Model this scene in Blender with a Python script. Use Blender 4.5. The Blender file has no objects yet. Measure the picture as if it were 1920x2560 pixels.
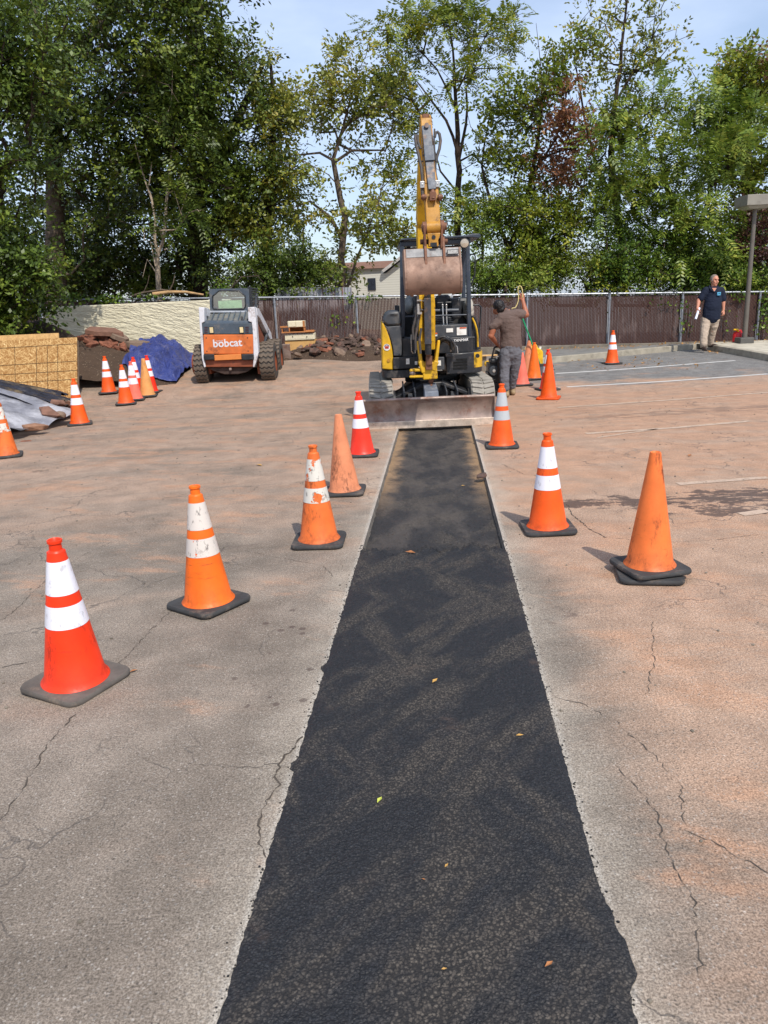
import bpy, bmesh, math, random
import numpy as np
from mathutils import Vector, Matrix
random.seed(7)
rng = np.random.default_rng(11)
C = bpy.context.scene.collection
scn = bpy.context.scene
R = math.radians

# ------------------------------------------------------------------ camera
CH, TH, RO, F = 1.652, R(15.5), R(-2.57), 1900.0
_d = np.array([0, math.cos(TH), -math.sin(TH)]); _u = np.array([0, math.sin(TH), math.cos(TH)]); _r = np.array([1.0, 0, 0])
_r2 = _r*math.cos(RO) + _u*math.sin(RO); _u2 = -_r*math.sin(RO) + _u*math.cos(RO)
cd = bpy.data.cameras.new('camera'); cam = bpy.data.objects.new('camera', cd); C.objects.link(cam)
cam.matrix_world = Matrix([[_r2[i], _u2[i], -_d[i], (0, 0, CH)[i]] for i in range(3)] + [[0, 0, 0, 1]])
cd.sensor_fit = 'VERTICAL'; cd.sensor_height = 36; cd.lens = F/2560*36
cd.clip_start = 0.05; cd.clip_end = 2000
scn.camera = cam

# ------------------------------------------------------------------ sky and sun
SUN_EL, SUN_AZ = R(52), math.atan2(0.40, -0.91)
SUNV = Vector((math.sin(SUN_AZ)*math.cos(SUN_EL), math.cos(SUN_AZ)*math.cos(SUN_EL), math.sin(SUN_EL)))
w = bpy.data.worlds.new('World'); scn.world = w; w.use_nodes = True
nt = w.node_tree; nt.nodes.clear()
_o = nt.nodes.new('ShaderNodeOutputWorld'); _b = nt.nodes.new('ShaderNodeBackground')
_s = nt.nodes.new('ShaderNodeTexSky'); _s.sky_type = 'NISHITA'; _s.sun_disc = False
_s.sun_elevation = SUN_EL; _s.sun_rotation = SUN_AZ; _s.altitude = 50; _s.air_density = 1.0; _s.dust_density = 1.2; _s.ozone_density = 1.6
_tc = nt.nodes.new('ShaderNodeTexCoord'); _mp = nt.nodes.new('ShaderNodeMapping'); _mp.inputs['Scale'].default_value = (1.3, 1.3, 4.0)
_n = nt.nodes.new('ShaderNodeTexNoise'); _n.inputs['Scale'].default_value = 1.7; _n.inputs['Detail'].default_value = 7; _n.inputs['Roughness'].default_value = 0.55
_rp = nt.nodes.new('ShaderNodeValToRGB'); _rp.color_ramp.elements[0].position = 0.40; _rp.color_ramp.elements[1].position = 0.78
_rp.color_ramp.elements[0].color = (.28, .28, .28, 1); _rp.color_ramp.elements[1].color = (.95, .95, .95, 1)
_mx = nt.nodes.new('ShaderNodeMix'); _mx.data_type = 'RGBA'
nt.links.new(_tc.outputs['Generated'], _mp.inputs['Vector']); nt.links.new(_mp.outputs[0], _n.inputs['Vector'])
nt.links.new(_n.outputs['Fac'], _rp.inputs[0]); nt.links.new(_rp.outputs[0], _mx.inputs[0])
nt.links.new(_s.outputs[0], _mx.inputs[6]); _mx.inputs[7].default_value = (5.2, 6.1, 8.0, 1)
nt.links.new(_mx.outputs[2], _b.inputs[0]); _b.inputs[1].default_value = 0.15
nt.links.new(_b.outputs[0], _o.inputs[0])
sl = bpy.data.lights.new('sun', 'SUN'); sl.energy = 3.8; sl.angle = R(0.55); sl.color = (1.0, 0.94, 0.85)
so = bpy.data.objects.new('sun', sl); C.objects.link(so); so.rotation_euler = SUNV.to_track_quat('Z', 'Y').to_euler(); so.location = (4, -8, 14)
scn.view_settings.view_transform = 'Standard'; scn.view_settings.look = 'None'; scn.view_settings.exposure = 0.10; scn.view_settings.gamma = 1

# ------------------------------------------------------------------ measuring helpers: photo pixel (1920 x 2560) -> point in the place
def _ray(u, v): return _r2*(u-960)/F + _u2*(1280-v)/F + _d
def Pz(u, v, z=0.0):
    q = _ray(u, v); return Vector(q*((z-CH)/q[2]) + [0, 0, CH])
def P(u, v, y):
    q = _ray(u, v); return Vector(q*(y/q[1]) + [0, 0, CH])
def sst(a, b, x):
    t = min(1, max(0, (x-a)/(b-a))); return t*t*(3-2*t)
def gz(x, y):
    A = 0.5 + (0.15-0.5)*sst(-2.5, 5, x)
    return A*sst(13.2, 18.2, y)
def G(u, v):
    q = _ray(u, v); lo, hi = 0.5, 60.0
    f = lambda t: q[2]*t + CH - gz(q[0]*t, q[1]*t)
    if f(hi) > 0: return Vector(q*hi + [0, 0, CH])
    for _ in range(60):
        m = (lo+hi)/2
        if f(m) > 0: lo = m
        else: hi = m
    return Vector(q*lo + [0, 0, CH])
S = 1920/1659
def Gd(x, y): return G(x*S, y*S)
def Pd(x, y, Y): return P(x*S, y*S, Y)

# ------------------------------------------------------------------ mesh helpers
class MB:
    def __init__(s): s.v = []; s.f = []; s.m = []; s.mi = 0
    def add(s, vs, fs):
        b = len(s.v); s.v += [tuple(p) for p in vs]; s.f += [tuple(i+b for i in f) for f in fs]; s.m += [s.mi]*len(fs); return s
    def hexa(s, p):
        return s.add(p, [(0, 3, 2, 1), (4, 5, 6, 7), (0, 1, 5, 4), (1, 2, 6, 5), (2, 3, 7, 6), (3, 0, 4, 7)])
    def box(s, x0, y0, z0, x1, y1, z1):
        return s.hexa([(x0, y0, z0), (x1, y0, z0), (x1, y1, z0), (x0, y1, z0), (x0, y0, z1), (x1, y0, z1), (x1, y1, z1), (x0, y1, z1)])
    def obox(s, c, sz, rot=None):
        c = Vector(c); rot = rot or Matrix.Identity(3); h = Vector(sz)/2
        return s.hexa([c + rot @ Vector((a*h.x, b*h.y, d*h.z)) for a, b, d in ((-1,-1,-1),(1,-1,-1),(1,1,-1),(-1,1,-1),(-1,-1,1),(1,-1,1),(1,1,1),(-1,1,1))])
    def bar(s, p0, p1, wd, th, up=(0, 0, 1), w1=None, t1=None):
        p0 = Vector(p0); p1 = Vector(p1); d = (p1-p0).normalized(); a = d.cross(Vector(up))
        if a.length < 1e-4: a = d.cross(Vector((1, 0, 0)))
        a.normalize(); b = a.cross(d); w1 = w1 or wd; t1 = t1 or th
        return s.hexa([p0-a*wd/2-b*th/2, p0+a*wd/2-b*th/2, p0+a*wd/2+b*th/2, p0-a*wd/2+b*th/2,
                       p1-a*w1/2-b*t1/2, p1+a*w1/2-b*t1/2, p1+a*w1/2+b*t1/2, p1-a*w1/2+b*t1/2])
    def tube(s, pts, r, n=8, cap=True, close=False):
        pts = [Vector(p) for p in pts]; k = len(pts); rs = r if isinstance(r, (list, tuple)) else [r]*k
        vs = []; a = None
        for i in range(k):
            if close: d = pts[(i+1) % k]-pts[i-1]
            else: d = pts[min(i+1, k-1)]-pts[max(i-1, 0)]
            d = d.normalized() if d.length > 1e-9 else Vector((0, 0, 1))
            if a is None:
                a = d.cross(Vector((0, 0, 1)))
                if a.length < .1: a = d.cross(Vector((0, 1, 0)))
            a = (a-d*a.dot(d)).normalized(); b = d.cross(a)
            vs += [pts[i]+(a*math.cos(2*math.pi*j/n)+b*math.sin(2*math.pi*j/n))*rs[i] for j in range(n)]
        fs = []
        for i in range(k if close else k-1):
            i2 = (i+1) % k
            fs += [(i*n+j, i*n+(j+1) % n, i2*n+(j+1) % n, i2*n+j) for j in range(n)]
        if cap and not close: fs += [tuple(range(n))[::-1], tuple((k-1)*n+j for j in range(n))]
        return s.add(vs, fs)
    def cyl(s, p0, p1, r, r1=None, n=16): return s.tube([p0, p1], [r, r if r1 is None else r1], n)
    def lathe(s, prof, o=(0, 0, 0), n=24, ax='z', caps=True):
        vs = []
        for r, z in prof:
            for j in range(n):
                a = 2*math.pi*j/n; p = (r*math.cos(a), r*math.sin(a), z)
                if ax == 'x': p = (p[2], p[0], p[1])
                if ax == 'y': p = (p[0], p[2], p[1])
                vs.append((p[0]+o[0], p[1]+o[1], p[2]+o[2]))
        k = len(prof); fs = [(i*n+j, i*n+(j+1) % n, (i+1)*n+(j+1) % n, (i+1)*n+j) for i in range(k-1) for j in range(n)]
        if caps: fs += [tuple(range(n))[::-1], tuple((k-1)*n+j for j in range(n))]
        return s.add(vs, fs)
    def prism(s, poly, ext):
        k = len(poly); e = Vector(ext); p = [Vector(q) for q in poly]
        return s.add(p+[q+e for q in p], [tuple(range(k))[::-1], tuple(range(k, 2*k))]+[(i, (i+1) % k, k+(i+1) % k, k+i) for i in range(k)])
    def ball(s, c, rx, ry=None, rz=None, rot=None, n=12, m=8):
        ry = ry or rx; rz = rz or rx; c = Vector(c); vs = []
        for i in range(1, m):
            t = math.pi*i/m
            for j in range(n):
                a = 2*math.pi*j/n; q = Vector((rx*math.sin(t)*math.cos(a), ry*math.sin(t)*math.sin(a), rz*math.cos(t)))
                vs.append(c+(rot @ q if rot else q))
        q = Vector((0, 0, rz)); q = rot @ q if rot else q; vs += [c+q, c-q]; T = len(vs)-2
        fs = [(i*n+j, (i+1)*n+j, (i+1)*n+(j+1) % n, i*n+(j+1) % n) for i in range(m-2) for j in range(n)]
        fs += [(T, j, (j+1) % n) for j in range(n)]+[(T+1, (m-2)*n+(j+1) % n, (m-2)*n+j) for j in range(n)]
        return s.add(vs, fs)
    def grid(s, fn, nu, nv):
        vs = [fn(i/nu, j/nv) for j in range(nv+1) for i in range(nu+1)]
        return s.add(vs, [(j*(nu+1)+i, j*(nu+1)+i+1, (j+1)*(nu+1)+i+1, (j+1)*(nu+1)+i) for j in range(nv) for i in range(nu)])
    def hull(s, pts):
        bm = bmesh.new()
        for p in pts: bm.verts.new(p)
        r = bmesh.ops.convex_hull(bm, input=bm.verts)
        bm.verts.ensure_lookup_table(); used = [v for v in bm.verts if v.link_faces]
        ix = {v: i for i, v in enumerate(used)}
        s.add([v.co.copy() for v in used], [tuple(ix[v] for v in f.verts) for f in bm.faces]); bm.free(); return s

def tag(o, label=None, cat=None, group=None, kind=None):
    if label: o['label'] = label
    if cat: o['category'] = cat
    if group: o['group'] = group
    if kind: o['kind'] = kind
    return o
def thing(name, loc, label, cat, group=None):
    o = bpy.data.objects.new(name, None); C.objects.link(o); o.location = loc; o.empty_display_size = .1
    return tag(o, label, cat, group)
def abs_loc(o):
    l = Vector(o.location); p = o.parent
    while p: l += p.location; p = p.parent
    return l
def obj(name, mb, mat, parent=None, bevel=0, smooth=None, local=False, label=None):
    me = bpy.data.meshes.new(name)
    off = abs_loc(parent) if (parent and not local) else Vector((0, 0, 0))
    me.from_pydata([(p[0]-off.x, p[1]-off.y, p[2]-off.z) for p in mb.v], [], mb.f)
    for m in (mat if isinstance(mat, (list, tuple)) else [mat]): me.materials.append(m)
    me.polygons.foreach_set('material_index', mb.m)
    if smooth:
        me.polygons.foreach_set('use_smooth', [True]*len(me.polygons)); me.set_sharp_from_angle(angle=R(smooth))
    me.validate(); me.update()
    o = bpy.data.objects.new(name, me); C.objects.link(o); o.parent = parent
    if bevel:
        b = o.modifiers.new('b', 'BEVEL'); b.width = bevel; b.segments = 2; b.limit_method = 'ANGLE'; b.angle_limit = R(40); b.harden_normals = False
    if label: o['label'] = label
    return o
def npmesh(name, verts, faces4, mat, parent=None, smooth=False):
    me = bpy.data.meshes.new(name); off = abs_loc(parent) if parent else Vector((0, 0, 0))
    verts = np.asarray(verts, np.float32) - np.array(off, np.float32); faces4 = np.asarray(faces4, np.int32); k = faces4.shape[1]
    me.vertices.add(len(verts)); me.vertices.foreach_set('co', verts.ravel())
    me.loops.add(faces4.size); me.loops.foreach_set('vertex_index', faces4.ravel())
    me.polygons.add(len(faces4)); me.polygons.foreach_set('loop_start', np.arange(0, faces4.size, k, dtype=np.int32))
    me.materials.append(mat); me.update(calc_edges=True)
    if smooth: me.polygons.foreach_set('use_smooth', [True]*len(faces4))
    o = bpy.data.objects.new(name, me); C.objects.link(o); o.parent = parent; return o
def copy_tree(o, parent=None):
    c = o.copy(); C.objects.link(c); c.parent = parent
    for ch in list(o.children): copy_tree(ch, c)
    return c
def text(name, s, mat, parent, origin, xdir, ydir, height, width=None, shear=0, ext=.002, bold=.0):
    cu = bpy.data.curves.new('t', 'FONT'); cu.body = s; cu.size = 1; cu.extrude = 0; cu.shear = shear; cu.offset = bold; cu.resolution_u = 3
    t = bpy.data.objects.new('t', cu); C.objects.link(t); dg = bpy.context.evaluated_depsgraph_get()
    me0 = bpy.data.meshes.new_from_object(t.evaluated_get(dg)); vs = [v.co.copy() for v in me0.vertices]; fs = [tuple(p.vertices) for p in me0.polygons]
    bpy.data.objects.remove(t); bpy.data.curves.remove(cu); bpy.data.meshes.remove(me0)
    xs = [v.x for v in vs]; ys = [v.y for v in vs]; sy = height/(max(ys)-min(ys)); sx = (width/(max(xs)-min(xs))) if width else sy
    X = Vector(xdir).normalized(); Yv = Vector(ydir).normalized(); N = X.cross(Yv); mb = MB()
    mb.add([Vector(origin)+X*((v.x-min(xs))*sx)+Yv*((v.y-min(ys))*sy)+N*ext for v in vs], fs)
    return obj(name, mb, mat, parent)
def bxp(mb, q, Y0, Y1, dl=0):
    """box whose front face, at distance Y0, spans the photo rectangle q=(u0,v0,u1,v1)"""
    u0, v0, u1, v1 = q; um = (u0+u1)/2; vm = (v0+v1)/2
    return mb.box(P(u0, vm, Y0).x, Y0, P(um, v1, Y0).z, P(u1, vm, Y0).x, Y1, P(um, v0, Y0).z)

# ------------------------------------------------------------------ materials
def srgb(r, g, b, k=1.0):
    f = lambda c: (c/255/12.92 if c/255 <= .04045 else ((c/255+.055)/1.055)**2.4)*k
    return (f(r), f(g), f(b), 1)
class NT:
    def __init__(s, name):
        s.m = bpy.data.materials.new(name); s.m.use_nodes = True; s.t = s.m.node_tree; s.t.nodes.clear()
        s.out = s.n('OutputMaterial'); s.p = s.n('BsdfPrincipled'); s.l(s.p.outputs[0], s.out.inputs[0])
        s.tc = s.n('TexCoord'); s.co = s.tc.outputs['Object']
    def n(s, t): return s.t.nodes.new('ShaderNode'+t)
    def l(s, a, b): s.t.links.new(a, b)
    def setin(s, i, v):
        if hasattr(v, 'is_linked') or hasattr(v, 'links'): s.l(v, i)
        else: i.default_value = v
    def noise(s, sc, det=4, ro=.55, vec=None, dist=0):
        n = s.n('TexNoise'); n.inputs['Scale'].default_value = sc; n.inputs['Detail'].default_value = det; n.inputs['Roughness'].default_value = ro; n.inputs['Distortion'].default_value = dist
        s.l(vec or s.co, n.inputs['Vector']); return n.outputs['Fac']
    def vor(s, sc, feat='F1', vec=None, out='Distance', rnd=1):
        n = s.n('TexVoronoi'); n.feature = feat; n.inputs['Scale'].default_value = sc; n.inputs['Randomness'].default_value = rnd; s.l(vec or s.co, n.inputs['Vector']); return n.outputs[out]
    def ramp(s, f, a, b, ca=0, cb=1):
        n = s.n('MapRange'); n.clamp = True; n.inputs[1].default_value = a; n.inputs[2].default_value = b; n.inputs[3].default_value = ca; n.inputs[4].default_value = cb; n.interpolation_type = 'SMOOTHSTEP'
        s.l(f, n.inputs[0]); return n.outputs[0]
    def math(s, op, a, b=0):
        n = s.n('Math'); n.operation = op; s.setin(n.inputs[0], a); s.setin(n.inputs[1], b); return n.outputs[0]
    def mix(s, f, a, b, mode='MIX'):
        n = s.n('Mix'); n.data_type = 'RGBA'; n.blend_type = mode; s.setin(n.inputs[0], f); s.setin(n.inputs[6], a); s.setin(n.inputs[7], b); return n.outputs[2]
    def mapping(s, sc=(1, 1, 1), rot=(0, 0, 0), loc=(0, 0, 0), vec=None):
        n = s.n('Mapping'); n.inputs['Scale'].default_value = sc; n.inputs['Rotation'].default_value = rot; n.inputs['Location'].default_value = loc; s.l(vec or s.co, n.inputs['Vector']); return n.outputs[0]
    def xyz(s, vec=None):
        n = s.n('SeparateXYZ'); s.l(vec or s.co, n.inputs[0]); return n.outputs
    def rand(s): return s.n('ObjectInfo').outputs['Random']
    def bump(s, h, st=.3, d=.01, nrm=None):
        n = s.n('Bump'); n.inputs['Strength'].default_value = st; n.inputs['Distance'].default_value = d; s.l(h, n.inputs['Height'])
        if nrm: s.l(nrm, n.inputs['Normal'])
        return n.outputs[0]
    def fin(s, col=None, rough=.6, metal=0, spec=None, nrm=None):
        if col is not None: s.setin(s.p.inputs['Base Color'], col)
        s.setin(s.p.inputs['Roughness'], rough); s.setin(s.p.inputs['Metallic'], metal)
        if spec is not None: s.p.inputs['Specular IOR Level'].default_value = spec
        if nrm is not None: s.l(nrm, s.p.inputs['Normal'])
        return s.m
def pbr(name, col, rough=.55, metal=0, var=.18, vs=6, dirt=None, dirt_amt=.5, ds=5, bmp=.15, bs=60, bd=.004, spec=.4):
    """painted or plain surface with uneven tone, grime patches and fine relief"""
    t = NT(name); ri = t.n('ObjectInfo'); vm = t.n('VectorMath'); vm.operation = 'ADD'; cm = t.n('CombineXYZ')
    sc = t.math('MULTIPLY', ri.outputs['Random'], 17.3); t.l(sc, cm.inputs[0]); t.l(sc, cm.inputs[1]); t.l(t.co, vm.inputs[0]); t.l(cm.outputs[0], vm.inputs[1]); co = vm.outputs[0]
    n1 = t.noise(vs, 5, .6, co); k = t.ramp(n1, .25, .75, 1-var, 1+var)
    c = t.mix(1, col, (1, 1, 1, 1), 'MULTIPLY'); mm = t.n('VectorMath'); mm.operation = 'SCALE'; t.l(c, mm.inputs[0]); t.l(k, mm.inputs['Scale']); c = mm.outputs[0]
    if dirt is not None:
        d = t.math('MULTIPLY', t.ramp(t.noise(ds, 8, .68, co), .50, .66), t.ramp(t.noise(ds*7, 6, .7, co), .3, .6))
        c = t.mix(t.math('MULTIPLY', d, dirt_amt), c, dirt)
    r = t.ramp(t.noise(vs*2.3, 4, .6, co), .3, .7, max(.05, rough-.1), min(1, rough+.12))
    return t.fin(c, r, metal, spec, t.bump(t.noise(bs, 4, .6, co), bmp, bd))
# ------------------------------------------------------------------ ground, trench and fresh asphalt
TA = math.atan2(0.0797, 1.0); TO = (0.0415, 1.41); HW = 0.49; T_END = 8.92; T_STEP = 3.52
def st2xy(s, t): return (TO[0]+s*math.cos(TA)+t*math.sin(TA), TO[1]-s*math.sin(TA)+t*math.cos(TA))

def region(t, X, Y, cx, cy, rx, ry, rot=0, wob=.35, ws=3, soft=.25):
    """1 inside an uneven patch of the ground, 0 outside"""
    dx = t.math('SUBTRACT', X, cx); dy = t.math('SUBTRACT', Y, cy); c, s_ = math.cos(rot), math.sin(rot)
    a = t.math('DIVIDE', t.math('ADD', t.math('MULTIPLY', dx, c), t.math('MULTIPLY', dy, s_)), rx)
    b = t.math('DIVIDE', t.math('SUBTRACT', t.math('MULTIPLY', dy, c), t.math('MULTIPLY', dx, s_)), ry)
    d = t.math('SQRT', t.math('ADD', t.math('MULTIPLY', a, a), t.math('MULTIPLY', b, b)))
    n = t.math('MULTIPLY', t.math('SUBTRACT', t.noise(ws, 6, .65), .5), wob*4)
    return t.ramp(t.math('ADD', d, n), 1-soft, 1+soft, 1, 0)

def mat_ground():
    t = NT('worn_asphalt'); X, Y, Zc = t.xyz()
    sx = t.math('SUBTRACT', t.math('MULTIPLY', t.math('SUBTRACT', X, TO[0]), math.cos(TA)), t.math('MULTIPLY', t.math('SUBTRACT', Y, TO[1]), math.sin(TA)))
    sa = t.math('ABSOLUTE', sx)
    big = t.noise(.9, 6, .6); med = t.noise(4.5, 6, .62)
    base = t.mix(t.ramp(big, .3, .7), (.168, .139, .111, 1), (.268, .223, .180, 1))
    # grey far bay on the right and grey tyre-swept streaks
    strm = t.mapping((.45, 1.9, 1), vec=t.mapping(rot=(0, 0, R(-10)))); streak = t.noise(1.1, 6, .62, strm)
    far = t.math('MULTIPLY', t.ramp(t.math('ADD', Y, t.math('MULTIPLY', t.math('SUBTRACT', t.noise(.9, 6, .65, t.mapping((.6, 1.3, 1))), .5), 6.5)), 12.3, 15.2), t.ramp(X, .8, 3.5))
    base = t.mix(far, base, t.mix(med, (.150, .146, .140, 1), (.215, .208, .198, 1)))
    # reddish soil dust
    bias = t.math('ADD', t.ramp(sx, .35, 1.1, .0, .27), t.ramp(Y, 3.2, 7.5, -.05, .19))
    bias = t.math('SUBTRACT', bias, t.math('MULTIPLY', far, .52))
    dm = t.math('ADD', t.math('ADD', t.math('MULTIPLY', big, .42), t.math('MULTIPLY', streak, .58)), bias)
    dust = t.ramp(dm, .46, .76)
    dcol = t.mix(t.noise(2.2, 5, .6), (.36, .238, .168, 1), (.46, .305, .208, 1))
    c = t.mix(t.math('MULTIPLY', dust, t.ramp(sx, -.8, .9, .58, .86)), base, dcol)
    strong = t.ramp(t.math('ADD', t.noise(1.6, 7, .68, t.mapping((.6, 1.5, 1), loc=(7.7, 1.2, 0), vec=t.mapping(rot=(0, 0, R(14))))), t.math('MULTIPLY', bias, .35)), .555, .69)
    c = t.mix(t.math('MULTIPLY', strong, .62), c, (.43, .245, .150, 1))
    # pale saw-cut dust beside the patch
    pale = t.math('MULTIPLY', t.ramp(t.math('ADD', sa, t.math('MULTIPLY', t.math('SUBTRACT', t.noise(2.6, 6, .65), .5), .5)), .46, .74, 1, 0), t.ramp(Y, 10.4, 11.2, 1, 0))
    c = t.mix(t.math('MULTIPLY', pale, .40), c, (.42, .37, .30, 1))
    rim = t.ramp(t.math('ADD', sa, t.math('MULTIPLY', t.math('SUBTRACT', t.noise(9, 6, .7), .5), .05)), .495, .53, 1, 0)
    c = t.mix(t.math('MULTIPLY', rim, .5), c, (.47, .44, .385, 1))
    # stone in the asphalt
    v1 = t.n('TexVoronoi'); v1.inputs['Scale'].default_value = 95; t.l(t.co, v1.inputs['Vector'])
    hs = t.n('SeparateXYZ'); t.l(v1.outputs['Color'], hs.inputs[0])
    grit = t.math('MULTIPLY', t.ramp(hs.outputs[0], .55, .95, .0, .42), t.ramp(v1.outputs['Distance'], .25, .5, 1, 0))
    c = t.mix(grit, c, (.42, .39, .35, 1))
    hole = t.math('MULTIPLY', t.ramp(hs.outputs[1], .70, .9, 0, .6), t.ramp(v1.outputs['Distance'], .2, .5, 1, 0))
    hole = t.math('MULTIPLY', hole, t.ramp(t.noise(1.6, 4, .6), .35, .6, .35, 1))
    c = t.mix(hole, c, (.062, .055, .05, 1))
    fine = t.ramp(t.noise(150, 4, .8), .36, .64); grn = t.ramp(t.noise(62, 5, .75), .34, .66)
    c = t.mix(1, c, t.mix(fine, (.56, .54, .52, 1), (1.42, 1.42, 1.42, 1)), 'MULTIPLY'); c = t.mix(1, c, t.mix(grn, (.82, .81, .80, 1), (1.17, 1.17, 1.17, 1)), 'MULTIPLY')
    c = t.mix(1, c, t.mix(t.ramp(med, .3, .72), (.86, .86, .86, 1), (1.12, 1.12, 1.12, 1)), 'MULTIPLY')
    # hairline crazing
    wv = t.n('VectorMath'); wv.operation = 'MULTIPLY_ADD'; nz = t.n('TexNoise'); nz.inputs['Scale'].default_value = 3.5; nz.inputs['Detail'].default_value = 5
    t.l(t.co, nz.inputs['Vector']); t.l(nz.outputs['Color'], wv.inputs[0]); wv.inputs[1].default_value = (.55, .55, .55); t.l(t.co, wv.inputs[2])
    e1 = t.vor(.95, 'DISTANCE_TO_EDGE', wv.outputs[0]); e2 = t.vor(2.6, 'DISTANCE_TO_EDGE', wv.outputs[0])
    k1 = t.math('MULTIPLY', t.ramp(e1, .0015, .008, 1, 0), t.ramp(t.noise(.55, 4, .6), .47, .56))
    k2 = t.math('MULTIPLY', t.ramp(e2, .002, .012, 1, 0), t.ramp(t.noise(.8, 4, .6, t.mapping(loc=(5, 3, 0))), .58, .66))
    ck = t.math('MAXIMUM', k1, t.math('MULTIPLY', k2, .8))
    c = t.mix(t.math('MULTIPLY', ck, .62), c, (.07, .062, .056, 1))
    # wet and oily stains
    st = None
    for px, py, rx, ry, ro, wob, am in ((1300, 1087, .50, .15, -.05, .34, .85), (1555, 1074, .85, .24, .02, .85, .85), (1600, 1100, .5, .13, .1, .7, .8), (1207, 1335, .12, .06, .3, .25, .42), (470, 1185, .3, .04, .2, .4, .25), (1280, 888, 1.3, .25, .1, .5, .12), (1560, 885, 2.2, .22, .1, .5, .35)):
        q = Gd(px, py); m = t.math('MULTIPLY', t.math('MULTIPLY', region(t, X, Y, q.x, q.y, rx, ry, ro, wob, 5.0, .12), t.ramp(t.noise(5.5, 6, .7, t.mapping((.6, 1.3, 1), loc=(px*.01, 0, 0))), .46, .495)), am); st = m if st is None else t.math('MAXIMUM', st, m)
    dr = t.ramp(t.vor(11, vec=t.mapping((1, 1, 1), loc=(.3, .2, 0))), .16, .24, 1, 0)
    q = Gd(610, 1410); dr = t.math('MULTIPLY', dr, region(t, X, Y, q.x-.03, q.y, .20, .62, .12, .55, 5, .1))
    st = t.math('MAXIMUM', st, t.math('MULTIPLY', dr, .62))
    c = t.mix(st, c, (.070, .045, .036, 1))
    h = t.math('ADD', t.math('MULTIPLY', t.math('SUBTRACT', 1, v1.outputs['Distance']), .6), t.math('MULTIPLY', t.noise(170, 4, .7), .8))
    h = t.math('SUBTRACT', h, t.math('MULTIPLY', ck, 1.4))
    return t.fin(c, t.ramp(st, 0, .6, .9, .62), 0, .3, t.bump(h, .5, .005))

def mat_fresh():
    t = NT('fresh_asphalt'); X, Y, Zc = t.xyz()
    tt = t.math('ADD', t.math('MULTIPLY', t.math('SUBTRACT', X, TO[0]), math.sin(TA)), t.math('MULTIPLY', t.math('SUBTRACT', Y, TO[1]), math.cos(TA)))
    sx = t.math('SUBTRACT', t.math('MULTIPLY', t.math('SUBTRACT', X, TO[0]), math.cos(TA)), t.math('MULTIPLY', t.math('SUBTRACT', Y, TO[1]), math.sin(TA)))
    sw = t.noise(1.5, 7, .62, t.mapping((.75, 2.3, 1), vec=t.mapping(rot=(0, 0, R(-48))))); sw2 = t.noise(1.3, 7, .64, t.mapping((.75, 2.4, 1), loc=(3, 1, 0), vec=t.mapping(rot=(0, 0, R(66)))))
    m = t.math('MAXIMUM', t.math('MULTIPLY', t.ramp(sw, .47, .61), .95), t.ramp(sw2, .51, .65)); v0 = t.n('TexNoise'); v0.inputs['Scale'].default_value = 60; v0.inputs['Detail'].default_value = 3; t.l(t.co, v0.inputs['Vector']); vd = t.n('VectorMath'); vd.operation = 'MULTIPLY_ADD'; t.l(v0.outputs['Color'], vd.inputs[0]); vd.inputs[1].default_value = (.013, .013, .013); t.l(t.co, vd.inputs[2])
    v = t.n('TexVoronoi'); v.inputs['Scale'].default_value = 112; t.l(vd.outputs[0], v.inputs['Vector']); hs = t.n('SeparateXYZ'); t.l(v.outputs['Color'], hs.inputs[0])
    v2 = t.n('TexVoronoi'); v2.inputs['Scale'].default_value = 210; t.l(vd.outputs[0], v2.inputs['Vector'])
    c = t.mix(t.math('MULTIPLY', m, .85), (.0190, .0192, .0215, 1), (.080, .066, .053, 1))
    c = t.mix(t.ramp(hs.outputs[0], .5, 1, 0, .6), c, t.mix(m, (.036, .037, .041, 1), (.17, .142, .112, 1)))
    c = t.mix(t.ramp(v.outputs['Distance'], .30, .62, 0, .8), c, (.008, .008, .009, 1))
    c = t.mix(t.math('MULTIPLY', t.ramp(t.noise(2.7, 5, .65, t.mapping(loc=(2.2, 7, 0))), .62, .74), .35), c, (.15, .095, .065, 1))
    # dusty lower stretch with sand along its sides
    far = t.ramp(t.math('ADD', tt, t.math('MULTIPLY', t.math('SUBTRACT', t.noise(6, 5, .65), .5), .7)), T_STEP-.1, T_STEP+.35)
    fd = t.ramp(t.noise(2.4, 6, .66, t.mapping((1.5, .6, 1))), .40, .66)
    c = t.mix(t.math('MULTIPLY', far, t.ramp(fd, 0, 1, .12, .50)), c, (.118, .097, .079, 1))
    sand = t.math('MULTIPLY', t.ramp(t.math('ADD', t.math('ABSOLUTE', sx), t.math('MULTIPLY', t.math('SUBTRACT', t.noise(3.5, 6, .7), .5), .40)), .31, .48), t.ramp(tt, 4.4, 6.2))
    c = t.mix(t.math('MULTIPLY', sand, .85), c, t.mix(t.noise(60, 4, .7), (.28, .165, .085, 1), (.47, .31, .17, 1)))
    h = t.math('SUBTRACT', t.math('MULTIPLY', t.math('SUBTRACT', 1, v.outputs['Distance']), t.ramp(hs.outputs[2], 0, 1, .35, 1.15)), t.math('MULTIPLY', v2.outputs['Distance'], .35)); h = t.math('ADD', h, t.math('MULTIPLY', t.noise(75, 4, .7), .9))
    return t.fin(c, t.ramp(m, 0, 1, .60, .82), 0, .42, t.bump(h, .75, .008))

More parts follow.
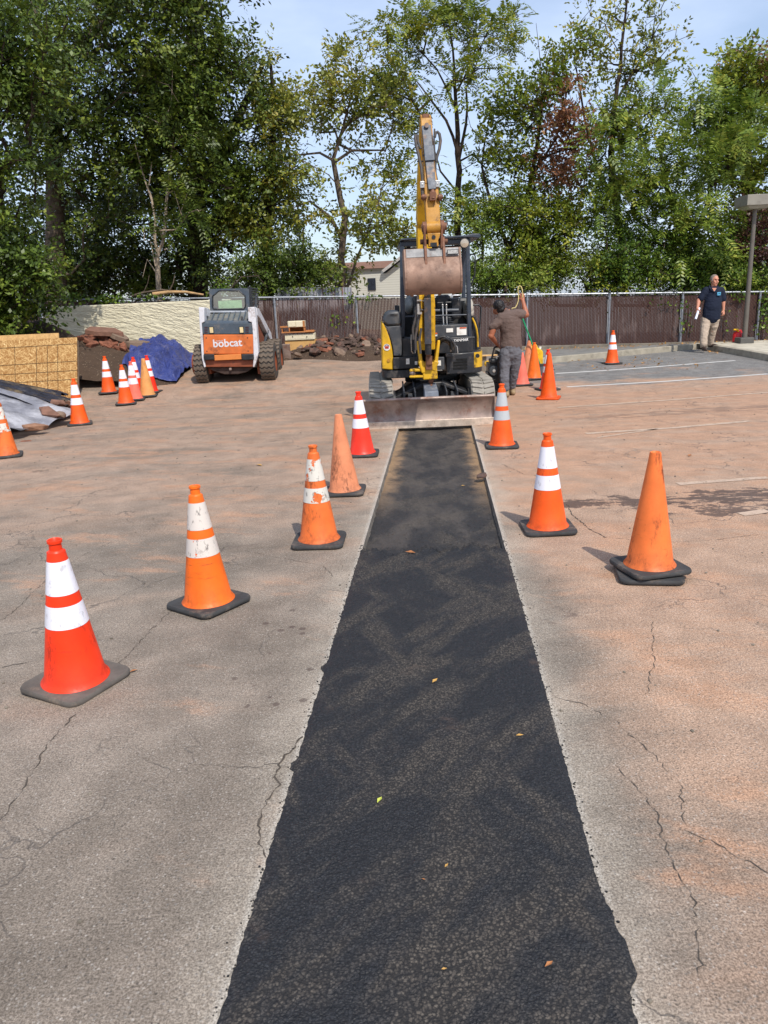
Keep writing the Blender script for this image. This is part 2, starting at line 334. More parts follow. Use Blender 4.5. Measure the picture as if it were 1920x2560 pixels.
M_ground = mat_ground(); M_fresh = mat_fresh()
sb = sorted(set([-HW, HW] + [round(x*.5, 2) for x in range(-28, 29) if abs(x*.5) > .6] + [-400, -150, -70, -40, -25, -18, 18, 25, 40, 70, 150, 400, -.51, .51, 0, .25, -.25]))
tb = sorted(set([-3, T_END] + [round(-8+.5*i, 2) for i in range(64)] + [-300, -80, -25, -14, 28, 35, 50, 80, 150, 350, 700]))
mb = MB(); ix = {}
for j, t_ in enumerate(tb):
    for i, s_ in enumerate(sb):
        x, y = st2xy(s_, t_); ix[i, j] = len(mb.v); mb.v.append((x, y, gz(x, y)))
for j in range(len(tb)-1):
    for i in range(len(sb)-1):
        if sb[i] >= -HW and sb[i+1] <= HW and tb[j] >= -3 and tb[j+1] <= T_END: continue
        mb.f.append((ix[i, j], ix[i+1, j], ix[i+1, j+1], ix[i, j+1])); mb.m.append(0)
ground = tag(obj('ground', mb, M_ground, smooth=60), 'worn grey asphalt car park dusted with red soil', None, None, 'structure')
# cut faces of the trench
mb = MB(); n = 240
for sd in (-1, 1):
    top = []; bot = []
    for i in range(n+1):
        t_ = -3+(T_END+3)*i/n; j1 = 0; j2 = random.uniform(.004, .022)
        x, y = st2xy(sd*HW, t_); top.append((x, y, -.001)); x, y = st2xy(sd*(HW-j2), t_); bot.append((x, y, -.09))
    b = len(mb.v); mb.v += top+bot
    for i in range(n): mb.f.append((b+i, b+i+1, b+n+2+i, b+n+1+i)); mb.m.append(0)
a = [st2xy(-HW, T_END), st2xy(HW, T_END)]
mb.add([(a[0][0], a[0][1], -.001), (a[1][0], a[1][1], -.001), (a[1][0], a[1][1], -.1), (a[0][0], a[0][1], -.1)], [(0, 1, 2, 3)])
tag(obj('trench_edge', mb, pbr('cut_asphalt', srgb(118, 110, 100), .9, 0, .35, 9, srgb(50, 46, 44), .7, 8, .6, 90, .01), smooth=50), 'sawn edge of the old asphalt round the patch', None, None, 'structure')
# fresh asphalt strip
ns, n_t = 66, 620; V = np.zeros((n_t+1, ns+1, 3)); T = np.linspace(-2.2, T_END-.004, n_t+1)
def wob(x, ph): return sum(math.sin(x*f+ph*f)*a for f, a in ((3.1, .5), (7.7, .35), (17.3, .3), (41, .25), (77, .22)))
for j, t_ in enumerate(T):
    k = sst(T_STEP+.14, T_STEP-.06, t_) if False else 1-sst(T_STEP-.08, T_STEP+.16, t_)
    eL = -(HW-.006+k*(.009+.0016*wob(t_, 1.3)+.006*random.random()+(.010+.02*random.random())*sst(1.77, 1.80, t_)*sst(1.86, 1.83, t_)+(.006+.016*random.random())*sst(.99, 1.01, t_)*sst(1.08, 1.05, t_))); eR = HW-.006+k*(.009+.0016*wob(t_, 4.1)+.006*random.random()+(.026+.008*random.random())*sst(.47, .17, t_)*sst(.105, .125, t_))
    for i in range(ns+1):
        s_ = eL+(eR-eL)*i/ns; x, y = st2xy(s_, t_); tj = T_STEP+.10*wob(s_*2.2, 2)
        kk = 1-sst(tj-.08, tj+.16, t_); ed = min(1, min(i, ns-i)/2.5)
        z = kk*(.0035+.008*ed)+(1-kk)*(-.050+.010*wob(x*2+y, 2)*.4) + rng.normal()*.0016*ed
        if .02 < kk < .98: z += abs(rng.normal())*.010
        V[j, i] = (x, y, z)
fc = [(j*(ns+1)+i, j*(ns+1)+i+1, (j+1)*(ns+1)+i+1, (j+1)*(ns+1)+i) for j in range(n_t) for i in range(ns)]
tag(npmesh('fresh_asphalt', V.reshape(-1, 3), fc, M_fresh, smooth=True), 'fresh black asphalt strip filling the trench', None, None, 'structure')

# ------------------------------------------------------------------ cracks and painted lines, thin sheets on the asphalt
def ribbon(mb, pts, wd, step=.02, jit=.009, dz=.003, rag=.6):
    pts = [Vector((p.x, p.y, 0)) for p in pts]; L = [0]
    for a, b in zip(pts, pts[1:]): L.append(L[-1]+(b-a).length)
    n = max(2, int(L[-1]/step)); out = []
    for i in range(n+1):
        d = L[-1]*i/n; k = max(q for q in range(len(L)-1) if L[q] <= d+1e-9); p = pts[k].lerp(pts[k+1], (d-L[k])/max(1e-6, L[k+1]-L[k]))
        out.append(p+Vector((random.uniform(-jit, jit), random.uniform(-jit, jit), 0)))
    vs = []
    for i, p in enumerate(out):
        d = out[min(i+1, n)]-out[max(i-1, 0)]; nrm = Vector((-d.y, d.x, 0)).normalized(); h = wd/2*(1+random.uniform(-rag, rag))
        for q in (p-nrm*h, p+nrm*h): vs.append((q.x, q.y, gz(q.x, q.y)+dz))
    mb.add(vs, [(2*i, 2*i+1, 2*i+3, 2*i+2) for i in range(n)])
mb = MB()
for pts, wd in (([(655, 1590), (640, 1608), (622, 1628), (604, 1650), (597, 1680), (603, 1697), (580, 1722), (565, 1752), (558, 1792), (563, 1832), (574, 1852)], .011),
                ([(0, 1775), (55, 1695), (108, 1602), (160, 1545)], .008), ([(205, 1490), (262, 1430), (300, 1390), (345, 1342), (370, 1322)], .006), ([(0, 1444), (60, 1430), (98, 1423)], .006),
                ([(240, 1172), (180, 1200), (130, 1232), (90, 1262), (30, 1322), (0, 1342)], .005), ([(1195, 1505), (1262, 1521), (1330, 1560), (1420, 1640), (1470, 1695), (1480, 1790), (1560, 1830), (1659, 1890)], .005),
                ([(1330, 1650), (1415, 1750), (1440, 1835), (1500, 1950), (1512, 2110)], .005), ([(1408, 1345), (1413, 1425), (1398, 1500)], .005), ([(1225, 1090), (1236, 1112), (1272, 1142), (1310, 1162)], .012),
                ([(1085, 1003), (1130, 1024), (1180, 1032)], .007), ([(530, 1190), (600, 1205), (700, 1222), (718, 1248)], .004), ([(1310, 1160), (1400, 1172), (1530, 1168), (1640, 1155)], .006), ([(600, 1652), (520, 1660), (400, 1650)], .003)):
    ribbon(mb, [Gd(*p) for p in pts], wd*.45, rag=.98)
tag(obj('pavement_crack', mb, pbr('crack_fill', srgb(74, 66, 58), .95, 0, .3, 20)), 'dark cracks running through the old asphalt', None, None, 'structure')
def mat_line(name, col, a0, a1):
    t = NT(name); n1 = t.noise(9, 7, .7); n2 = t.noise(70, 4, .7); al = t.ramp(t.math('ADD', t.math('MULTIPLY', n1, .6), t.math('MULTIPLY', n2, .4)), a0, a1)
    tr = t.n('BsdfTransparent'); mx = t.n('MixShader'); t.l(al, mx.inputs[0]); t.l(tr.outputs[0], mx.inputs[1]); t.l(t.p.outputs[0], mx.inputs[2]); t.l(mx.outputs[0], t.out.inputs[0])
    return t.fin(t.mix(n1, col, tuple(c*.8 for c in col[:3])+(1,)), .7)
M_line = mat_line('line_paint', (.68, .66, .62, 1), .34, .46); M_lined = mat_line('dusty_line_paint', (.56, .41, .30, 1), .33, .52)
for pts, m_, wd in (([(1200, 807), (1400, 794), (1588, 779)], M_line, .085), ([(1165, 842), (1210, 838)], M_line, .085), ([(1225, 836), (1440, 824), (1659, 808)], M_line, .085)):
    mb = MB(); ribbon(mb, [Gd(*p) for p in pts], wd, .1, .003, .004, .05); tag(obj('parking_line', mb, m_), 'white painted parking line', None, None, 'structure')
for pts, wd in (([(1205, 881), (1440, 865), (1659, 848)], .09), ([(1265, 937), (1450, 925), (1620, 910)], .1), ([(1465, 1046), (1659, 1032)], .09), ([(1290, 946), (1420, 927)], .05), ([(1600, 1112), (1659, 1104)], .08)):
    mb = MB(); ribbon(mb, [Gd(*p) for p in pts], wd, .08, .004, .004, .15); tag(obj('parking_line', mb, M_lined), 'faded parking line under red dust', None, None, 'structure')
mb = MB()
for i in range(9): ribbon(mb, [Gd(1222+i*9, 886+i*4.6), Gd(1268+i*8, 881+i*4.6)], .10, .06, .006, .004, .25)
M_faint = mat_line('almost_gone_paint', (.46, .34, .25, 1), .46, .66)
tag(obj('hatched_marking', mb, M_faint), 'faded hatched paint under red dust', None, None, 'structure')
mb = MB()
for cx, cy, rx in ((1350, 975, 30), (1392, 982, 40)):
    ribbon(mb, [Gd(cx+rx*math.cos(a*.35), cy+rx*.24*math.sin(a*.35)) for a in range(18)], .05, .05, .004, .004, .2)
tag(obj('faded_marking', mb, M_faint), 'faint painted curls on the red dusted asphalt', None, None, 'structure')

# ------------------------------------------------------------------ kerb, raised pavement, footing of the fence
M_conc = pbr('old_concrete', srgb(158, 150, 134), .85, 0, .22, 4, srgb(84, 78, 68), .6, 3, .4, 70, .006, .3)
M_conc2 = pbr('dark_concrete', srgb(118, 110, 98), .88, 0, .25, 4, srgb(64, 58, 50), .7, 3, .4, 60, .006, .3)
FY = 20.0
kb = [Gd(*p) for p in ((1120, 792), (1200, 783.5), (1300, 774), (1400, 764), (1470, 757.5), (1513, 754))]
def kerb(name, pts, wd, ht, mat, inner, lab):
    mb = MB(); vs = []; k = len(pts)
    for i, p in enumerate(pts):
        d = (pts[min(i+1, k-1)]-pts[max(i-1, 0)]); nn = Vector((-d.y, d.x, 0)).normalized()*inner; z = gz(p.x, p.y)
        q = p+nn*wd; vs += [(p.x, p.y, z-.15), (p.x+nn.x*.012, p.y+nn.y*.012, z+ht), (q.x, q.y, z+ht), (q.x, q.y, z-.15)]
    fs = [(4*i+a, 4*i+4+a, 4*i+4+(a+1) % 4, 4*i+(a+1) % 4) for i in range(k-1) for a in range(4)]+[(0, 1, 2, 3), (4*k-1, 4*k-2, 4*k-3, 4*k-4)]
    mb.add(vs, fs); return tag(obj(name, mb, mat, bevel=.012), lab, None, None, 'structure')
KH = .13
kerb('kerb', kb, .16, KH, M_conc, 1, 'worn concrete kerb along the back of the car park')
cor = Gd(1527, 757); k2 = [cor, Gd(1600, 769.5), Gd(1659, 780.5), Gd(1760, 801)]
kerb('kerb', k2, .17, KH+.012, M_conc, 1, 'concrete kerb of the raised corner')
mb = MB(); vs = []
for p in k2: vs.append((p.x-.02+.1, p.y+.13, gz(p.x, p.y)+KH+.006))
back = [Vector((20, FY-.5, 0)), Vector((cor.x+1.2, FY-.45, 0)), Vector((cor.x-.15, cor.y+.7, 0))]
vs = vs+[(14.5, k2[-1].y, vs[-1][2]), (14.5, FY-.5, vs[0][2]), (back[2].x, FY-.5, vs[0][2]), (back[2].x, back[2].y, vs[0][2])]
mb.add(vs, [tuple(range(len(vs)))])
tag(obj('pavement', mb, pbr('pale_concrete', srgb(186, 178, 160), .85, 0, .15, 3, srgb(120, 112, 98), .5, 2, .3, 70, .004)), 'pale raised concrete pavement', None, None, 'structure')
mb = MB(); ib = [p+Vector((0, .10, 0)) for p in kb]; vs = []
for p in ib: vs += [(p.x, p.y, gz(p.x, p.y)+KH-.015), (p.x, FY-.1, gz(p.x, FY)+KH-.01)]
vs += [(cor.x+.3, cor.y+.45, gz(cor.x, cor.y)+KH-.012), (cor.x+.3, FY-.1, gz(cor.x, FY)+KH-.01)]
mb.add(vs, [(2*i, 2*i+2, 2*i+3, 2*i+1) for i in range(len(vs)//2-1)])
tag(obj('asphalt_verge', mb, pbr('verge_asphalt', srgb(122, 120, 116), .92, 0, .25, 3, srgb(86, 70, 56), .5, 3, .5, 120, .006)), 'grey asphalt strip behind the kerb', None, None, 'structure')
def ftop(x): return P(648, 744, FY).z+(x-P(648, 744, FY).x)*((P(1900, 729.5, FY).z-P(648, 744, FY).z)/(P(1900, 729.5, FY).x-P(648, 744, FY).x))
def fbot(x): return P(695, 880, FY).z+(x-P(695, 880, FY).x)*((P(1893, 851, FY).z-P(695, 880, FY).z)/(P(1893, 851, FY).x-P(695, 880, FY).x))
mb = MB(); xs = [-3.5+i*.8 for i in range(24)]; vs = []
for i, x in enumerate(xs): vs += [(x, FY-.14+random.uniform(-.01, .01), gz(x, FY)-.2), (x, FY-.13, fbot(x)+.005+random.uniform(-.012, .012)), (x, FY+.14, fbot(x)+.004), (x, FY+.14, gz(x, FY)-.2)]
mb.add(vs, [(4*i+a, 4*i+4+a, 4*i+4+(a+1) % 4, 4*i+(a+1) % 4) for i in range(len(xs)-1) for a in range(4)])
tag(obj('footing_wall', mb, M_conc2, bevel=.01), 'low rough concrete footing under the brown fence', 'low wall')

# ------------------------------------------------------------------ slatted chain-link fence
def mat_slat():
    t = NT('brown_slats'); X, Y, Zc = t.xyz(); vm = t.noise(1.3, 5, .6); sl_ = t.noise(3, 4, .6, t.mapping((9, 1, .35)))
    c = t.mix(sl_, srgb(50, 31, 27), srgb(80, 53, 45))
    d1 = t.n('TexWave'); d1.wave_type = 'BANDS'; d1.bands_direction = 'DIAGONAL'; d1.inputs['Scale'].default_value = 7.5; t.l(t.mapping((1, 0, 1)), d1.inputs['Vector'])
    d2 = t.n('TexWave'); d2.wave_type = 'BANDS'; d2.bands_direction = 'DIAGONAL'; d2.inputs['Scale'].default_value = 7.5; t.l(t.mapping((-1, 0, 1)), d2.inputs['Vector'])
    c = t.mix(t.math('MULTIPLY', t.ramp(d1.outputs['Fac'], .82, .97), .28), c, srgb(104, 80, 70)); c = t.mix(t.math('MULTIPLY', t.ramp(d2.outputs['Fac'], .85, .98), .25), c, srgb(36, 26, 26))
    fade = t.math('MULTIPLY', t.ramp(t.noise(.55, 4, .6, t.mapping((1, 1, .25), loc=(.9, 0, 0))), .46, .54), t.ramp(Zc, 1.05, 1.3)); fade = t.math('MULTIPLY', fade, t.ramp(t.noise(26, 3, .6, t.mapping((1, 1, .04))), .42, .58))
    c = t.mix(t.math('MULTIPLY', fade, .55), c, srgb(160, 148, 146))
    lo = t.math('MULTIPLY', t.ramp(t.noise(5, 5, .65, t.mapping((1, 1, .3))), .5, .7), t.ramp(Zc, .9, .4)); c = t.mix(t.math('MULTIPLY', lo, .4), c, srgb(132, 112, 106))
    return t.fin(c, .6, 0, .3, t.bump(d1.outputs['Fac'], .3, .006))
M_slat = mat_slat(); M_galv = pbr('galvanised_steel', srgb(150, 154, 160), .45, .6, .15, 8, srgb(110, 100, 90), .4, 6)
M_wire = M_galv
post_px = [-300, -90, 105, 285, 480, 690, 893, 1105, 1317, 1521, 1702, 1893, 2090]
px_x = [P(u, 800, FY).x for u in post_px]
fence = thing('slatted_fence', (4, FY, fbot(4)), 'long brown slatted chain-link fence with grey posts along the back', 'fence')
for x in px_x:
    mb = MB(); mb.cyl((x, FY-.05, fbot(x)-.25), (x, FY-.05, ftop(x)-.02), .028, n=10); mb.ball((x, FY-.05, ftop(x)-.01), .036, n=10, m=6)
    mb.lathe([(.036, -.03), (.036, .03)], (x, FY-.05, ftop(x)-.12), 10); obj('post', mb, M_galv, fence, smooth=40)
mb = MB(); mb.tube([(x, FY-.03, ftop(x)) for x in [px_x[0]+.5*i for i in range(int((px_x[-1]-px_x[0])/.5)+1)]], .023, 8); obj('top_rail', mb, M_galv, fence, smooth=40)
for xa, xb in zip(px_x, px_x[1:]):
    mb = MB(); x = xa+.03
    while x < xb-.03:
        h = ftop(x)-.045+random.uniform(-.012, .006); y = FY+random.uniform(-.004, .004); mb.box(x, y, fbot(x)-.05, x+.031, y+.009, h); x += .037
    obj('slat_panel', mb, M_slat, fence)

# cream wall panel in front of the fence
def mat_cream():
    t = NT('cream_render'); rm = t.mapping(rot=(0, R(-14), 0)); n1 = t.noise(7, 4, .6, t.mapping((.8, 1, 3.2), vec=rm), .5); n2 = t.noise(3.6, 4, .6, t.mapping((.8, 1, 3.0), vec=rm), .8)
    c = t.mix(t.noise(1.4, 5, .6), srgb(206, 197, 168), srgb(224, 216, 190)); X, Y, Zc = t.xyz()
    dr = t.math('MULTIPLY', t.ramp(t.noise(3, 6, .7, t.mapping((4, 1, .25))), .55, .75), t.ramp(Zc, 1.0, 1.65)); c = t.mix(t.math('MULTIPLY', dr, .45), c, srgb(120, 112, 96))
    return t.fin(c, .85, 0, .25, t.bump(t.ramp(t.math('ADD', t.math('MULTIPLY', n2, .6), t.math('MULTIPLY', n1, .4)), .36, .62), .8, .028))
mb = MB(); Ya = 18.95; A = Pd(89, 664, Ya); B = Pd(497, 646, Ya); zb = .12
mb.hexa([(A.x, Ya, zb), (B.x, Ya, zb), (B.x, Ya+.2, zb), (A.x, Ya+.2, zb), (A.x, Ya, A.z), (B.x, Ya, B.z), (B.x, Ya+.2, B.z), (A.x, Ya+.2, A.z)])
tag(obj('cream_wall', mb, mat_cream(), bevel=.02), 'cream rendered wall panel with wavy relief beside the brown fence', 'wall')
# ------------------------------------------------------------------ trees
def mat_leaf(name, cols, clump=.9, gl=.42, trans=.28):
    t = NT(name); g = t.n('NewGeometry'); r = t.n('ValToRGB'); cr = r.color_ramp
    cr.elements[0].position = 0; cr.elements[0].color = cols[0]; cr.elements[1].position = 1; cr.elements[1].color = cols[-1]
    for i, c in enumerate(cols[1:-1]): e = cr.elements.new((i+1)/(len(cols)-1)); e.color = c
    cl = t.ramp(t.noise(clump, 4, .6), .32, .68); f = t.math('ADD', t.math('MULTIPLY', g.outputs['Random Per Island'], .55), t.math('MULTIPLY', cl, .45)); t.l(f, r.inputs[0])
    tl = t.n('BsdfTranslucent'); t.l(r.outputs[0], tl.inputs[0]); mx = t.n('MixShader'); mx.inputs[0].default_value = trans
    t.l(t.p.outputs[0], mx.inputs[1]); t.l(tl.outputs[0], mx.inputs[2]); t.l(mx.outputs[0], t.out.inputs[0])
    return t.fin(r.outputs[0], gl, 0, .35)
Lc = lambda *a: [srgb(*c) for c in a]
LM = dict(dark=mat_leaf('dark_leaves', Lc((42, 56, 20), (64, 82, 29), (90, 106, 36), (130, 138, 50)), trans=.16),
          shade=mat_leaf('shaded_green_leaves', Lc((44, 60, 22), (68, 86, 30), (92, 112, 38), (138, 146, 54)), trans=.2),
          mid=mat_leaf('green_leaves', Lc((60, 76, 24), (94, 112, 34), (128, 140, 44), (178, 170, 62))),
          olive=mat_leaf('olive_leaves', Lc((74, 88, 34), (110, 120, 48), (144, 146, 58), (182, 162, 70))),
          bright=mat_leaf('bright_green_leaves', Lc((62, 82, 30), (92, 114, 42), (126, 144, 54), (174, 174, 80))),
          red=mat_leaf('reddish_leaves', Lc((92, 60, 46), (128, 86, 62), (150, 108, 74), (116, 118, 56))),
          purple=mat_leaf('purple_brown_leaves', Lc((48, 30, 30), (74, 46, 42), (96, 64, 52), (84, 84, 46))),
          ivy=mat_leaf('ivy_leaves', Lc((46, 70, 28), (78, 104, 38), (110, 134, 48), (170, 172, 76))))
M_bark = pbr('grey_brown_bark', srgb(96, 84, 72), .9, 0, .35, 7, srgb(52, 44, 38), .6, 6, .8, 30, .02, .2)
M_barkd = pbr('dark_bark', srgb(62, 52, 45), .92, 0, .35, 7, srgb(34, 28, 25), .6, 6, .8, 30, .02, .2)
M_barkp = pbr('pale_grey_bark', srgb(172, 156, 136), .9, 0, .3, 7, srgb(80, 70, 60), .6, 6, .7, 30, .02, .2)

def unit(a): return a/np.maximum(1e-9, np.linalg.norm(a, axis=-1, keepdims=True))
def leaf_quads(p, size, asp=.55, droop=.35, up=.55):
    n = len(p); d = unit(rng.normal(size=(n, 3))*[1, 1, .6]-[0, 0, droop]); nn = rng.normal(size=(n, 3))*.75+[.12, -.28, up]
    nn = unit(nn-d*np.sum(nn*d, 1, keepdims=True)); s = np.cross(d, nn); L = size*rng.uniform(.65, 1.25, (n, 1)); W = L*asp
    v = np.stack([p, p+d*L*.45+s*W/2, p+d*L, p+d*L*.45-s*W/2], 1); return v.reshape(-1, 3)
def frond_quads(p, out, length=.55, pairs=7, lw=.045, ll=.15):
    n = len(p); d = unit(out*.7+rng.normal(size=(n, 3))*.65+[0, 0, -.1]); nn = unit(np.array([[.1, -.2, 1.]])+rng.normal(size=(n, 3))*.35); nn = unit(nn-d*np.sum(nn*d, 1, keepdims=True)); s = np.cross(d, nn)
    L = length*rng.uniform(.7, 1.25, (n, 1)); o = []
    for k in range(pairs):
        f = (k+1.2)/(pairs+.7); b = p+d*L*f+np.array([[0, 0, -.22]])*L*f*f
        for sg in (-1, 1):
            e = unit(s*sg*.9+d*.42+np.array([[0, 0, -.25]])+rng.normal(size=(n, 3))*.12); w_ = unit(np.cross(e, nn)); l = ll*(1-.45*abs(f-.45))*rng.uniform(.8, 1.15, (n, 1))
            o.append(np.stack([b, b+e*l*.4+w_*lw*.5, b+e*l, b+e*l*.4-w_*lw*.5], 1))
    return np.concatenate(o, 0).reshape(-1, 3)
def spray_quads(p, out, size, asp, length, up, nl=9):
    n = len(p); d = unit(out*.55+rng.normal(size=(n, 3))*[.75, .75, .45]-[0, 0, .10]); nn = unit(np.array([[.08, -.30, up+.15]])+rng.normal(size=(n, 3))*.42); nn = unit(nn-d*np.sum(nn*d, 1, keepdims=True)); s = np.cross(d, nn); L = length*rng.uniform(.6, 1.25, (n, 1)); o = []
    for k in range(nl):
        f = (k+.6)/nl; sg = 1 if k % 2 else -1; b = p+d*L*f+np.array([[0, 0, -.16]])*L*f*f+rng.normal(size=(n, 3))*.025; e = unit(s*sg*.75+d*.7+rng.normal(size=(n, 3))*.32-[0, 0, .22]); m = unit(nn+rng.normal(size=(n, 3))*.38); w_ = unit(np.cross(e, m)); l = size*rng.uniform(.6, 1.25, (n, 1))
        o.append(np.stack([b, b+e*l*.42+w_*l*asp*.5, b+e*l, b+e*l*.42-w_*l*asp*.5], 1))
    return np.concatenate(o, 0).reshape(-1, 3)
def quads(n): return np.arange(n, dtype=np.int32).reshape(-1, 4)

def tree(name, label, trunks, blobs, leaf, bark=None, n_leaf=9000, size=.11, spread=.28, mode='leaf', group=None, cat='tree', red=None, bare=None, step=.4, nt=None, up=.55, asp=.55, twig=.006, cl=6.0, fr=(.55, 7, .045, .15)):
    """trunks: lists of (u, v, Y, radius) in photo pixels at a real distance; blobs: (u, v, Y, ru, rv, ry, weight) foliage masses"""
    bark = bark or M_bark
    pos = []; par = []; rad = []
    base = None
    for tr in trunks:
        pts = [(P(a[0], a[1], a[2]), a[3]) for a in tr]; prev = -1
        if base is None: base = pts[0][0]
        if pos and tr is not trunks[0]:
            q = pts[0][0]; prev = int(np.argmin([np.linalg.norm(np.array(q)-z) for z in pos]))
        for (a, ra), (b, rb) in zip(pts, pts[1:]):
            m = max(1, int((b-a).length/step))
            for i in range(m+(1 if (b, rb) == pts[-1] else 0)):
                f = i/m; p = a.lerp(b, f)+Vector((random.gauss(0, .018), random.gauss(0, .018), 0)); pos.append(np.array(p)); par.append(prev); rad.append(ra+(rb-ra)*f); prev = len(pos)-1
    n0 = len(pos); tg = []
    W = sum(b[6] for b in blobs); NT_ = nt or max(40, n_leaf//55)
    for b in blobs:
        c = np.array(P(b[0], b[1], b[2])); k = b[2]/F*1.03; m = max(3, int(NT_*b[6]/W)); kc = max(2, int(m/cl)); ax = np.array([b[3]*k, b[5], b[4]*k])
        cen = c+unit(rng.normal(size=(kc, 3)))*rng.uniform(.1, 1, (kc, 1))**.40*ax; sg = np.minimum(.34, ax*.45)*[1, 1, .6]
        tg.append(cen[rng.integers(0, kc, m)]+rng.normal(size=(m, 3))*sg)
    tg = np.concatenate(tg); tg = tg[tg[:, 2] > gz(0, 20)-.1]; A = np.array(pos[:n0]); order = np.argsort(((tg[:, None]-A[None, ::2])**2).sum(-1).min(1)); tips = []
    for i in order:
        t_ = tg[i]; A = np.array(pos); dd = np.linalg.norm(A-t_, axis=1)+.9*np.maximum(0, A[:, 2]-t_[2]+.15); j = int(np.argmin(dd)); a = pos[j]; L = np.linalg.norm(t_-a); m = max(1, int(L/step)); pr = j
        cv = rng.normal(size=3)*.10*L+np.array([0, 0, .10*L])
        for k in range(1, m+1):
            f = k/m; p = a+(t_-a)*f+cv*math.sin(math.pi*f)*.7+rng.normal(size=3)*.02; pos.append(p); par.append(pr); rad.append(0); pr = len(pos)-1
        tips.append(pr)
    cnt = np.zeros(len(pos)); cnt[tips] = 1
    for i in range(len(pos)-1, -1, -1):
        if par[i] >= 0: cnt[par[i]] += cnt[i]
    root = thing(name, base, label, cat, group); mb = MB(); A = np.array(pos)
    rr = [rad[i] if i < n0 else twig*max(1, cnt[i])**.50 for i in range(len(pos))]
    for i in range(len(pos)):
        if par[i] < 0: continue
        j = par[i]; r0 = min(rr[j], rr[i]*1.5) if i >= n0 else rr[j]; ns_ = 8 if rr[i] > .05 else (5 if rr[i] > .018 else 3)
        mb.tube([A[j]-(A[i]-A[j])*.06, A[i]], [r0, rr[i]], ns_, cap=False)
    for tr in (bare or []):
        mb.tube([P(a[0], a[1], a[2]) for a in tr], [a[3] for a in tr], 5, cap=False)
    obj('trunk', mb, bark, root, smooth=60)
    # foliage round the twig ends
    T_ = A[tips]; Pp = A[[par[i] for i in tips]]; per = max(1, int(n_leaf/len(tips)))
    def foliage(sel, mat):
        if not len(sel): return
        if mode == 'frond':
            k = max(1, per//(2*fr[1])); p = np.repeat(T_[sel], k, 0)+rng.normal(size=(len(sel)*k, 3))*spread*.45; o = unit(np.repeat(T_[sel]-Pp[sel], k, 0)); v = frond_quads(p, o, *fr)
        else:
            k = max(1, round(per/9)); f = rng.uniform(-.1, 1.0, (len(sel)*k, 1)); p = np.repeat(Pp[sel], k, 0)*(1-f)+np.repeat(T_[sel], k, 0)*f+rng.normal(size=(len(sel)*k, 3))*spread*.5; v = spray_quads(p, unit(np.repeat(T_[sel]-Pp[sel], k, 0)), size, asp, spread*1.9, up)
        npmesh('crown', v, quads(len(v)), mat, root)
    al = np.arange(len(tips))
    if red:
        c = np.array(P(*red[:3])); m = np.linalg.norm((T_-c)/np.array([red[3], 2.5, red[4]]), axis=1)+rng.normal(size=len(tips))*.15 < 1
        foliage(al[~m], LM[leaf]); foliage(al[m], LM['red'])
    else: foliage(al, LM[leaf])
    return root
D1 = lambda L: [tuple([a[0]*S, a[1]*S]+list(a[2:])) for a in L]
D2 = lambda L: [(b[0]*S, b[1]*S, b[2], b[3]*S, b[4]*S, b[5], b[6]) for b in L]
def dtree(name, label, trunks, blobs, leaf, **k):
    for q in ('red',):
        if k.get(q): r_ = k[q]; k[q] = (r_[0]*S, r_[1]*S)+tuple(r_[2:])
    if k.get('bare'): k['bare'] = [D1(t_) for t_ in k['bare']]
    ts = k.pop('ts', 1.0); trunks = [[tuple(a[:3])+(a[3]*ts,) for a in t_] for t_ in trunks]
    return tree(name, label, [D1(t_) for t_ in trunks], D2(blobs), leaf, **k)
GT = 'trees growing behind the brown fence'
# left mass
dtree('broadleaf_tree', 'leafy tree at the left edge with low branches hanging beside the cream wall', [[(8, 760, 16.6, .16), (4, 560, 16.6, .13), (-14, 330, 16.6, .11), (-20, 60, 16.8, .08), (-10, -200, 17, .05)]],
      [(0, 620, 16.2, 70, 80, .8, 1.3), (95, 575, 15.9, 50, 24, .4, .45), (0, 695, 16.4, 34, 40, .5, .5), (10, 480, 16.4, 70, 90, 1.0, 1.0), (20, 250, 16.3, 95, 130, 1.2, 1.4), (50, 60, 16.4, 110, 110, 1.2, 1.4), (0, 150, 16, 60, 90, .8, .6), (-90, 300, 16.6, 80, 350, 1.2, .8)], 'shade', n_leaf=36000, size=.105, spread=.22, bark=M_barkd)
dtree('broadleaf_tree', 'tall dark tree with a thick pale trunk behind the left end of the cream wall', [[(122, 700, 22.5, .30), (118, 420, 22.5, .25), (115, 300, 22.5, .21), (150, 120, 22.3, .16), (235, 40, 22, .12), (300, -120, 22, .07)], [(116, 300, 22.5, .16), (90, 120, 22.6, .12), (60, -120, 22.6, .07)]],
      [(120, 520, 23.6, 130, 130, 1.0, 1.2), (200, 600, 24, 140, 60, .8, .7), (230, 380, 21.8, 100, 110, 1.4, 1.3), (110, 170, 21.6, 120, 120, 1.6, 1.5), (280, 120, 21.2, 110, 120, 1.5, 1.4), (230, -20, 21.2, 150, 90, 1.8, 1.1), (200, -190, 21, 150, 90, 2, .7), (150, 300, 21.6, 110, 80, 1.2, 1)], 'dark', n_leaf=40000, size=.13, spread=.32, bark=M_bark, bare=[[(235, 330, 21.6, .035), (215, 300, 21.5, .03), (165, 285, 21.4, .03), (145, 265, 21.4, .028), (160, 235, 21.4, .02)], [(350, 165, 21.4, .04), (290, 150, 21.3, .035), (240, 162, 21.2, .02)], [(228, 45, 21.6, .06), (170, 92, 21.6, .07), (148, 130, 21.8, .08)]])
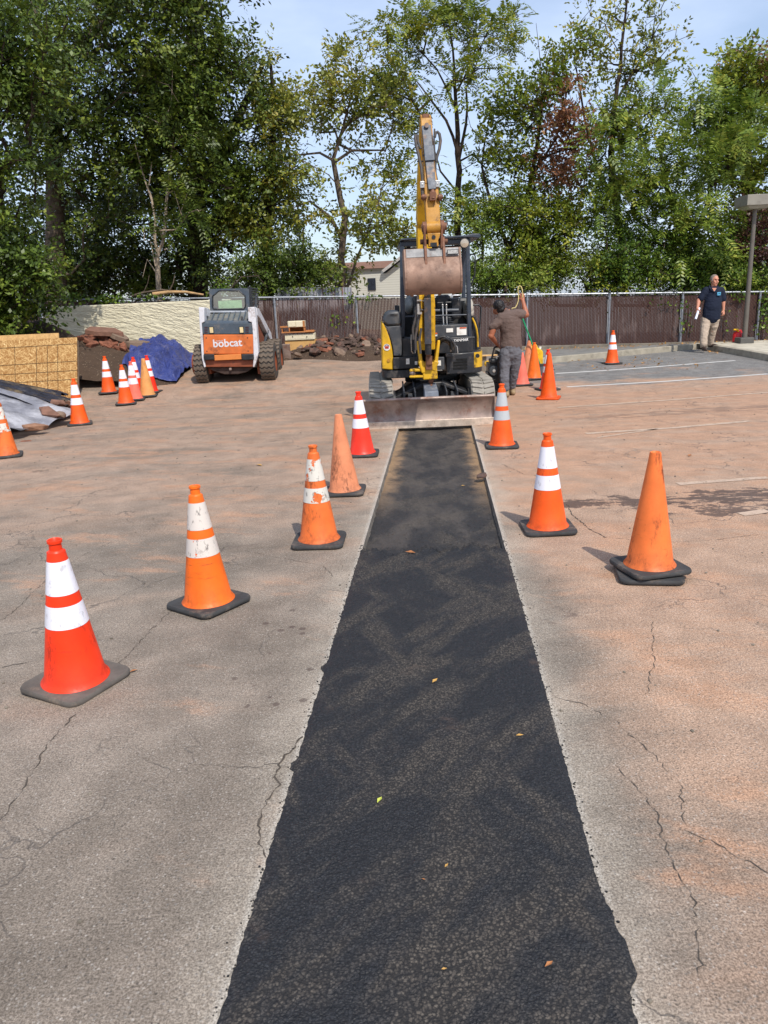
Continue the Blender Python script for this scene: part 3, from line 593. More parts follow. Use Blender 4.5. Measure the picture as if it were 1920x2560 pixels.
dtree('broadleaf_tree', 'tallest dense dark tree behind the cream wall, its top cut off', [[(430, 690, 24, .32), (425, 420, 24, .27), (420, 150, 24, .2), (430, -120, 24, .1)], [(424, 420, 24, .18), (520, 250, 23.6, .12), (570, 130, 23.4, .06)]],
      [(400, 130, 22.2, 105, 130, 1.9, 1.7), (450, 30, 22.2, 65, 110, 1.5, 1.2), (420, -80, 22, 80, 70, 1.8, .7), (485, 220, 22, 85, 80, 1.4, 1.3), (400, 330, 22, 140, 90, 1.5, 1.7), (520, 340, 22.4, 80, 80, 1.2, 1.1), (350, 250, 22, 80, 120, 1.4, 1.1), (420, 470, 23.3, 150, 80, 1.2, 1.5), (330, 560, 24, 110, 70, .8, .9), (550, 450, 23.2, 70, 80, 1.0, .8)], 'dark', n_leaf=56000, size=.125, spread=.30, bark=M_barkd)
dtree('broadleaf_tree', 'olive green tree on the right flank of the dense left trees, against the sky', [[(575, 690, 23.2, .16), (580, 450, 23, .12), (590, 260, 23, .08), (585, 140, 23, .04)]],
      [(590, 230, 22.8, 60, 75, .9, 1.0), (560, 130, 23, 38, 50, .8, .4), (625, 215, 22.8, 30, 36, .6, .3), (575, 350, 22.8, 55, 80, .9, 1.0), (560, 480, 22.6, 60, 80, .9, .9), (610, 420, 22.8, 25, 60, .6, .3)], 'olive', n_leaf=11000, size=.115, spread=.24, bark=M_barkd)
dtree('sapling', 'slender forked sapling with bare grey stems right behind the cream wall', [[(342, 648, 20.8, .075), (341, 590, 20.8, .065), (338, 552, 20.8, .055), (352, 520, 20.8, .045), (362, 420, 20.8, .035), (372, 320, 20.8, .02), (385, 230, 20.8, .01)], [(338, 552, 20.8, .045), (337, 480, 20.8, .035), (328, 430, 20.8, .03), (305, 370, 20.8, .02), (290, 310, 20.8, .01)]],
      [(375, 170, 20.6, 40, 30, .5, .8), (390, 260, 20.6, 40, 36, .5, .7), (400, 360, 20.5, 40, 40, .5, .7), (390, 480, 20.5, 45, 22, .4, .6), (420, 290, 20.6, 30, 30, .4, .4), (430, 470, 20.5, 30, 20, .4, .3)], 'dark', mode='frond', n_leaf=5200, nt=62, spread=.3, bark=M_barkp, bare=[[(336, 575, 20.7, .02), (325, 520, 20.7, .016), (312, 520, 20.7, .012), (310, 490, 20.7, .008)], [(338, 590, 20.7, .02), (318, 560, 20.7, .014), (308, 600, 20.7, .008)], [(355, 540, 20.7, .02), (368, 535, 20.7, .015), (372, 532, 20.7, .01)], [(322, 400, 20.7, .016), (328, 350, 20.7, .009)]])
dtree('shrub', 'big dark green shrub behind the fence right of the white and orange loader', [[(640, 660, 21.4, .05), (635, 590, 21.4, .035), (625, 540, 21.4, .02)], [(640, 660, 21.4, .04), (600, 600, 21.4, .02)]],
      [(610, 590, 21.3, 75, 50, .9, 1.4), (655, 560, 21.2, 42, 38, .6, .6), (560, 560, 21.5, 60, 50, .8, .7), (650, 605, 21.2, 50, 28, .5, .5), (520, 610, 21.4, 70, 40, .8, .8)], 'dark', n_leaf=15000, size=.095, spread=.19, bark=M_barkd, cat='shrub')
dtree('shrub', 'dark undergrowth shrub behind the cream wall under the tall trees', [[(250, 690, 24.4, .05), (250, 600, 24.4, .03)], [(420, 690, 24.4, .05), (425, 600, 24.4, .03)]],
      [(230, 600, 24.4, 120, 45, .6, 1), (420, 600, 24.2, 130, 45, .6, 1.1), (110, 600, 24.6, 100, 60, .6, .7), (300, 510, 24.8, 190, 60, .6, 1.2), (190, 450, 25, 130, 60, .6, 1.0), (340, 420, 25, 120, 60, .6, .6)], 'dark', n_leaf=34000, cl=4, size=.11, spread=.25, bark=M_barkd, cat='shrub')
# right of the gap
dtree('young_tree', 'thin olive leaved tree with a crooked trunk left of the excavator', [[(742, 660, 22, .11), (738, 560, 22, .10), (741, 470, 22, .085), (728, 400, 22, .075), (720, 345, 22, .06), (738, 290, 22, .04), (760, 200, 22, .02)], [(740, 520, 22, .06), (715, 470, 22, .045), (670, 435, 22, .03), (630, 450, 22, .015)], [(720, 345, 22, .04), (690, 330, 22, .03), (640, 335, 22, .02)], [(725, 350, 22, .045), (760, 325, 22, .035), (830, 325, 22, .02)], [(742, 640, 22, .05), (715, 600, 22, .04), (700, 560, 22, .025)], [(746, 640, 22, .05), (770, 560, 22, .035), (800, 480, 22, .02)]],
      [(720, 200, 22, 70, 85, 1.0, 1.0), (800, 140, 22, 45, 80, .8, .6), (690, 270, 22, 75, 60, .9, .7), (790, 260, 22, 65, 70, .9, .7), (850, 200, 22, 40, 60, .8, .4), (810, 440, 21.9, 70, 75, .9, 1.1), (850, 530, 21.8, 50, 50, .7, .7), (660, 400, 22, 60, 70, .8, .5), (820, 360, 22, 60, 50, .8, .5), (700, 500, 22, 60, 40, .7, .4), (750, 560, 21.9, 60, 50, .7, .5)], 'olive', n_leaf=11500, size=.125, spread=.22, bark=M_bark, nt=260)
dtree('locust_tree', 'tall airy tree with many dark forking limbs rising behind the excavator', [[(985, 640, 22.6, .17), (988, 480, 22.6, .14), (990, 370, 22.6, .12), (988, 290, 22.6, .10), (985, 190, 22.6, .07), (970, 60, 22.6, .03)], [(989, 330, 22.6, .07), (965, 260, 22.6, .055), (930, 215, 22.6, .04), (890, 160, 22.6, .02)], [(990, 350, 22.6, .07), (1005, 270, 22.6, .06), (1008, 190, 22.6, .04), (1040, 110, 22.6, .02)], [(986, 230, 22.6, .05), (945, 150, 22.6, .035), (880, 80, 22.6, .02)], [(988, 420, 22.6, .05), (950, 370, 22.6, .04), (930, 300, 22.6, .02)], [(987, 200, 22.6, .05), (1020, 140, 22.6, .03), (1060, 60, 22.6, .015)]],
      [(950, 70, 22.6, 120, 55, 1.3, 1.6), (860, 110, 22.5, 75, 50, 1.0, .9), (1030, 40, 22.6, 90, 50, 1.1, 1.0), (1010, 130, 22.6, 60, 45, .9, .8), (850, 250, 22.6, 70, 60, .9, .8), (1000, 20, 22.6, 120, 35, 1.1, .6), (1035, 330, 22.4, 40, 60, .7, .5), (880, 320, 22.6, 50, 50, .7, .5), (950, 420, 22.6, 60, 60, .8, .6), (1000, 520, 22.4, 50, 60, .7, .7)], 'mid', mode='frond', ts=.66, n_leaf=18000, nt=270, spread=.32, bark=M_barkd, fr=(.42, 6, .05, .15))
dtree('mixed_tree', 'tree with a patch of red brown leaves and bare dead twigs at its top', [[(1062, 640, 21.9, .13), (1090, 560, 21.9, .115), (1130, 470, 21.9, .10), (1150, 380, 21.9, .08), (1165, 280, 21.9, .06), (1175, 190, 21.9, .035), (1185, 130, 21.9, .015)], [(1100, 540, 21.9, .08), (1060, 440, 21.9, .06), (1040, 360, 21.9, .04), (1055, 260, 21.9, .02)], [(1150, 380, 21.9, .06), (1200, 300, 21.9, .04), (1225, 200, 21.9, .02)]],
      [(1095, 220, 21.9, 60, 55, .9, .8), (1170, 190, 21.9, 55, 60, .9, .8), (1240, 130, 21.8, 40, 60, .8, .5), (1110, 320, 21.8, 70, 65, .9, 1.0), (1210, 290, 21.7, 60, 80, .9, 1.0), (1090, 420, 21.7, 70, 60, .9, .8), (1180, 420, 21.6, 70, 70, .9, 1.0), (1110, 540, 21.5, 80, 55, .8, 1.1), (1210, 510, 21.5, 70, 60, .8, 1.0), (1260, 400, 21.7, 45, 70, .7, .5)], 'mid', ts=.75, n_leaf=20000, size=.12, spread=.24, bark=M_barkd, nt=300, red=(1215, 300, 21.7, .85, 1.5), bare=[[(1172, 220, 21.8, .02), (1168, 140, 21.8, .012), (1158, 50, 21.8, .005)], [(1170, 150, 21.8, .01), (1186, 95, 21.8, .004)], [(1160, 200, 21.8, .012), (1150, 130, 21.8, .004)]])
dtree('slender_tree', 'tall slender tree with upright small leaved branches against the sky', [[(1348, 640, 22.4, .12), (1345, 530, 22.4, .11), (1325, 430, 22.4, .10), (1318, 330, 22.4, .085), (1330, 220, 22.4, .06), (1345, 100, 22.4, .04), (1360, -40, 22.4, .02)], [(1322, 430, 22.4, .06), (1290, 360, 22.4, .045), (1262, 250, 22.4, .03), (1240, 120, 22.4, .015)], [(1330, 220, 22.4, .04), (1390, 120, 22.4, .025), (1430, 40, 22.4, .01)]],
      [(1350, 40, 22.4, 60, 70, .8, .9), (1400, 60, 22.4, 50, 80, .7, .8), (1390, 160, 22.4, 60, 60, .8, .8), (1330, 140, 22.4, 45, 60, .7, .5), (1245, 60, 22.3, 32, 55, .6, .45), (1290, 230, 22.3, 50, 60, .7, .6), (1360, 250, 22.3, 60, 50, .7, .7), (1300, 330, 22.3, 50, 60, .7, .4)], 'olive', n_leaf=5600, size=.115, spread=.2, bark=M_barkd, nt=260, up=.3)
dtree('sumac_tree', 'broad bright green tree with drooping compound leaves in front of the taller right hand tree', [[(1490, 650, 21.6, .15), (1488, 560, 21.6, .13), (1470, 480, 21.6, .11), (1440, 400, 21.6, .07), (1420, 300, 21.6, .04)], [(1480, 520, 21.6, .09), (1410, 500, 21.6, .06), (1370, 470, 21.6, .035)], [(1485, 540, 21.6, .09), (1530, 440, 21.6, .06), (1540, 330, 21.6, .035)]],
      [(1400, 270, 21.4, 90, 60, 1.0, 1.2), (1510, 270, 21.4, 90, 70, 1.0, 1.3), (1350, 360, 21.2, 60, 70, .8, .8), (1450, 370, 21.1, 100, 70, .9, 1.4), (1540, 400, 21.3, 70, 80, .9, 1.0), (1330, 440, 21.2, 55, 50, .7, .5), (1520, 520, 20.9, 80, 50, .8, 1.1), (1420, 470, 21.1, 60, 50, .7, .6), (1600, 330, 21.6, 50, 80, .8, .6)], 'bright', mode='frond', n_leaf=27000, nt=290, spread=.34, bark=M_barkd, fr=(.52, 7, .052, .17))
dtree('broadleaf_tree', 'dense tree at the right edge with a crown turning rust coloured at its top', [[(1625, 700, 23, .25), (1620, 500, 23, .2), (1610, 330, 23, .15), (1620, 180, 23, .08)], [(1615, 420, 23, .12), (1680, 300, 23, .08), (1720, 150, 23, .04)]],
      [(1600, 170, 22.8, 70, 55, 1.1, 1.1), (1660, 140, 22.8, 70, 50, 1.1, .9), (1560, 250, 22.9, 70, 70, 1.1, .9), (1640, 290, 22.8, 90, 90, 1.3, 1.7), (1600, 430, 22.9, 90, 80, 1.2, 1.3), (1690, 420, 23, 80, 120, 1.2, 1.0), (1560, 520, 23, 80, 70, 1.0, .9), (1650, 540, 23, 70, 60, 1, .8)], 'mid', n_leaf=24000, size=.13, spread=.26, bark=M_barkd, red=(1668, 120, 22.8, .8, .35))
dtree('shrub', 'purple brown leaved shrub behind the lamp post', [[(1645, 650, 20.9, .04), (1640, 560, 20.9, .03), (1630, 490, 20.9, .015)]], [(1635, 540, 20.8, 32, 60, .5, 1), (1660, 580, 20.8, 36, 50, .5, .7), (1630, 470, 20.9, 25, 40, .4, .4)], 'purple', n_leaf=4200, size=.09, spread=.18, bark=M_barkd, cat='shrub')
for lab, bl, lf, nl in (('low leafy shrub spilling over the fence top just right of the excavator', [(1075, 600, 20.9, 45, 38, .5, 1), (1040, 560, 21.1, 36, 60, .5, .8), (1130, 605, 20.8, 55, 30, .4, .9), (1060, 480, 21.4, 40, 50, .5, .5)], 'bright', 12500),
                        ('dark shrub with a yellowish edge above the fence behind the worker', [(1200, 585, 21.0, 70, 48, .5, 1), (1275, 595, 20.9, 55, 42, .5, .9), (1190, 520, 21.3, 75, 50, .6, .9), (1140, 470, 21.4, 70, 50, .6, .7), (1240, 450, 21.4, 60, 40, .6, .5)], 'mid', 16000),
                        ('ivy covered shrub above the fence between the worker and the standing man', [(1330, 570, 20.9, 50, 55, .5, 1), (1400, 595, 20.8, 60, 38, .5, 1), (1450, 560, 21.0, 50, 50, .5, .8), (1360, 520, 21.1, 40, 40, .5, .6)], 'ivy', 17000),
                        ('ivy covered shrub above the fence behind the standing man and the lamp post', [(1520, 595, 20.9, 60, 40, .5, 1), (1590, 600, 20.8, 60, 40, .5, 1), (1660, 610, 20.8, 50, 36, .5, .8), (1570, 560, 21.1, 60, 40, .5, .7)], 'ivy', 17000)):
    b0 = bl[0]; dtree('shrub', lab, [[(b0[0], 660, b0[2], .04), (b0[0], b0[1], b0[2], .02)], [(bl[1][0], 660, bl[1][2], .04), (bl[1][0], bl[1][1], bl[1][2], .02)]], bl, lf, n_leaf=nl, size=.085, spread=.17, bark=M_barkd, cat='shrub')
# distant conifer in the gap
mb = MB(); c0 = Pd(655, 640, 34); ct = Pd(655, 470, 34); Hh = ct.z-c0.z; root = thing('conifer', c0, 'small far conifer seen through the gap above the fence', 'tree')
mb.cyl(c0, ct, .12, .02, 6); obj('trunk', mb, M_barkd, root)
pp = []
for i in range(70):
    f = rng.uniform(.05, .98); a = rng.uniform(0, 6.28); L = (1-f)*1.25+.08; k = np.linspace(.1, 1, 26)[:, None]; b = np.array([[c0.x, c0.y, c0.z+Hh*f]]); pp.append(b+k*np.array([[math.cos(a)*L, math.sin(a)*L, -.25*L]])+rng.normal(size=(26, 3))*.06)
v = leaf_quads(np.concatenate(pp), .16, .35, .3, .5); npmesh('crown', v, quads(len(v)), LM['dark'], root)
# ivy on the fence
def vine(label, spots, n):
    q = P(spots[0][0]*S, spots[0][1]*S, FY-.1); root = thing('vine', (q.x, FY-.09, q.z), label, 'vine'); pts = []; mb = MB()
    for x, y, rx, ry, k in spots:
        c = np.array(Pd(x, y, FY-.1)); kk = S*FY/F; m = int(n*k); pts.append(c+rng.normal(size=(m, 3))*np.array([rx*kk*.5, .025, ry*kk*.5]))
        mb = MB()
        for i in range(4): mb.tube([c+np.array([random.gauss(0, rx*kk*.3), .02, ry*kk*.7]), c+np.array([random.gauss(0, rx*kk*.3), -.0, 0]), c+np.array([random.gauss(0, rx*kk*.5), -.0, -ry*kk*.8])], .005, 4)
        obj('stem', mb, M_barkd, root)
    p = np.concatenate(pts); p[:, 1] = np.minimum(p[:, 1], FY-.03); v = leaf_quads(p, .085, .8, .6, .05); npmesh('foliage', v, quads(len(v)), LM['ivy'], root)
vine('ivy trailing over the fence right of the lamp post', [(1648, 690, 14, 40, 1), (1655, 650, 14, 18, .7)], 90)
vine('sparse ivy on the fence near the standing man', [(1480, 700, 22, 30, .4), (1560, 690, 30, 26, .3), (1600, 640, 20, 10, .6), (1450, 655, 50, 12, .3)], 70)
vine('small creeper hanging over the fence left of the excavator', [(760, 645, 14, 12, .5), (735, 690, 30, 16, .25), (800, 640, 20, 8, .4)], 60)
vine('creeper along the top of the cream wall', [(235, 645, 40, 9, 1.6), (320, 640, 40, 6, .5), (150, 640, 30, 10, 1.2), (470, 618, 26, 14, .8)], 120)

# ------------------------------------------------------------------ buildings behind
M_sid = NT('white_shingle'); _w = M_sid.n('TexWave'); _w.bands_direction = 'Z'; _w.inputs['Scale'].default_value = 3; M_sid.l(M_sid.co, _w.inputs['Vector']); M_sid = M_sid.fin(M_sid.mix(M_sid.ramp(_w.outputs['Fac'], .75, .95, 0, .35), srgb(190, 188, 176), srgb(140, 136, 126)), .8)
hY = 44; a = Pd(690, 640, hY); b = Pd(905, 576, hY); hs = thing('house', ((a.x+b.x)/2, hY, 0), 'white sided house seen through the trees left of the excavator', 'house')
mb = MB(); mb.box(a.x, hY, -.5, b.x, hY+7, b.z); obj('wall', mb, M_sid, hs)
mb = MB(); mb.prism([(a.x-.3, hY-.4, b.z+.004), (a.x-.3, hY+3.5, b.z+.55), (a.x-.3, hY+7.4, b.z+.004)], (b.x-a.x+.6, 0, 0)); obj('roof', mb, pbr('brown_roof', srgb(120, 86, 66), .9, 0, .2, 3), hs)
mb = MB(); q = Pd(742, 582, hY); mb.box(q.x-.25, hY-.05, q.z-.55, q.x+.25, hY-.006, q.z-.05); wf = obj('window', mb, pbr('white_paint', srgb(225, 225, 222), .5), hs); mb = MB(); mb.box(q.x-.19, hY-.07, q.z-.5, q.x+.19, hY-.053, q.z-.1); obj('pane', mb, pbr('dark_glass', srgb(60, 66, 76), .1), wf)
hY2 = 36; a = Pd(775, 640, hY2); b = Pd(862, 584, hY2); c = Pd(900, 530, hY2); h2 = thing('house', ((a.x+c.x)/2, hY2, 0), 'pale gabled building with a white eave just left of the excavator', 'house')
mb = MB(); mb.prism([(a.x, hY2, -.5), (c.x+1.5, hY2, -.5), (c.x+1.5, hY2, c.z-.25), (c.x, hY2, c.z-.1), (b.x-.6, hY2, b.z-.1), (a.x, hY2, b.z-.12)], (0, 6, 0)); obj('wall', mb, M_sid, h2)
mb = MB(); mb.bar((b.x-.75, hY2+3, b.z-.02), (c.x+.15, hY2+3, c.z+.1), 6.6, .12, (0, 0, 1)); obj('roof', mb, pbr('roof_edge', srgb(176, 172, 166), .8), h2)
mb = MB(); q = Pd(803, 612, hY2); mb.box(q.x-.18, hY2-.05, q.z-.3, q.x+.18, hY2-.006, q.z+.22); obj('window', mb, pbr('dark_window', srgb(40, 44, 54), .2), h2)
# corrugated sheets standing behind the fence
mb = MB(); Yc = 21.0; a = Pd(600, 640, Yc); b = Pd(760, 629, Yc)
def cor_fn(u, v): x = a.x+(b.x-a.x)*u; zt = Pd(612, 622, Yc).z-.10*max(0, u-.35); return (x, Yc+.02*math.sin(u*150), .3+(zt-.3)*v)
mb.grid(cor_fn, 240, 1); mb.grid(lambda u, v: tuple(np.array(cor_fn(1-u, v))+[0, .004, 0]), 240, 1)
tC = NT('rusty_galvanised_sheet'); cc = tC.mix(tC.ramp(tC.noise(3, 6, .7, tC.mapping((5, 1, .3))), .52, .66), srgb(176, 178, 182), srgb(140, 72, 54)); tag(obj('corrugated_panel', mb, tC.fin(cc, .5, .4)), 'rusty corrugated metal sheet standing behind the fence', 'metal sheet')
# ------------------------------------------------------------------ traffic cones
def cone_plastic(name, col, dirt=srgb(70, 40, 28), amt=.55, rough=.45, ds=4.5):
    t = NT(name); ri = t.n('ObjectInfo'); vm = t.n('VectorMath'); vm.operation = 'MULTIPLY_ADD'; t.l(ri.outputs['Random'], vm.inputs[0]); vm.inputs[1].default_value = (9, 9, 9); t.l(t.co, vm.inputs[2]); co = vm.outputs[0]
    st = t.mapping((1.4, 1.4, .55), vec=co); k = t.ramp(t.noise(7, 5, .6, co), .25, .75, .86, 1.12); sc = t.n('VectorMath'); sc.operation = 'SCALE'; rgb = t.n('RGB'); rgb.outputs[0].default_value = col; t.l(rgb.outputs[0], sc.inputs[0]); t.l(k, sc.inputs['Scale'])
    d = t.math('MULTIPLY', t.ramp(t.noise(ds, 8, .7, st), .53, .66), t.ramp(t.noise(38, 6, .72, st), .38, .62)); X, Y, Zc = t.xyz()
    low = t.math('MULTIPLY', t.ramp(Zc, .16, .02), t.ramp(t.noise(16, 5, .7, co), .35, .7)); scr = t.math('MULTIPLY', t.ramp(t.noise(9, 5, .75, t.mapping((.5, .5, 5), vec=co)), .60, .70), t.ramp(t.noise(3, 3, .6, co), .45, .6)); d = t.math('MAXIMUM', t.math('MAXIMUM', d, t.math('MULTIPLY', scr, .7)), t.math('MULTIPLY', low, .7))
    c = t.mix(t.math('MULTIPLY', d, amt), sc.outputs[0], dirt)
    return t.fin(c, t.ramp(d, 0, 1, rough, .8), 0, .4, t.bump(t.noise(30, 4, .6, co), .12, .003))
def band_mat(name, col, a0, a1, rough=.3, speck=.25):
    t = NT(name); ri = t.n('ObjectInfo'); vm = t.n('VectorMath'); vm.operation = 'MULTIPLY_ADD'; t.l(ri.outputs['Random'], vm.inputs[0]); vm.inputs[1].default_value = (9, 9, 9); t.l(t.co, vm.inputs[2]); co = vm.outputs[0]
    al = t.ramp(t.math('ADD', t.math('MULTIPLY', t.noise(11, 6, .66, co), .8), t.math('MULTIPLY', t.noise(70, 3, .6, co), .2)), a0, a1); c = t.mix(t.math('MULTIPLY', t.ramp(t.noise(28, 6, .7, t.mapping((1, 1, .6), vec=co)), .55, .68), speck), col, srgb(84, 78, 74))
    tr = t.n('BsdfTransparent'); mx = t.n('MixShader'); t.l(al, mx.inputs[0]); t.l(tr.outputs[0], mx.inputs[1]); t.l(t.p.outputs[0], mx.inputs[2]); t.l(mx.outputs[0], t.out.inputs[0])
    return t.fin(c, rough, 0, .5, t.bump(t.vor(140, vec=co), .25, .002))
CP = dict(fluo=cone_plastic('red_orange_plastic', srgb(246, 58, 16), srgb(70, 22, 14), .6, .42), orange=cone_plastic('orange_plastic', srgb(240, 106, 20), srgb(84, 46, 30), .7, .48), deep=cone_plastic('deep_orange_plastic', srgb(238, 88, 14), srgb(72, 40, 30), .7, .5),
          worn=cone_plastic('worn_orange_plastic', srgb(226, 110, 46), srgb(52, 36, 30), .85, .55), faded=cone_plastic('faded_salmon_plastic', srgb(212, 132, 92), srgb(72, 46, 34), .8, .65), light=cone_plastic('light_orange_plastic', srgb(232, 116, 52), srgb(46, 30, 26), .85, .5),
          red=cone_plastic('red_plastic', srgb(240, 52, 26), srgb(96, 30, 22), .4, .4), pink=cone_plastic('pink_faded_plastic', srgb(232, 112, 92), srgb(120, 60, 50), .5, .6), tan=cone_plastic('tan_faded_plastic', srgb(214, 150, 86), srgb(120, 80, 50), .5, .65))
BW = band_mat('white_sheeting', srgb(232, 230, 236), .27, .29, .3, .35); BS = band_mat('silver_sheeting', srgb(176, 180, 182), .25, .27, .25, .2); BT = band_mat('torn_sheeting', srgb(214, 208, 196), .43, .45, .4, .8); BG = band_mat('glittering_sheeting', srgb(214, 204, 194), .36, .38, .3, .9)
M_rub = pbr('black_rubber', srgb(58, 58, 58), .75, 0, .25, 8, srgb(120, 106, 94), .65, 6, .35, 40, .006); M_rubd = pbr('dusty_rubber', srgb(94, 88, 82), .85, 0, .25, 8, srgb(140, 122, 104), .6, 6, .4, 40, .006)
M_orb = CP['deep']
def cone_r(z, H): return .138+(.030-.138)*min(1, max(0, (z-.03)/(H-.03)))
def make_cone(px, py, label, body='orange', band=BW, bands=((.617, .467), (.417, .315)), base=None, yaw=20, lean=(0, 0), H=.71, lip=True, two=False, glued=False, full=False, hs=.185):
    q = G(px, py) if full else Gd(px, py); root = thing('traffic_cone', (q.x, q.y, gz(q.x, q.y)), label, 'traffic cone', 'traffic cones set out on the car park')
    root.rotation_euler = (R(lean[1]), R(lean[0]), R(yaw)); mat = CP[body]; mb = MB(); z0 = .03
    pr = [(.138+.014, z0+.004), (.138+.008, z0+.012)]+[(cone_r(z, H), z) for z in (z0+.03, .2, .32, .42, .5, .6, H-.055)]
    pr += ([(.037, H-.058), (.033, H-.050), (.0275, H-.046), (.0265, H-.018), (.032, H-.014), (.032, H-.002), (.028, H), (.023, H-.004), (.021, H-.05)] if lip else [(.033, H-.012), (.031, H-.002), (.027, H), (.022, H-.004), (.02, H-.05)])
    mb.lathe(pr, n=36, caps=False); obj('cone_body', mb, mat, root, smooth=50, local=True)
    for a, b in bands or ():
        a *= H/.71; b *= H/.71; mb = MB(); mb.lathe([(cone_r(z, H)+.0016, z) for z in np.linspace(b, a, 5)], n=36, caps=False); obj('reflective_band', mb, band, root, smooth=50, local=True)
    def basemesh(z, hs_, yw=0):
        mb = MB(); c = []
        for k in range(4):
            for a in np.linspace(0, 90, 6): ang = R(k*90+a); ox, oy = [(1, 1), (-1, 1), (-1, -1), (1, -1)][k]; c.append((ox*(hs_-.055)+.055*math.cos(ang), oy*(hs_-.055)+.055*math.sin(ang)))
        ca, sa = math.cos(R(yw)), math.sin(R(yw)); rings = [(.985, .008), (1, .013), (1, .024), (.975, .033)]; n = len(c); vs = []
        for s_, zz in rings: vs += [((x*ca-y*sa)*s_, (x*sa+y*ca)*s_, z+zz) for x, y in c]
        fs = [(i*n+j, i*n+(j+1) % n, (i+1)*n+(j+1) % n, (i+1)*n+j) for i in range(3) for j in range(n)]+[tuple(range(n))[::-1], tuple(3*n+j for j in range(n))]; mb.add(vs, fs)
        for ix_ in (-1, 0, 1):
            for iy_ in (-1, 0, 1):
                if ix_ or iy_: mb.cyl((ix_*(hs_-.035), iy_*(hs_-.035), z), (ix_*(hs_-.035), iy_*(hs_-.035), z+.012), .016, n=8)
        return mb
    obj('cone_base', basemesh(0, hs), base or M_rub, root, smooth=40, local=True)
    return root
make_cone(166, 1476, 'nearest cone, bright red orange with clean white bands and a dusty base', 'fluo', BW, base=M_rubd, yaw=-27, lean=(2.0, 1.0))
make_cone(452, 1306, 'leaning orange cone with speckled glittery white bands beside water drops on the asphalt', 'orange', BG, yaw=-37, lean=(-1.0, 0))
make_cone(690, 1172, 'scuffed orange cone with badly peeled white bands, just left of the black strip', 'worn', BT, yaw=-3)
make_cone(745, 1064, 'faded salmon cone without bands, left of the black strip behind the peeled one', 'faded', None, None, yaw=-4, lean=(-1.5, 0), lip=False)
make_cone(783, 983, 'bright red cone with white bands at the left end of the excavator blade', 'red', BW, yaw=-3, lean=(-1.0, 0))
make_cone(1084, 965, 'orange cone with silver grey bands at the right end of the excavator blade', 'deep', BS, yaw=-5)
make_cone(1183, 1144, 'orange cone with cracked white bands on the right edge of the black strip', 'deep', BW, yaw=-1, lean=(-1, 0))
H_ = make_cone(1402, 1240, 'plain light orange cone with black scrapes, stacked on a spare base', 'light', None, None, yaw=12, H=.715, lip=False)
H_.location.z += .034
qh = Gd(1402, 1240); sp = thing('spare_cone_base', (qh.x-.015, qh.y-.02, 0), 'loose black rubber base stacked under the plain light orange cone', 'cone base'); sp.rotation_euler = (0, 0, R(-10))
for ch in H_.children:
    if ch.name.startswith('cone_base'): c = ch.copy(); c.name = 'rubber_base'; C.objects.link(c); c.parent = sp
make_cone(1371.5, 997, 'tall plain orange cone with an orange base right of the worker', 'deep', None, None, base=M_orb, yaw=-20, H=.73, lip=False, full=True)
make_cone(1369, 975, 'red cone with white bands hidden behind the tall plain orange cone', 'red', BW, yaw=15, full=True)
make_cone(1322, 786, 'orange banded cone alone by the far kerb in front of the brown fence', 'deep', BW, yaw=5)
make_cone(173, 917, 'orange cone with specked white bands in front of the right edge of the chipboard', 'deep', BW, yaw=20)
make_cone(236, 849, 'orange banded cone standing alone against the dark soil pile right of the chipboard', 'deep', BW, yaw=10)
make_cone(273, 873, 'front cone of the cluster before the blue tarp, orange with white bands', 'deep', BW, yaw=14)
make_cone(15, 986, 'battered orange cone with torn bands cut by the left edge of the photo', 'worn', BT, yaw=22)
make_cone(292, 864, 'pinkish red cone with broad white bands second in the cluster before the blue tarp', 'pink', BW, yaw=8, bands=((.64, .46), (.41, .30)))
make_cone(297, 852, 'orange red cone mostly hidden behind the pinkish banded cone of the cluster', 'fluo', BW, yaw=8)
make_cone(319, 856, 'faded tan cone without bands at the right of the cluster before the blue tarp', 'tan', None, None, yaw=8, lip=False)
make_cone(326, 848, 'red cone with white bands peeking out behind the faded tan cone', 'red', BW, yaw=-10)
make_cone(1304, 963, 'faded pink cone without bands beside the leg of the worker', 'pink', None, None, yaw=8, H=.60, lip=False, full=True)
make_cone(1335, 948, 'dirty orange cone without bands in front of the yellow can', 'orange', None, None, yaw=6, H=.70, full=True)
make_cone(1318, 938, 'narrow faded salmon cone leaning right beside the green pole', 'faded', None, None, yaw=6, H=.68, lean=(3, 0), lip=False, full=True)

# ------------------------------------------------------------------ excavator
c1 = lambda x, y, Y: P(860+.28933*x, 560+.28926*y, Y)
r1 = lambda a, b, c, d: (860+.28933*a, 560+.28926*b, 860+.28933*c, 560+.28926*d)
c2 = lambda x, y, Y: P(920+.208*x, 260+.20796*y, Y)
Yel = pbr('yellow_paint', srgb(212, 166, 34), .45, 0, .18, 5, srgb(92, 64, 40), .85, 4, .15, 40, .003)
Yeld = pbr('grimy_yellow_paint', srgb(178, 128, 48), .5, 0, .22, 6, srgb(74, 48, 32), .9, 7, .25, 40, .004)
Blk = pbr('black_paint', srgb(38, 40, 44), .42, 0, .25, 6, srgb(108, 98, 88), .5, 6, .2, 40, .003)
Gry = pbr('charcoal_plastic', srgb(66, 69, 74), .5, 0, .2, 6, srgb(120, 112, 102), .45, 6, .2, 60, .003)
Frm = pbr('slate_blue_paint', srgb(52, 60, 72), .35, 0, .15, 6, srgb(120, 116, 110), .3, 6, .1, 40, .002)
Stl = pbr('worn_steel', srgb(150, 132, 122), .45, .35, .3, 6, srgb(126, 78, 58), .7, 4, .3, 40, .004)
Scr = pbr('scraped_steel', srgb(206, 188, 170), .4, .4, .3, 14, srgb(120, 84, 64), .7, 7, .3, 60, .004)
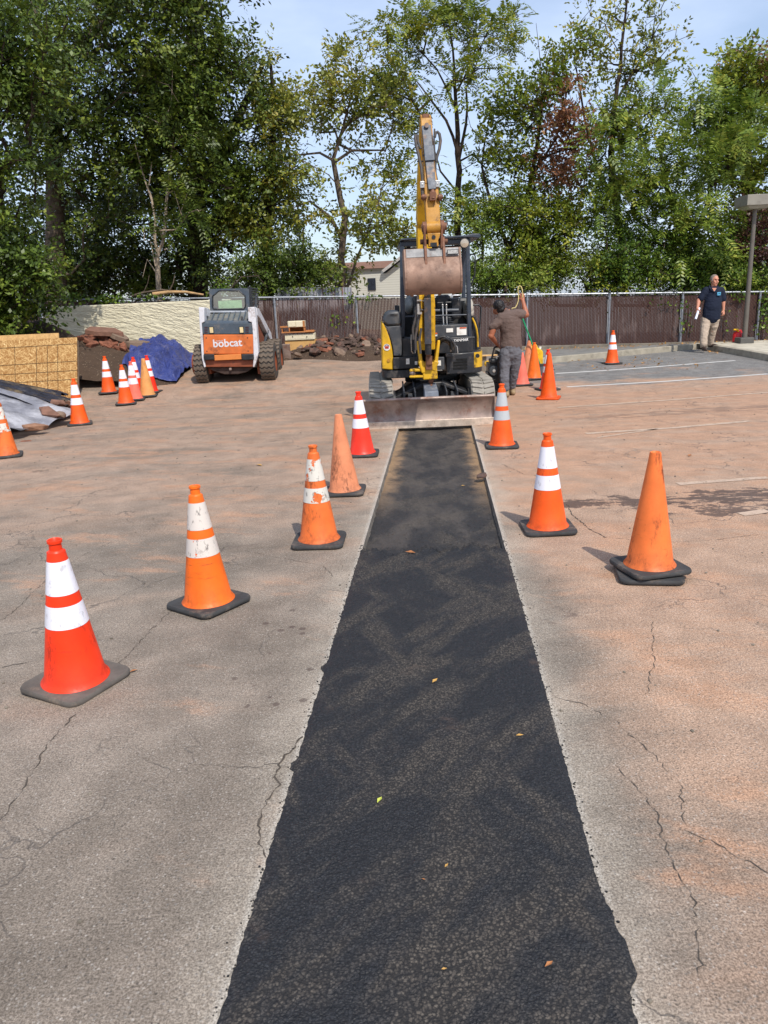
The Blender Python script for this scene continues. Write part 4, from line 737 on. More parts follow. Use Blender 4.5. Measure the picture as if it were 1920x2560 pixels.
Dst = pbr('dusty_bucket_steel', srgb(136, 108, 92), .6, .15, .25, 5, srgb(86, 64, 56), .7, 6, .3, 50, .004)
Rst = pbr('rusty_steel', srgb(124, 86, 66), .6, .3, .3, 8, srgb(70, 50, 42), .7, 7, .3, 40, .004)
Hos = pbr('hydraulic_hose', srgb(70, 66, 64), .6, 0, .2, 10, srgb(128, 104, 86), .6, 8)
Chr = pbr('bright_metal', srgb(190, 186, 180), .3, .7, .15, 10)
Wht = pbr('white_label', srgb(226, 224, 218), .6, 0, .1, 12, srgb(150, 130, 110), .5, 9)
Trk = pbr('grey_track_rubber', srgb(146, 140, 130), .85, 0, .2, 6, srgb(70, 64, 60), .5, 9, .4, 40, .006)
ex0 = c1(735, 1500, 10.6); ex = thing('excavator', (ex0.x, 11.3, 0), 'yellow and black canopy excavator with raised bucket at the end of the black strip', 'excavator')
# blade
mb = MB(); L = c1(172, 1650, 10.15).x; Rr = c1(1300, 1610, 10.15).x; zb = c1(735, 1757, 10.15).z-.004; zt = c1(735, 1507, 10.15).z; Hb = zt-zb; pr = []
for i in range(13): f = i/12; pr.append((L, 10.15+.075*math.sin(math.pi*f)*(.9)+.0*f, zb+Hb*f))
for i in range(12, -1, -1): f = i/12; pr.append((L, 10.18+.075*math.sin(math.pi*f)*.9, zb+Hb*f))
mb.prism(pr, (Rr-L, 0, 0)); mb.tube([(L, 10.165, zt), (Rr, 10.165, zt)], .022, 8)
bl = obj('blade', mb, Stl, ex, smooth=35)
mb = MB(); mb.box(L-.006, 10.128, zb+.004, Rr+.006, 10.149, zb+.105); obj('cutting_edge', mb, Scr, bl, bevel=.006)
mb = MB(); mb.box(L-.014, 10.14, zb+.008, L-.0005, 10.30, zt-.005); obj('side_plate', mb, Stl, bl); mb = MB(); mb.box(Rr+.0005, 10.14, zb+.008, Rr+.014, 10.30, zt-.005); obj('side_plate', mb, Stl, bl)
for cx in (575, 948):
    mb = MB(); a = c1(cx, 1500, 10.3); b = c1(cx, 1360, 11.1); mb.bar((a.x, 10.26, .26), (b.x, 11.3, .40), .07, .10); mb.bar((a.x-.075, 10.5, .36), (a.x-.075, 11.1, .46), .02, .14); mb.bar((a.x+.075, 10.5, .36), (a.x+.075, 11.1, .46), .02, .14); obj('blade_arm', mb, Gry, ex, bevel=.006)
mb = MB(); q = c1(757, 1495, 10.4); mb.hexa([(q.x-.10, 10.34, .27), (q.x+.10, 10.34, .27), (q.x+.10, 10.62, .33), (q.x-.10, 10.62, .33), (q.x-.095, 10.40, .44), (q.x+.095, 10.40, .44), (q.x+.09, 10.72, .52), (q.x-.09, 10.72, .52)]); obj('cylinder_guard', mb, pbr('chipped_blue_grey_paint', srgb(96, 102, 112), .5, 0, .25, 14, srgb(160, 156, 150), .7, 10), ex, bevel=.012)
mb = MB(); mb.cyl((q.x+.02, 10.55, .44), (q.x+.01, 10.95, .60), .028, n=10); mb.lathe([(.05, -.03), (.05, .03)], (q.x+.02, 10.72, .56), 12, 'x'); obj('blade_cylinder', mb, Rst, ex, smooth=40)
# tracks
def track(cx0, cx1):
    xa = c1(cx0, 1430, 10.6).x; xb = c1(cx1, 1430, 10.6).x; r_ = .265; ya, yb = 10.80, 12.55; mb = MB(); out = []
    for i in range(25): a = math.pi/2+math.pi*i/24; out.append((ya+r_*math.cos(a), r_+r_*math.sin(a)))
    for i in range(25): a = -math.pi/2+math.pi*i/24; out.append((yb+r_*math.cos(a), r_+r_*math.sin(a)))
    n = len(out); vs = []
    xs_ = [(xa, .93), (xa+.02, .985), (xa+.06, 1), (xb-.06, 1), (xb-.02, .985), (xb, .93)]
    def P2(k, x, s_):
        y, z = out[k % n]; yc = min(max(y, ya), yb); return (x, yc+(y-yc)*s_, r_+(z-r_)*s_)
    for x, s_ in xs_: vs += [P2(k, x, s_) for k in range(n)]
    m = len(xs_); mb.add(vs, [(i*n+j, i*n+(j+1) % n, (i+1)*n+(j+1) % n, (i+1)*n+j) for i in range(m-1) for j in range(n)]+[tuple(range(n)), tuple((m-1)*n+j for j in range(n))[::-1]])
    # chevron grousers round the loop
    per = []; tot = 0
    for k in range(n): a, b = out[k], out[(k+1) % n]; d = math.hypot(b[0]-a[0], b[1]-a[1]); per.append((tot, d, k)); tot += d
    def at(d):
        d %= tot
        for s0, l, k in per:
            if s0 <= d <= s0+l+1e-9: f = (d-s0)/max(l, 1e-9); a, b = out[k], out[(k+1) % n]; return (a[0]+(b[0]-a[0])*f, a[1]+(b[1]-a[1])*f)
    def up(d, h): y, z = at(d); yc = min(max(y, ya), yb); l = math.hypot(y-yc, z-r_); return (y+(y-yc)/l*h, z+(z-r_)/l*h)
    xm = (xa+xb)/2; NG = 62
    for g in range(NG):
        d0 = tot*g/NG
        for x0, x1, off in ((xa+.012, xm-.012, .0), (xm+.012, xb-.012, .035)):
            p = []
            for x, o_ in ((x0, off), (x1, off+(.028 if x0 < xm-.05 else -.028))):
                for dd, h in ((0, -.004), (.052, -.004), (.046, .020), (.010, .020)): y, z = up(d0+o_+dd, h); p.append((x, y, z))
            mb.add(p, [(0, 1, 2, 3), (4, 7, 6, 5), (0, 4, 5, 1), (1, 5, 6, 2), (2, 6, 7, 3), (3, 7, 4, 0)])
    tr = obj('track', mb, Trk, ex, smooth=30)
    for yy in (10.82, 11.25, 11.7, 12.1, 12.53):
        mb = MB(); side = xb if cx0 < 700 else xa; mb.lathe([(.0, -.03), (.16 if yy in (10.82, 12.53) else .09, -.03), (.16 if yy in (10.82, 12.53) else .09, .03), (0, .03)], (side, yy, .265 if yy in (10.82, 12.53) else .13), 16, 'x', False); obj('roller', mb, Blk, tr, smooth=40)
track(213, 425); track(1103, 1303)
mb = MB(); xl = c1(425, 1430, 11).x; xr = c1(1100, 1430, 11).x; mb.hexa([(xl, 10.95, .14), (xr, 10.95, .14), (xr, 12.4, .14), (xl, 12.4, .14), (xl+.34, 11.0, .50), (xr-.36, 11.0, .50), (xr-.36, 12.3, .50), (xl+.34, 12.3, .50)])
mb.bar((xl-.05, 11.0, .30), (xl+.42, 11.05, .50), .5, .05); mb.bar((xr+.05, 11.0, .30), (xr-.42, 11.05, .50), .5, .05); obj('undercarriage', mb, Blk, ex, bevel=.01)
mb = MB(); q = c1(770, 1330, 11.6); mb.lathe([(.42, .46), (.42, .56)], (q.x, 11.75, 0), 32); obj('slew_ring', mb, Blk, ex, smooth=40)
# upper frame: skirt with round corner, side hood, front panel
zk0 = c1(735, 1322, 10.95).z; zk1 = c1(735, 1155, 10.95).z
def skirt(x0, x1, y0, y1, rc, z0, z1, side):
    pts = []
    if side > 0: pts = [(x0, y0)]+[(x1-rc+rc*math.sin(a), y0+rc-rc*math.cos(a)) for a in np.linspace(0, math.pi/2, 9)]+[(x1, y1), (x0, y1)]
    else: pts = [(x1, y0), (x1, y1), (x0, y1)]+[(x0+rc-rc*math.cos(a), y0+rc-rc*math.sin(a)) for a in np.linspace(0, math.pi/2, 9)]
    mb = MB(); mb.prism([(x, y, z0) for x, y in pts], (0, 0, z1-z0)); return mb
xk = c1(880, 1200, 10.95).x; xR = c1(1215, 1200, 10.95).x; xL = c1(325, 1200, 10.95).x
mb = skirt(xk, xR, 10.92, 12.7, .34, c1(1050, 1296, 10.92).z, c1(1050, 1112, 10.92).z, 1); sk = obj('front_skirt', mb, Blk, ex, bevel=.015, smooth=30)
mb = MB()
for cy in (1170, 1195, 1220, 1246): bxp(mb, r1(945 if cy > 1180 else 968, cy-8, 1066, cy+9), 10.914, 10.9195)
obj('grille', mb, pbr('vent_black', (.006, .006, .006, 1), .9), sk)
zc0 = c1(1165, 1240, 10.97).z; zc1 = c1(1165, 1108, 10.97).z; mb = MB(); arc = [(xR-.34+.346*math.sin(a), 10.92+.34-.346*math.cos(a)) for a in np.linspace(.62, 1.55, 9)]+[(xR+.006, 11.55)]
arc2 = [(x-.02, y+.01) for x, y in arc]; mb.prism([(x, y, zc0) for x, y in arc]+[(x, y, zc0) for x, y in arc2[::-1]], (0, 0, zc1-zc0)); yp = obj('corner_panel', mb, Yel, ex, smooth=30)
mb = MB(); qq = c1(1155, 1140, 10.93); mb.lathe([(.03, -.006), (.03, .006)], (qq.x, qq.y+.02, qq.z), 14, 'y'); obj('latch', mb, Blk, yp)
xl1 = c1(650, 1200, 10.95).x; mb = skirt(xL, xl1, 10.96, 12.6, .22, zk0, c1(500, 1262, 10.95).z, -1); obj('lower_skirt', mb, Blk, ex, bevel=.012, smooth=30)
mb = MB(); bxp(mb, r1(425, 1150, 645, 1252), 10.94, 12.2); sk2 = obj('frame_beam', mb, Blk, ex, bevel=.01)
mb = MB(); bxp(mb, r1(536, 1163, 566, 1212), 10.933, 10.9385); obj('sticker', mb, Wht, sk2); mb = MB(); bxp(mb, r1(612, 1186, 634, 1216), 10.933, 10.9385); obj('sticker', mb, Wht, sk2)
# left side hood: yellow shell with round shoulder, charcoal front and cap
def hoodx(f): return f
yo = []
for x, y in ((325, 868), (332, 850), (345, 868), (362, 905), (382, 955), (400, 1010), (414, 1070), (422, 1130), (425, 1180), (425, 1262), (330, 1254)): yo.append(c1(x, y, 10.98))
mb = MB(); mb.prism([(p.x, 10.98, p.z) for p in yo], (0, 1.55, 0)); hd = obj('side_hood', mb, Yel, ex, bevel=.02, smooth=30)
mb = MB(); qd = c1(370, 1066, 10.97); mb.lathe([(.047, -.002), (.047, .002)], (qd.x, 10.974, qd.z), 24, 'y'); d_ = obj('decal', mb, Wht, hd, smooth=40)
mb = MB(); bxp(mb, r1(354, 1056, 386, 1076), 10.966, 10.9695); obj('emblem', mb, pbr('red_print', srgb(178, 52, 44), .5), d_)
mb = MB(); mb.tube([(qd.x+.036*math.cos(a), 10.969, qd.z+.036*math.sin(a)) for a in np.linspace(.4, 2.74, 10)], .004, 6); obj('emblem', mb, pbr('blue_print', srgb(60, 84, 140), .5), d_)
mb = MB(); mb.lathe([(.022, -.008), (.022, .004)], (c1(384, 1180, 10.97).x, 10.975, c1(384, 1180, 10.97).z), 14, 'y'); obj('lock', mb, Yeld, hd)
go = [c1(x, y, 11.02) for x, y in ((345, 866), (374, 886), (484, 878), (500, 900), (500, 1140), (428, 1140), (424, 1080), (408, 1010), (388, 945), (366, 900))]
mb = MB(); mb.prism([(p.x, 11.0, p.z) for p in go], (0, 1.4, 0)); obj('hood_front', mb, Gry, ex, bevel=.02)
co = [c1(x, y, 11.05) for x, y in ((333, 846), (340, 812), (360, 772), (392, 753), (470, 748), (484, 764), (490, 874), (376, 884))]
mb = MB(); mb.prism([(p.x, 10.99, p.z) for p in co], (0, 1.1, 0)); obj('hood_cap', mb, Gry, ex, bevel=.035, smooth=40)
mb = MB(); bxp(mb, r1(400, 778, 462, 792), 10.982, 10.9885); obj('grille', mb, Blk, ex)
mb = MB(); bxp(mb, r1(438, 702, 482, 752), 11.4, 11.46); mb.cyl(c1(470, 750, 11.43), c1(500, 820, 11.43), .012); obj('mirror', mb, Blk, ex, bevel=.008)
mb = MB(); bxp(mb, r1(500, 985, 640, 1150), 11.04, 11.3); obj('front_panel', mb, Blk, ex, bevel=.014); mb = MB(); bxp(mb, r1(800, 978, 1112, 1116), 11.0, 11.25); pn = obj('front_panel', mb, Blk, ex, bevel=.014)
o_ = c1(949, 1019, 10.99); text('lettering', 'YANMAR', pbr('white_print', srgb(228, 228, 226), .5), pn, (o_.x, 10.994, o_.z), (1, 0, .035), (0, 0, 1), .038, .205, .18, 0, .012)
mb = MB(); bxp(mb, r1(775, 872, 1070, 980), 11.06, 11.4); fl = obj('floor_front', mb, Gry, ex, bevel=.01)
for q_ in ((975, 893, 1058, 960), (884, 902, 942, 936), (778, 940, 806, 970)): mb = MB(); bxp(mb, r1(*q_), 11.05, 11.0585); s_ = obj('sticker', mb, Wht, fl)
for q_ in ((1000, 893, 1056, 902), (778, 940, 806, 951)): mb = MB(); bxp(mb, r1(*q_), 11.042, 11.0485); obj('sticker', mb, pbr('orange_print', srgb(220, 96, 40), .5), fl)
mb = MB(); bxp(mb, r1(500, 985, 1090, 1100), 11.32, 12.5); zf = c1(800, 985, 11.3).z; mb.box(xL+.25, 11.2, zf-.03, xR-.1, 12.5, zf); obj('floor', mb, Blk, ex, bevel=.01)
# rear body and right side
mb = MB(); a = c1(560, 930, 12.2); b = c1(1090, 930, 12.2); mb.box(a.x-.1, 12.25, .62, b.x+.05, 12.75, zf+.55); obj('engine_cover', mb, Blk, ex, bevel=.05)
mb = MB(); pts = [c1(x, y, 11.9) for x, y in ((1040, 1110), (1100, 800), (1112, 790), (1150, 900), (1160, 1060), (1160, 1112))]; mb.prism([(p.x, 11.6, p.z) for p in pts], (0, 1.1, 0)); obj('rear_panel', mb, Blk, ex, bevel=.02)
mb = MB(); mb.tube([c1(x, y, 11.55) for x, y in ((1108, 812), (1128, 850), (1145, 905), (1154, 960), (1157, 1062))], .014, 6); obj('side_trim', mb, Yel, ex, smooth=40)
mb = MB(); mb.ball(c1(1075, 720, 12.1), .075, .28, .15); mb.ball(c1(1075, 760, 12.1), .08, .25, .12); obj('side_cover', mb, pbr('pale_grey_plastic', srgb(186, 180, 166), .5), ex, smooth=60)
mb = MB(); mb.ball(c1(570, 700, 12.0), .10, .3, .14); obj('side_cover', mb, pbr('grey_plastic', srgb(120, 122, 120), .5), ex, smooth=60)
# canopy
mb = MB(); A_ = lambda x, y, Y=11.15: c1(x, y, Y)
mb.bar(A_(506, 985), A_(503, 150), .066, .07, (0, 1, 0)); obj('canopy_post', mb, Frm, ex, bevel=.018, smooth=35)
mb = MB(); mb.bar(A_(1086, 1070), A_(1066, 150), .062, .07, (0, 1, 0)); obj('canopy_post', mb, Frm, ex, bevel=.018, smooth=35)
for cx in (560, 1035): mb = MB(); mb.bar(c1(cx, 900, 12.4), c1(cx-2, 190, 12.4), .06, .06, (0, 1, 0)); obj('canopy_post', mb, Frm, ex, bevel=.015)
mb = MB(); zl = A_(490, 152).z; zr = A_(1088, 128).z; x0 = A_(483, 160).x; x1 = A_(1092, 150).x; mb.box(x0, 11.11, zl-.068, x1, 11.19, zl+.0); mb.box(x0+.02, 12.36, zl-.06, x1-.02, 12.44, zl-.005)
mb.box(x0, 11.19, zl-.06, x0+.07, 12.36, zl-.003); mb.box(x1-.07, 11.19, zl-.06, x1, 12.36, zl-.003); obj('canopy_frame', mb, Frm, ex, bevel=.014)
mb = MB(); zz = zl+.012; pr = [(x0-.01, zz-.01), (x0+.02, zz+.02), (x1-.06, zz+.028), (x1+.02, zz+.045), (x1+.12, zz+.04), (x1+.14, zz+.0), (x1+.10, zz-.02), (x1+.02, zz-.004), (x0+.02, zz-.004)]; mb.prism([(x, 11.06, z) for x, z in pr], (0, 1.45, 0)); obj('canopy_roof', mb, Frm, ex, bevel=.01, smooth=30)
qq = c1(1040, 166, 11.02); mb = MB(); mb.lathe([(.0, .055), (.04, .05), (.062, .01), (.066, -.03), (.058, -.032)], (qq.x, qq.y, qq.z), 20, 'y', False); lp = obj('work_lamp', mb, Blk, ex, smooth=40)
mb = MB(); mb.lathe([(.0, -.036), (.03, -.033), (.0585, -.028)], (qq.x, qq.y, qq.z), 20, 'y', False); obj('lens', mb, pbr('lamp_lens', srgb(190, 178, 160), .12, .4), lp, smooth=60)
for pts, r_, nm in (([A_(530, 800), A_(1060, 784)], .011, 'cross_bar'), ([A_(770, 748, 11.35), A_(990, 744, 11.35)], .026, 'cross_bar'), ([A_(527, 984), A_(1080, 968)], .009, 'cross_bar')): mb = MB(); mb.tube(pts, r_, 8); obj(nm, mb, Frm, ex, smooth=40)
mb = MB(); mb.tube([c1(x, y, 11.3) for x, y in ((1085, 262), (1122, 262), (1134, 278), (1130, 440), (1108, 500), (1100, 540))], .010, 8); obj('grab_rail', mb, Blk, ex, smooth=40)
mb = MB(); mb.tube([c1(x, y, 11.7) for x, y in ((1115, 702), (1165, 700), (1182, 716), (1184, 735), (1170, 920), (1160, 942), (1135, 948))], .013, 8); obj('grab_rail', mb, Blk, ex, smooth=40)
for pts in (((582, 955), (580, 1000), (584, 1100), (598, 1118), (616, 1116), (616, 960)), ((944, 1056), (962, 1050), (978, 1060), (983, 1116))): mb = MB(); mb.tube([c1(x, y, 10.93) for x, y in pts], .008, 8); obj('guard_rail', mb, Chr, ex, smooth=40)
# seat, levers
mb = MB(); bxp(mb, r1(795, 612, 920, 745), 12.0, 12.12); bxp(mb, r1(780, 800, 960, 850), 11.75, 12.2); obj('seat', mb, Blk, ex, bevel=.04)
for a in ((600, 620, 660, 930), (930, 640, 1010, 820)): mb = MB(); bxp(mb, r1(*a), 11.7, 12.1); obj('control_box', mb, Blk, ex, bevel=.03)
mb = MB()
for i in range(4): bxp(mb, r1(795, 812+i*16, 950, 818+i*16), 11.74, 11.748)
obj('floor_mat', mb, Gry, ex)
for pts in (((852, 690), (856, 790), (862, 880), (868, 962)), ((884, 690), (886, 790), (890, 880), (897, 962))): mb = MB(); mb.tube([c1(x, y, 11.28-.0002*(y-690)) for x, y in pts], .009, 6); mb.ball(c1(pts[0][0], 700, 11.28), .016); obj('travel_lever', mb, Chr, ex, smooth=40)
for pts in (((808, 682), (856, 680), (856, 694)), ((882, 694), (880, 678), (926, 676))): mb = MB(); mb.tube([c1(x, y, 11.28) for x, y in pts], .011, 6); obj('lever_handle', mb, Blk, ex, smooth=40)
# swing bracket
mb = MB(); cz = lambda x, y, Y: c1(x, y, Y)
mb.bar(cz(742, 1335, 10.72), cz(734, 1190, 10.72), .20, .26, (0, 1, 0)); mb.bar(cz(665, 1200, 10.7), cz(638, 1010, 10.72), .045, .22, (0, 1, 0), .035); mb.bar(cz(790, 1200, 10.7), cz(815, 1005, 10.72), .05, .22, (0, 1, 0), .035)
mb.bar(cz(690, 1280, 10.7), cz(660, 1180, 10.7), .07, .24, (0, 1, 0)); mb.bar(cz(762, 1260, 10.7), cz(796, 1180, 10.7), .07, .24, (0, 1, 0))
mb.bar(cz(690, 1258, 10.7), cz(568, 1262, 10.72), .20, .035); mb.bar(cz(690, 1312, 10.7), cz(568, 1316, 10.72), .20, .035); sw = obj('swing_bracket', mb, Yel, ex, bevel=.014)
mb = MB(); mb.cyl(cz(592, 1250, 10.70), cz(592, 1324, 10.70), .035, n=12); mb.ball(cz(592, 1288, 10.66), .045); obj('pin', mb, Stl, sw, smooth=40)
mb = MB(); mb.cyl(cz(735, 1215, 10.56), cz(735, 1140, 10.56), .045, n=12); mb.ball(cz(728, 1120, 10.50), .04); mb.obox(cz(735, 1230, 10.57), (.09, .05, .09)); obj('pivot_knuckle', mb, Rst, sw, smooth=40, bevel=.004)
mb = MB(); bxp(mb, r1(782, 1150, 868, 1262), 10.88, 10.95); st_ = obj('bracket_box', mb, Gry, ex, bevel=.01); mb = MB(); bxp(mb, r1(800, 1180, 838, 1224), 10.873, 10.8785); obj('sticker', mb, Wht, st_)
mb = MB(); bxp(mb, r1(880, 1120, 950, 1148), 10.86, 10.93); obj('hose_clamp', mb, Gry, ex, bevel=.006)
# boom
B0, B1, B2, B3 = c1(722, 1075, 10.72), c1(714, 720, 10.62), c2(662, 1450, 10.50), c2(690, 205, 9.62)
mb = MB(); ns_ = 14; pp = [B0, B1, B2, c2(668, 900, 10.12), B3]; wd = [.20, .21, .17, .15, .13]; th = [.18, .26, .28, .24, .14]
for i in range(4): mb.bar(pp[i], pp[i+1], wd[i], th[i], (0, -1, .3), wd[i+1], th[i+1])
bo = obj('boom', mb, Yel, ex, bevel=.008)
for sx in (-1, 1):
    mb = MB(); mb.bar(c2(690+sx*52, 330, 9.60), c2(690+sx*52, 130, 9.55), .022, .20, (0, -1, 0), .022, .12); obj('boom_ear', mb, Yeld, bo, bevel=.01)
mb = MB(); mb.cyl(c2(628, 205, 9.6), c2(760, 195, 9.6), .03, n=12); mb.obox(c2(690, 155, 9.56), (.07, .08, .05)); obj('pin', mb, Rst, bo, smooth=40)
mb = MB(); mb.cyl(c1(728, 1125, 10.50), c1(722, 600, 10.42), .045, n=16); bc = obj('boom_cylinder', mb, Blk, ex, smooth=40)
mb = MB(); mb.bar(c1(727, 1040, 10.445), c1(721, 640, 10.365), .092, .018, (0, -1, 0)); obj('cylinder_guard', mb, pbr('scuffed_dark_plate', srgb(72, 74, 80), .5, .1, .3, 10, srgb(132, 104, 80), .8, 8), bc, bevel=.006)
for x in (661, 762): mb = MB(); mb.bar(c1(x, 1010, 10.52), c1(x, 618, 10.44), .042, .09, (0, -1, 0)); obj('boom_plate', mb, Yel, bo, bevel=.006)
for pts in (((600, 1000), (596, 900), (622, 800), (640, 700), (636, 610)), ((622, 1090), (616, 980), (640, 860), (656, 760), (655, 620)), ((662, 1120), (652, 1000), (668, 900)), ((640, 780), (660, 740), (690, 745)), ((632, 720), (650, 660), (690, 668))):
    mb = MB(); mb.tube([c1(x, y, 10.42) for x, y in pts], .016, 8); obj('hydraulic_hose', mb, Hos, ex, smooth=50)
mb = MB(); mb.cyl(c1(644, 775, 10.39), c1(640, 690, 10.39), .017, n=8); mb.obox(c1(652, 770, 10.38), (.06, .04, .03)); mb.obox(c1(650, 660, 10.38), (.06, .04, .02)); obj('hose_fitting', mb, Chr, ex, smooth=40)
for k, (rx, ry) in enumerate(((66, 72), (84, 92), (100, 108))):
    mb = MB(); pts = [c1(862+rx*math.sin(a), 1082-ry*math.cos(a), 10.78-.02*k) for a in np.linspace(-1.5, 1.9, 16)]; mb.tube(pts, .020, 8); obj('hydraulic_hose', mb, Blk if k else Hos, ex, smooth=50)
mb = MB(); mb.tube([c1(822, 1030, 10.80), c1(840, 1000, 10.76), c1(880, 985, 10.74), c1(925, 1010, 10.76), c1(938, 1110, 10.80)], .034, 8); obj('hydraulic_hose', mb, Blk, ex, smooth=50)
# arm
Aq, Ab = c2(694, 210, 9.50), c2(785, 1490, 9.05); am = MB(); mid1 = c2(722, 640, 9.36); mid2 = c2(752, 1020, 9.22)
am.bar(Aq, mid1, .125, .16, (0, -1, 0), .125, .22); am.bar(mid1, mid2, .125, .22, (0, -1, 0), .14, .24); am.bar(mid2, Ab, .155, .24, (0, -1, 0), .158, .13)
ar = obj('arm', am, Yeld, ex, bevel=.010)
mb = MB(); mb.bar(c2(700, 262, 9.345), c2(772, 1030, 9.06), .105, .03, (0, -1, 0), .088, .03); bcy = obj('bucket_cylinder', mb, pbr('scratched_slate_paint', srgb(78, 84, 94), .42, .05, .25, 10, srgb(170, 120, 60), .75, 6), ar, bevel=.006)
mb = MB(); mb.bar(c2(728, 500, 9.225), c2(744, 682, 9.16), .11, .02, (0, -1, 0)); obj('cylinder_guard', mb, pbr('slate_paint', srgb(66, 76, 90), .4), bcy, bevel=.004)
mb = MB(); mb.lathe([(.026, -.02), (.026, .02)], tuple(c2(704, 258, 9.31)), 14, 'y'); obj('bolt', mb, Stl, bcy, smooth=40)
mb = MB(); mb.cyl(c2(776, 1030, 9.08), c2(782, 1150, 9.0), .026, n=12); mb.obox(c2(778, 1110, 9.02), (.07, .06, .09)); obj('cylinder_rod', mb, Rst, bcy, smooth=40, bevel=.004)
for sx, xx in ((-1, 670), (1, 868)):
    mb = MB(); mb.lathe([(.0, -.018), (.035, -.018), (.035, .018), (0, .018)], tuple(c2(xx, 1120, 9.04)), 16, 'x', False); mb.lathe([(.022, -.03), (.022, .03)], tuple(c2(xx, 1120, 9.04)), 14, 'x'); obj('pin', mb, Rst, ar, smooth=40)
mb = MB(); mb.cyl(c2(645, 1492, 9.03), c2(945, 1470, 9.03), .042, n=18); mb.cyl(c2(655, 1492, 9.03), c2(705, 1490, 9.03), .066, n=20); mb.cyl(c2(868, 1480, 9.03), c2(918, 1476, 9.03), .072, n=20); obj('pivot_boss', mb, Rst, ar, smooth=40)
mb = MB(); mb.cyl(c2(705, 1490, 9.03), c2(868, 1482, 9.03), .068, n=20); obj('arm_end', mb, Yeld, ar, smooth=40)
for pts, rr_ in ((((572, 370), (568, 420), (580, 500), (610, 620), (640, 760), (652, 880), (655, 960)), .017), (((650, 1010), (656, 1100), (676, 1140)), .019), (((800, 400), (812, 345), (835, 336), (858, 360), (872, 440), (858, 540), (826, 640), (820, 700)), .017), (((800, 300), (795, 420), (800, 560), (812, 700), (815, 830), (835, 930)), .010), (((835, 1010), (836, 1070), (850, 1110)), .017), (((596, 372), (600, 450), (630, 540)), .014)):
    mb = MB(); mb.tube([c2(x, y, 9.30-.00025*(y-300)) for x, y in pts], rr_, 8); obj('hydraulic_hose', mb, Hos, ar, smooth=50)
for x, y in ((652, 972), (834, 962)): mb = MB(); q = c2(x, y, 9.10); mb.obox(q, (.048, .05, .07)); mb.cyl((q.x, q.y-.03, q.z), (q.x, q.y, q.z), .012, n=10); obj('hose_fitting', mb, Chr, ar, bevel=.004)
mb = MB(); mb.bar(c2(590, 690, 9.25), c2(845, 690, 9.25), .03, .012); mb.bar(c2(660, 615, 9.25), c2(830, 612, 9.25), .03, .012); obj('hose_bracket', mb, Blk, ar)
# link and bucket
bz = lambda x, y, Y: c1(x, y, Y)
zt = c1(770, 207, 8.98).z; zb = c1(770, 608, 8.98).z; xl = c1(540, 400, 8.92).x; xr = c1(1000, 400, 8.92).x; Hh = zt-zb; prof = []
for f, y in ((0, 9.00), (.06, 8.985), (.18, 8.965), (.20, 8.960), (.36, 8.905), (.50, 8.868), (.62, 8.852), (.74, 8.858), (.86, 8.882), (.95, 8.915), (1.0, 8.95)): prof.append((y, zt-Hh*f))
inn = [(y+.02, z) for y, z in prof][::-1]
mb = MB(); mb.prism([(xl, y, z) for y, z in prof+inn], (xr-xl, 0, 0)); bu = obj('bucket', mb, Dst, ex, smooth=40)
side = prof+[(9.02, zb+.01), (9.34, zb+.16), (9.40, zt-.12), (9.30, zt)]
for xx, dx in ((xl-.024, .0225), (xr+.0015, .0225)): mb = MB(); mb.prism([(xx, y-.006, z) for y, z in side], (dx, 0, 0)); obj('side_plate', mb, Dst, bu, bevel=.005)
mb = MB(); mb.box(xl, 9.0, zt-.02, xr, 9.30, zt); mb.hexa([(xl+.004, 8.958, zt-Hh*.185), (xr-.004, 8.958, zt-Hh*.185), (xr-.004, 8.966, zt-Hh*.185), (xl+.004, 8.966, zt-Hh*.185), (xl+.004, 8.988, zt-.004), (xr-.004, 8.988, zt-.004), (xr-.004, 8.996, zt-.004), (xl+.004, 8.996, zt-.004)]); obj('top_plate', mb, pbr('bare_grey_steel', srgb(132, 132, 132), .5, .2, .2, 8, srgb(110, 84, 70), .5, 6), bu)
mb = MB(); bxp(mb, r1(890, 219, 990, 262), 8.938, 8.950); pl_ = obj('maker_plate', mb, pbr('plate_frame', srgb(92, 92, 92), .5), bu); mb = MB(); bxp(mb, r1(897, 225, 984, 256), 8.932, 8.9375); obj('sticker', mb, pbr('grey_label', srgb(176, 176, 172), .5, 0, .35, 60, srgb(60, 60, 60), .8, 40), pl_)
for cx in (697, 855):
    a = c1(cx, 170, 9.06); mb = MB(); pts = [(9.16, zt+.11), (9.08, zt+.14), (9.0, zt+.11), (8.95, zt-.03), (8.90, zt-Hh*.40), (8.935, zt-Hh*.40), (9.02, zt-Hh*.1), (9.22, zt-.0)]; mb.prism([(a.x-.014, y, z) for y, z in pts], (.03, 0, 0)); obj('bucket_ear', mb, Rst, bu, bevel=.006)
mb = MB(); mb.cyl(c1(660, 212, 9.07)+Vector((0, 0, .07)), c1(895, 206, 9.07)+Vector((0, 0, .07)), .028, n=14); obj('pin', mb, Rst, bu, smooth=40)
mb = MB()
for i in range(4):
    x = xl+.06+(xr-xl-.12)*i/3; mb.bar((x, 8.96, zb+.03), (x, 9.12, zb-.01), .05, .03, (0, 0, 1), .03, .012)
obj('bucket_teeth', mb, Stl, bu)
for xx0, xx1, xt in ((672, 690, 668), (888, 880, 900)):
    mb = MB(); mb.bar(c2(xx0, 1450, 9.0), c2(xx1, 1740, 9.02), .026, .10, (0, -1, 0)); obj('link_bar', mb, Rst, bu, bevel=.008)
mb = MB(); yo = [c2(x, y, 8.98) for x, y in ((712, 1556), (872, 1548), (862, 1590), (842, 1640), (850, 1712), (728, 1716), (728, 1640), (708, 1590))]; mb.prism([(p.x, 8.96, p.z) for p in yo], (0, .09, 0)); yk = obj('link_yoke', mb, Yeld, bu, bevel=.008)
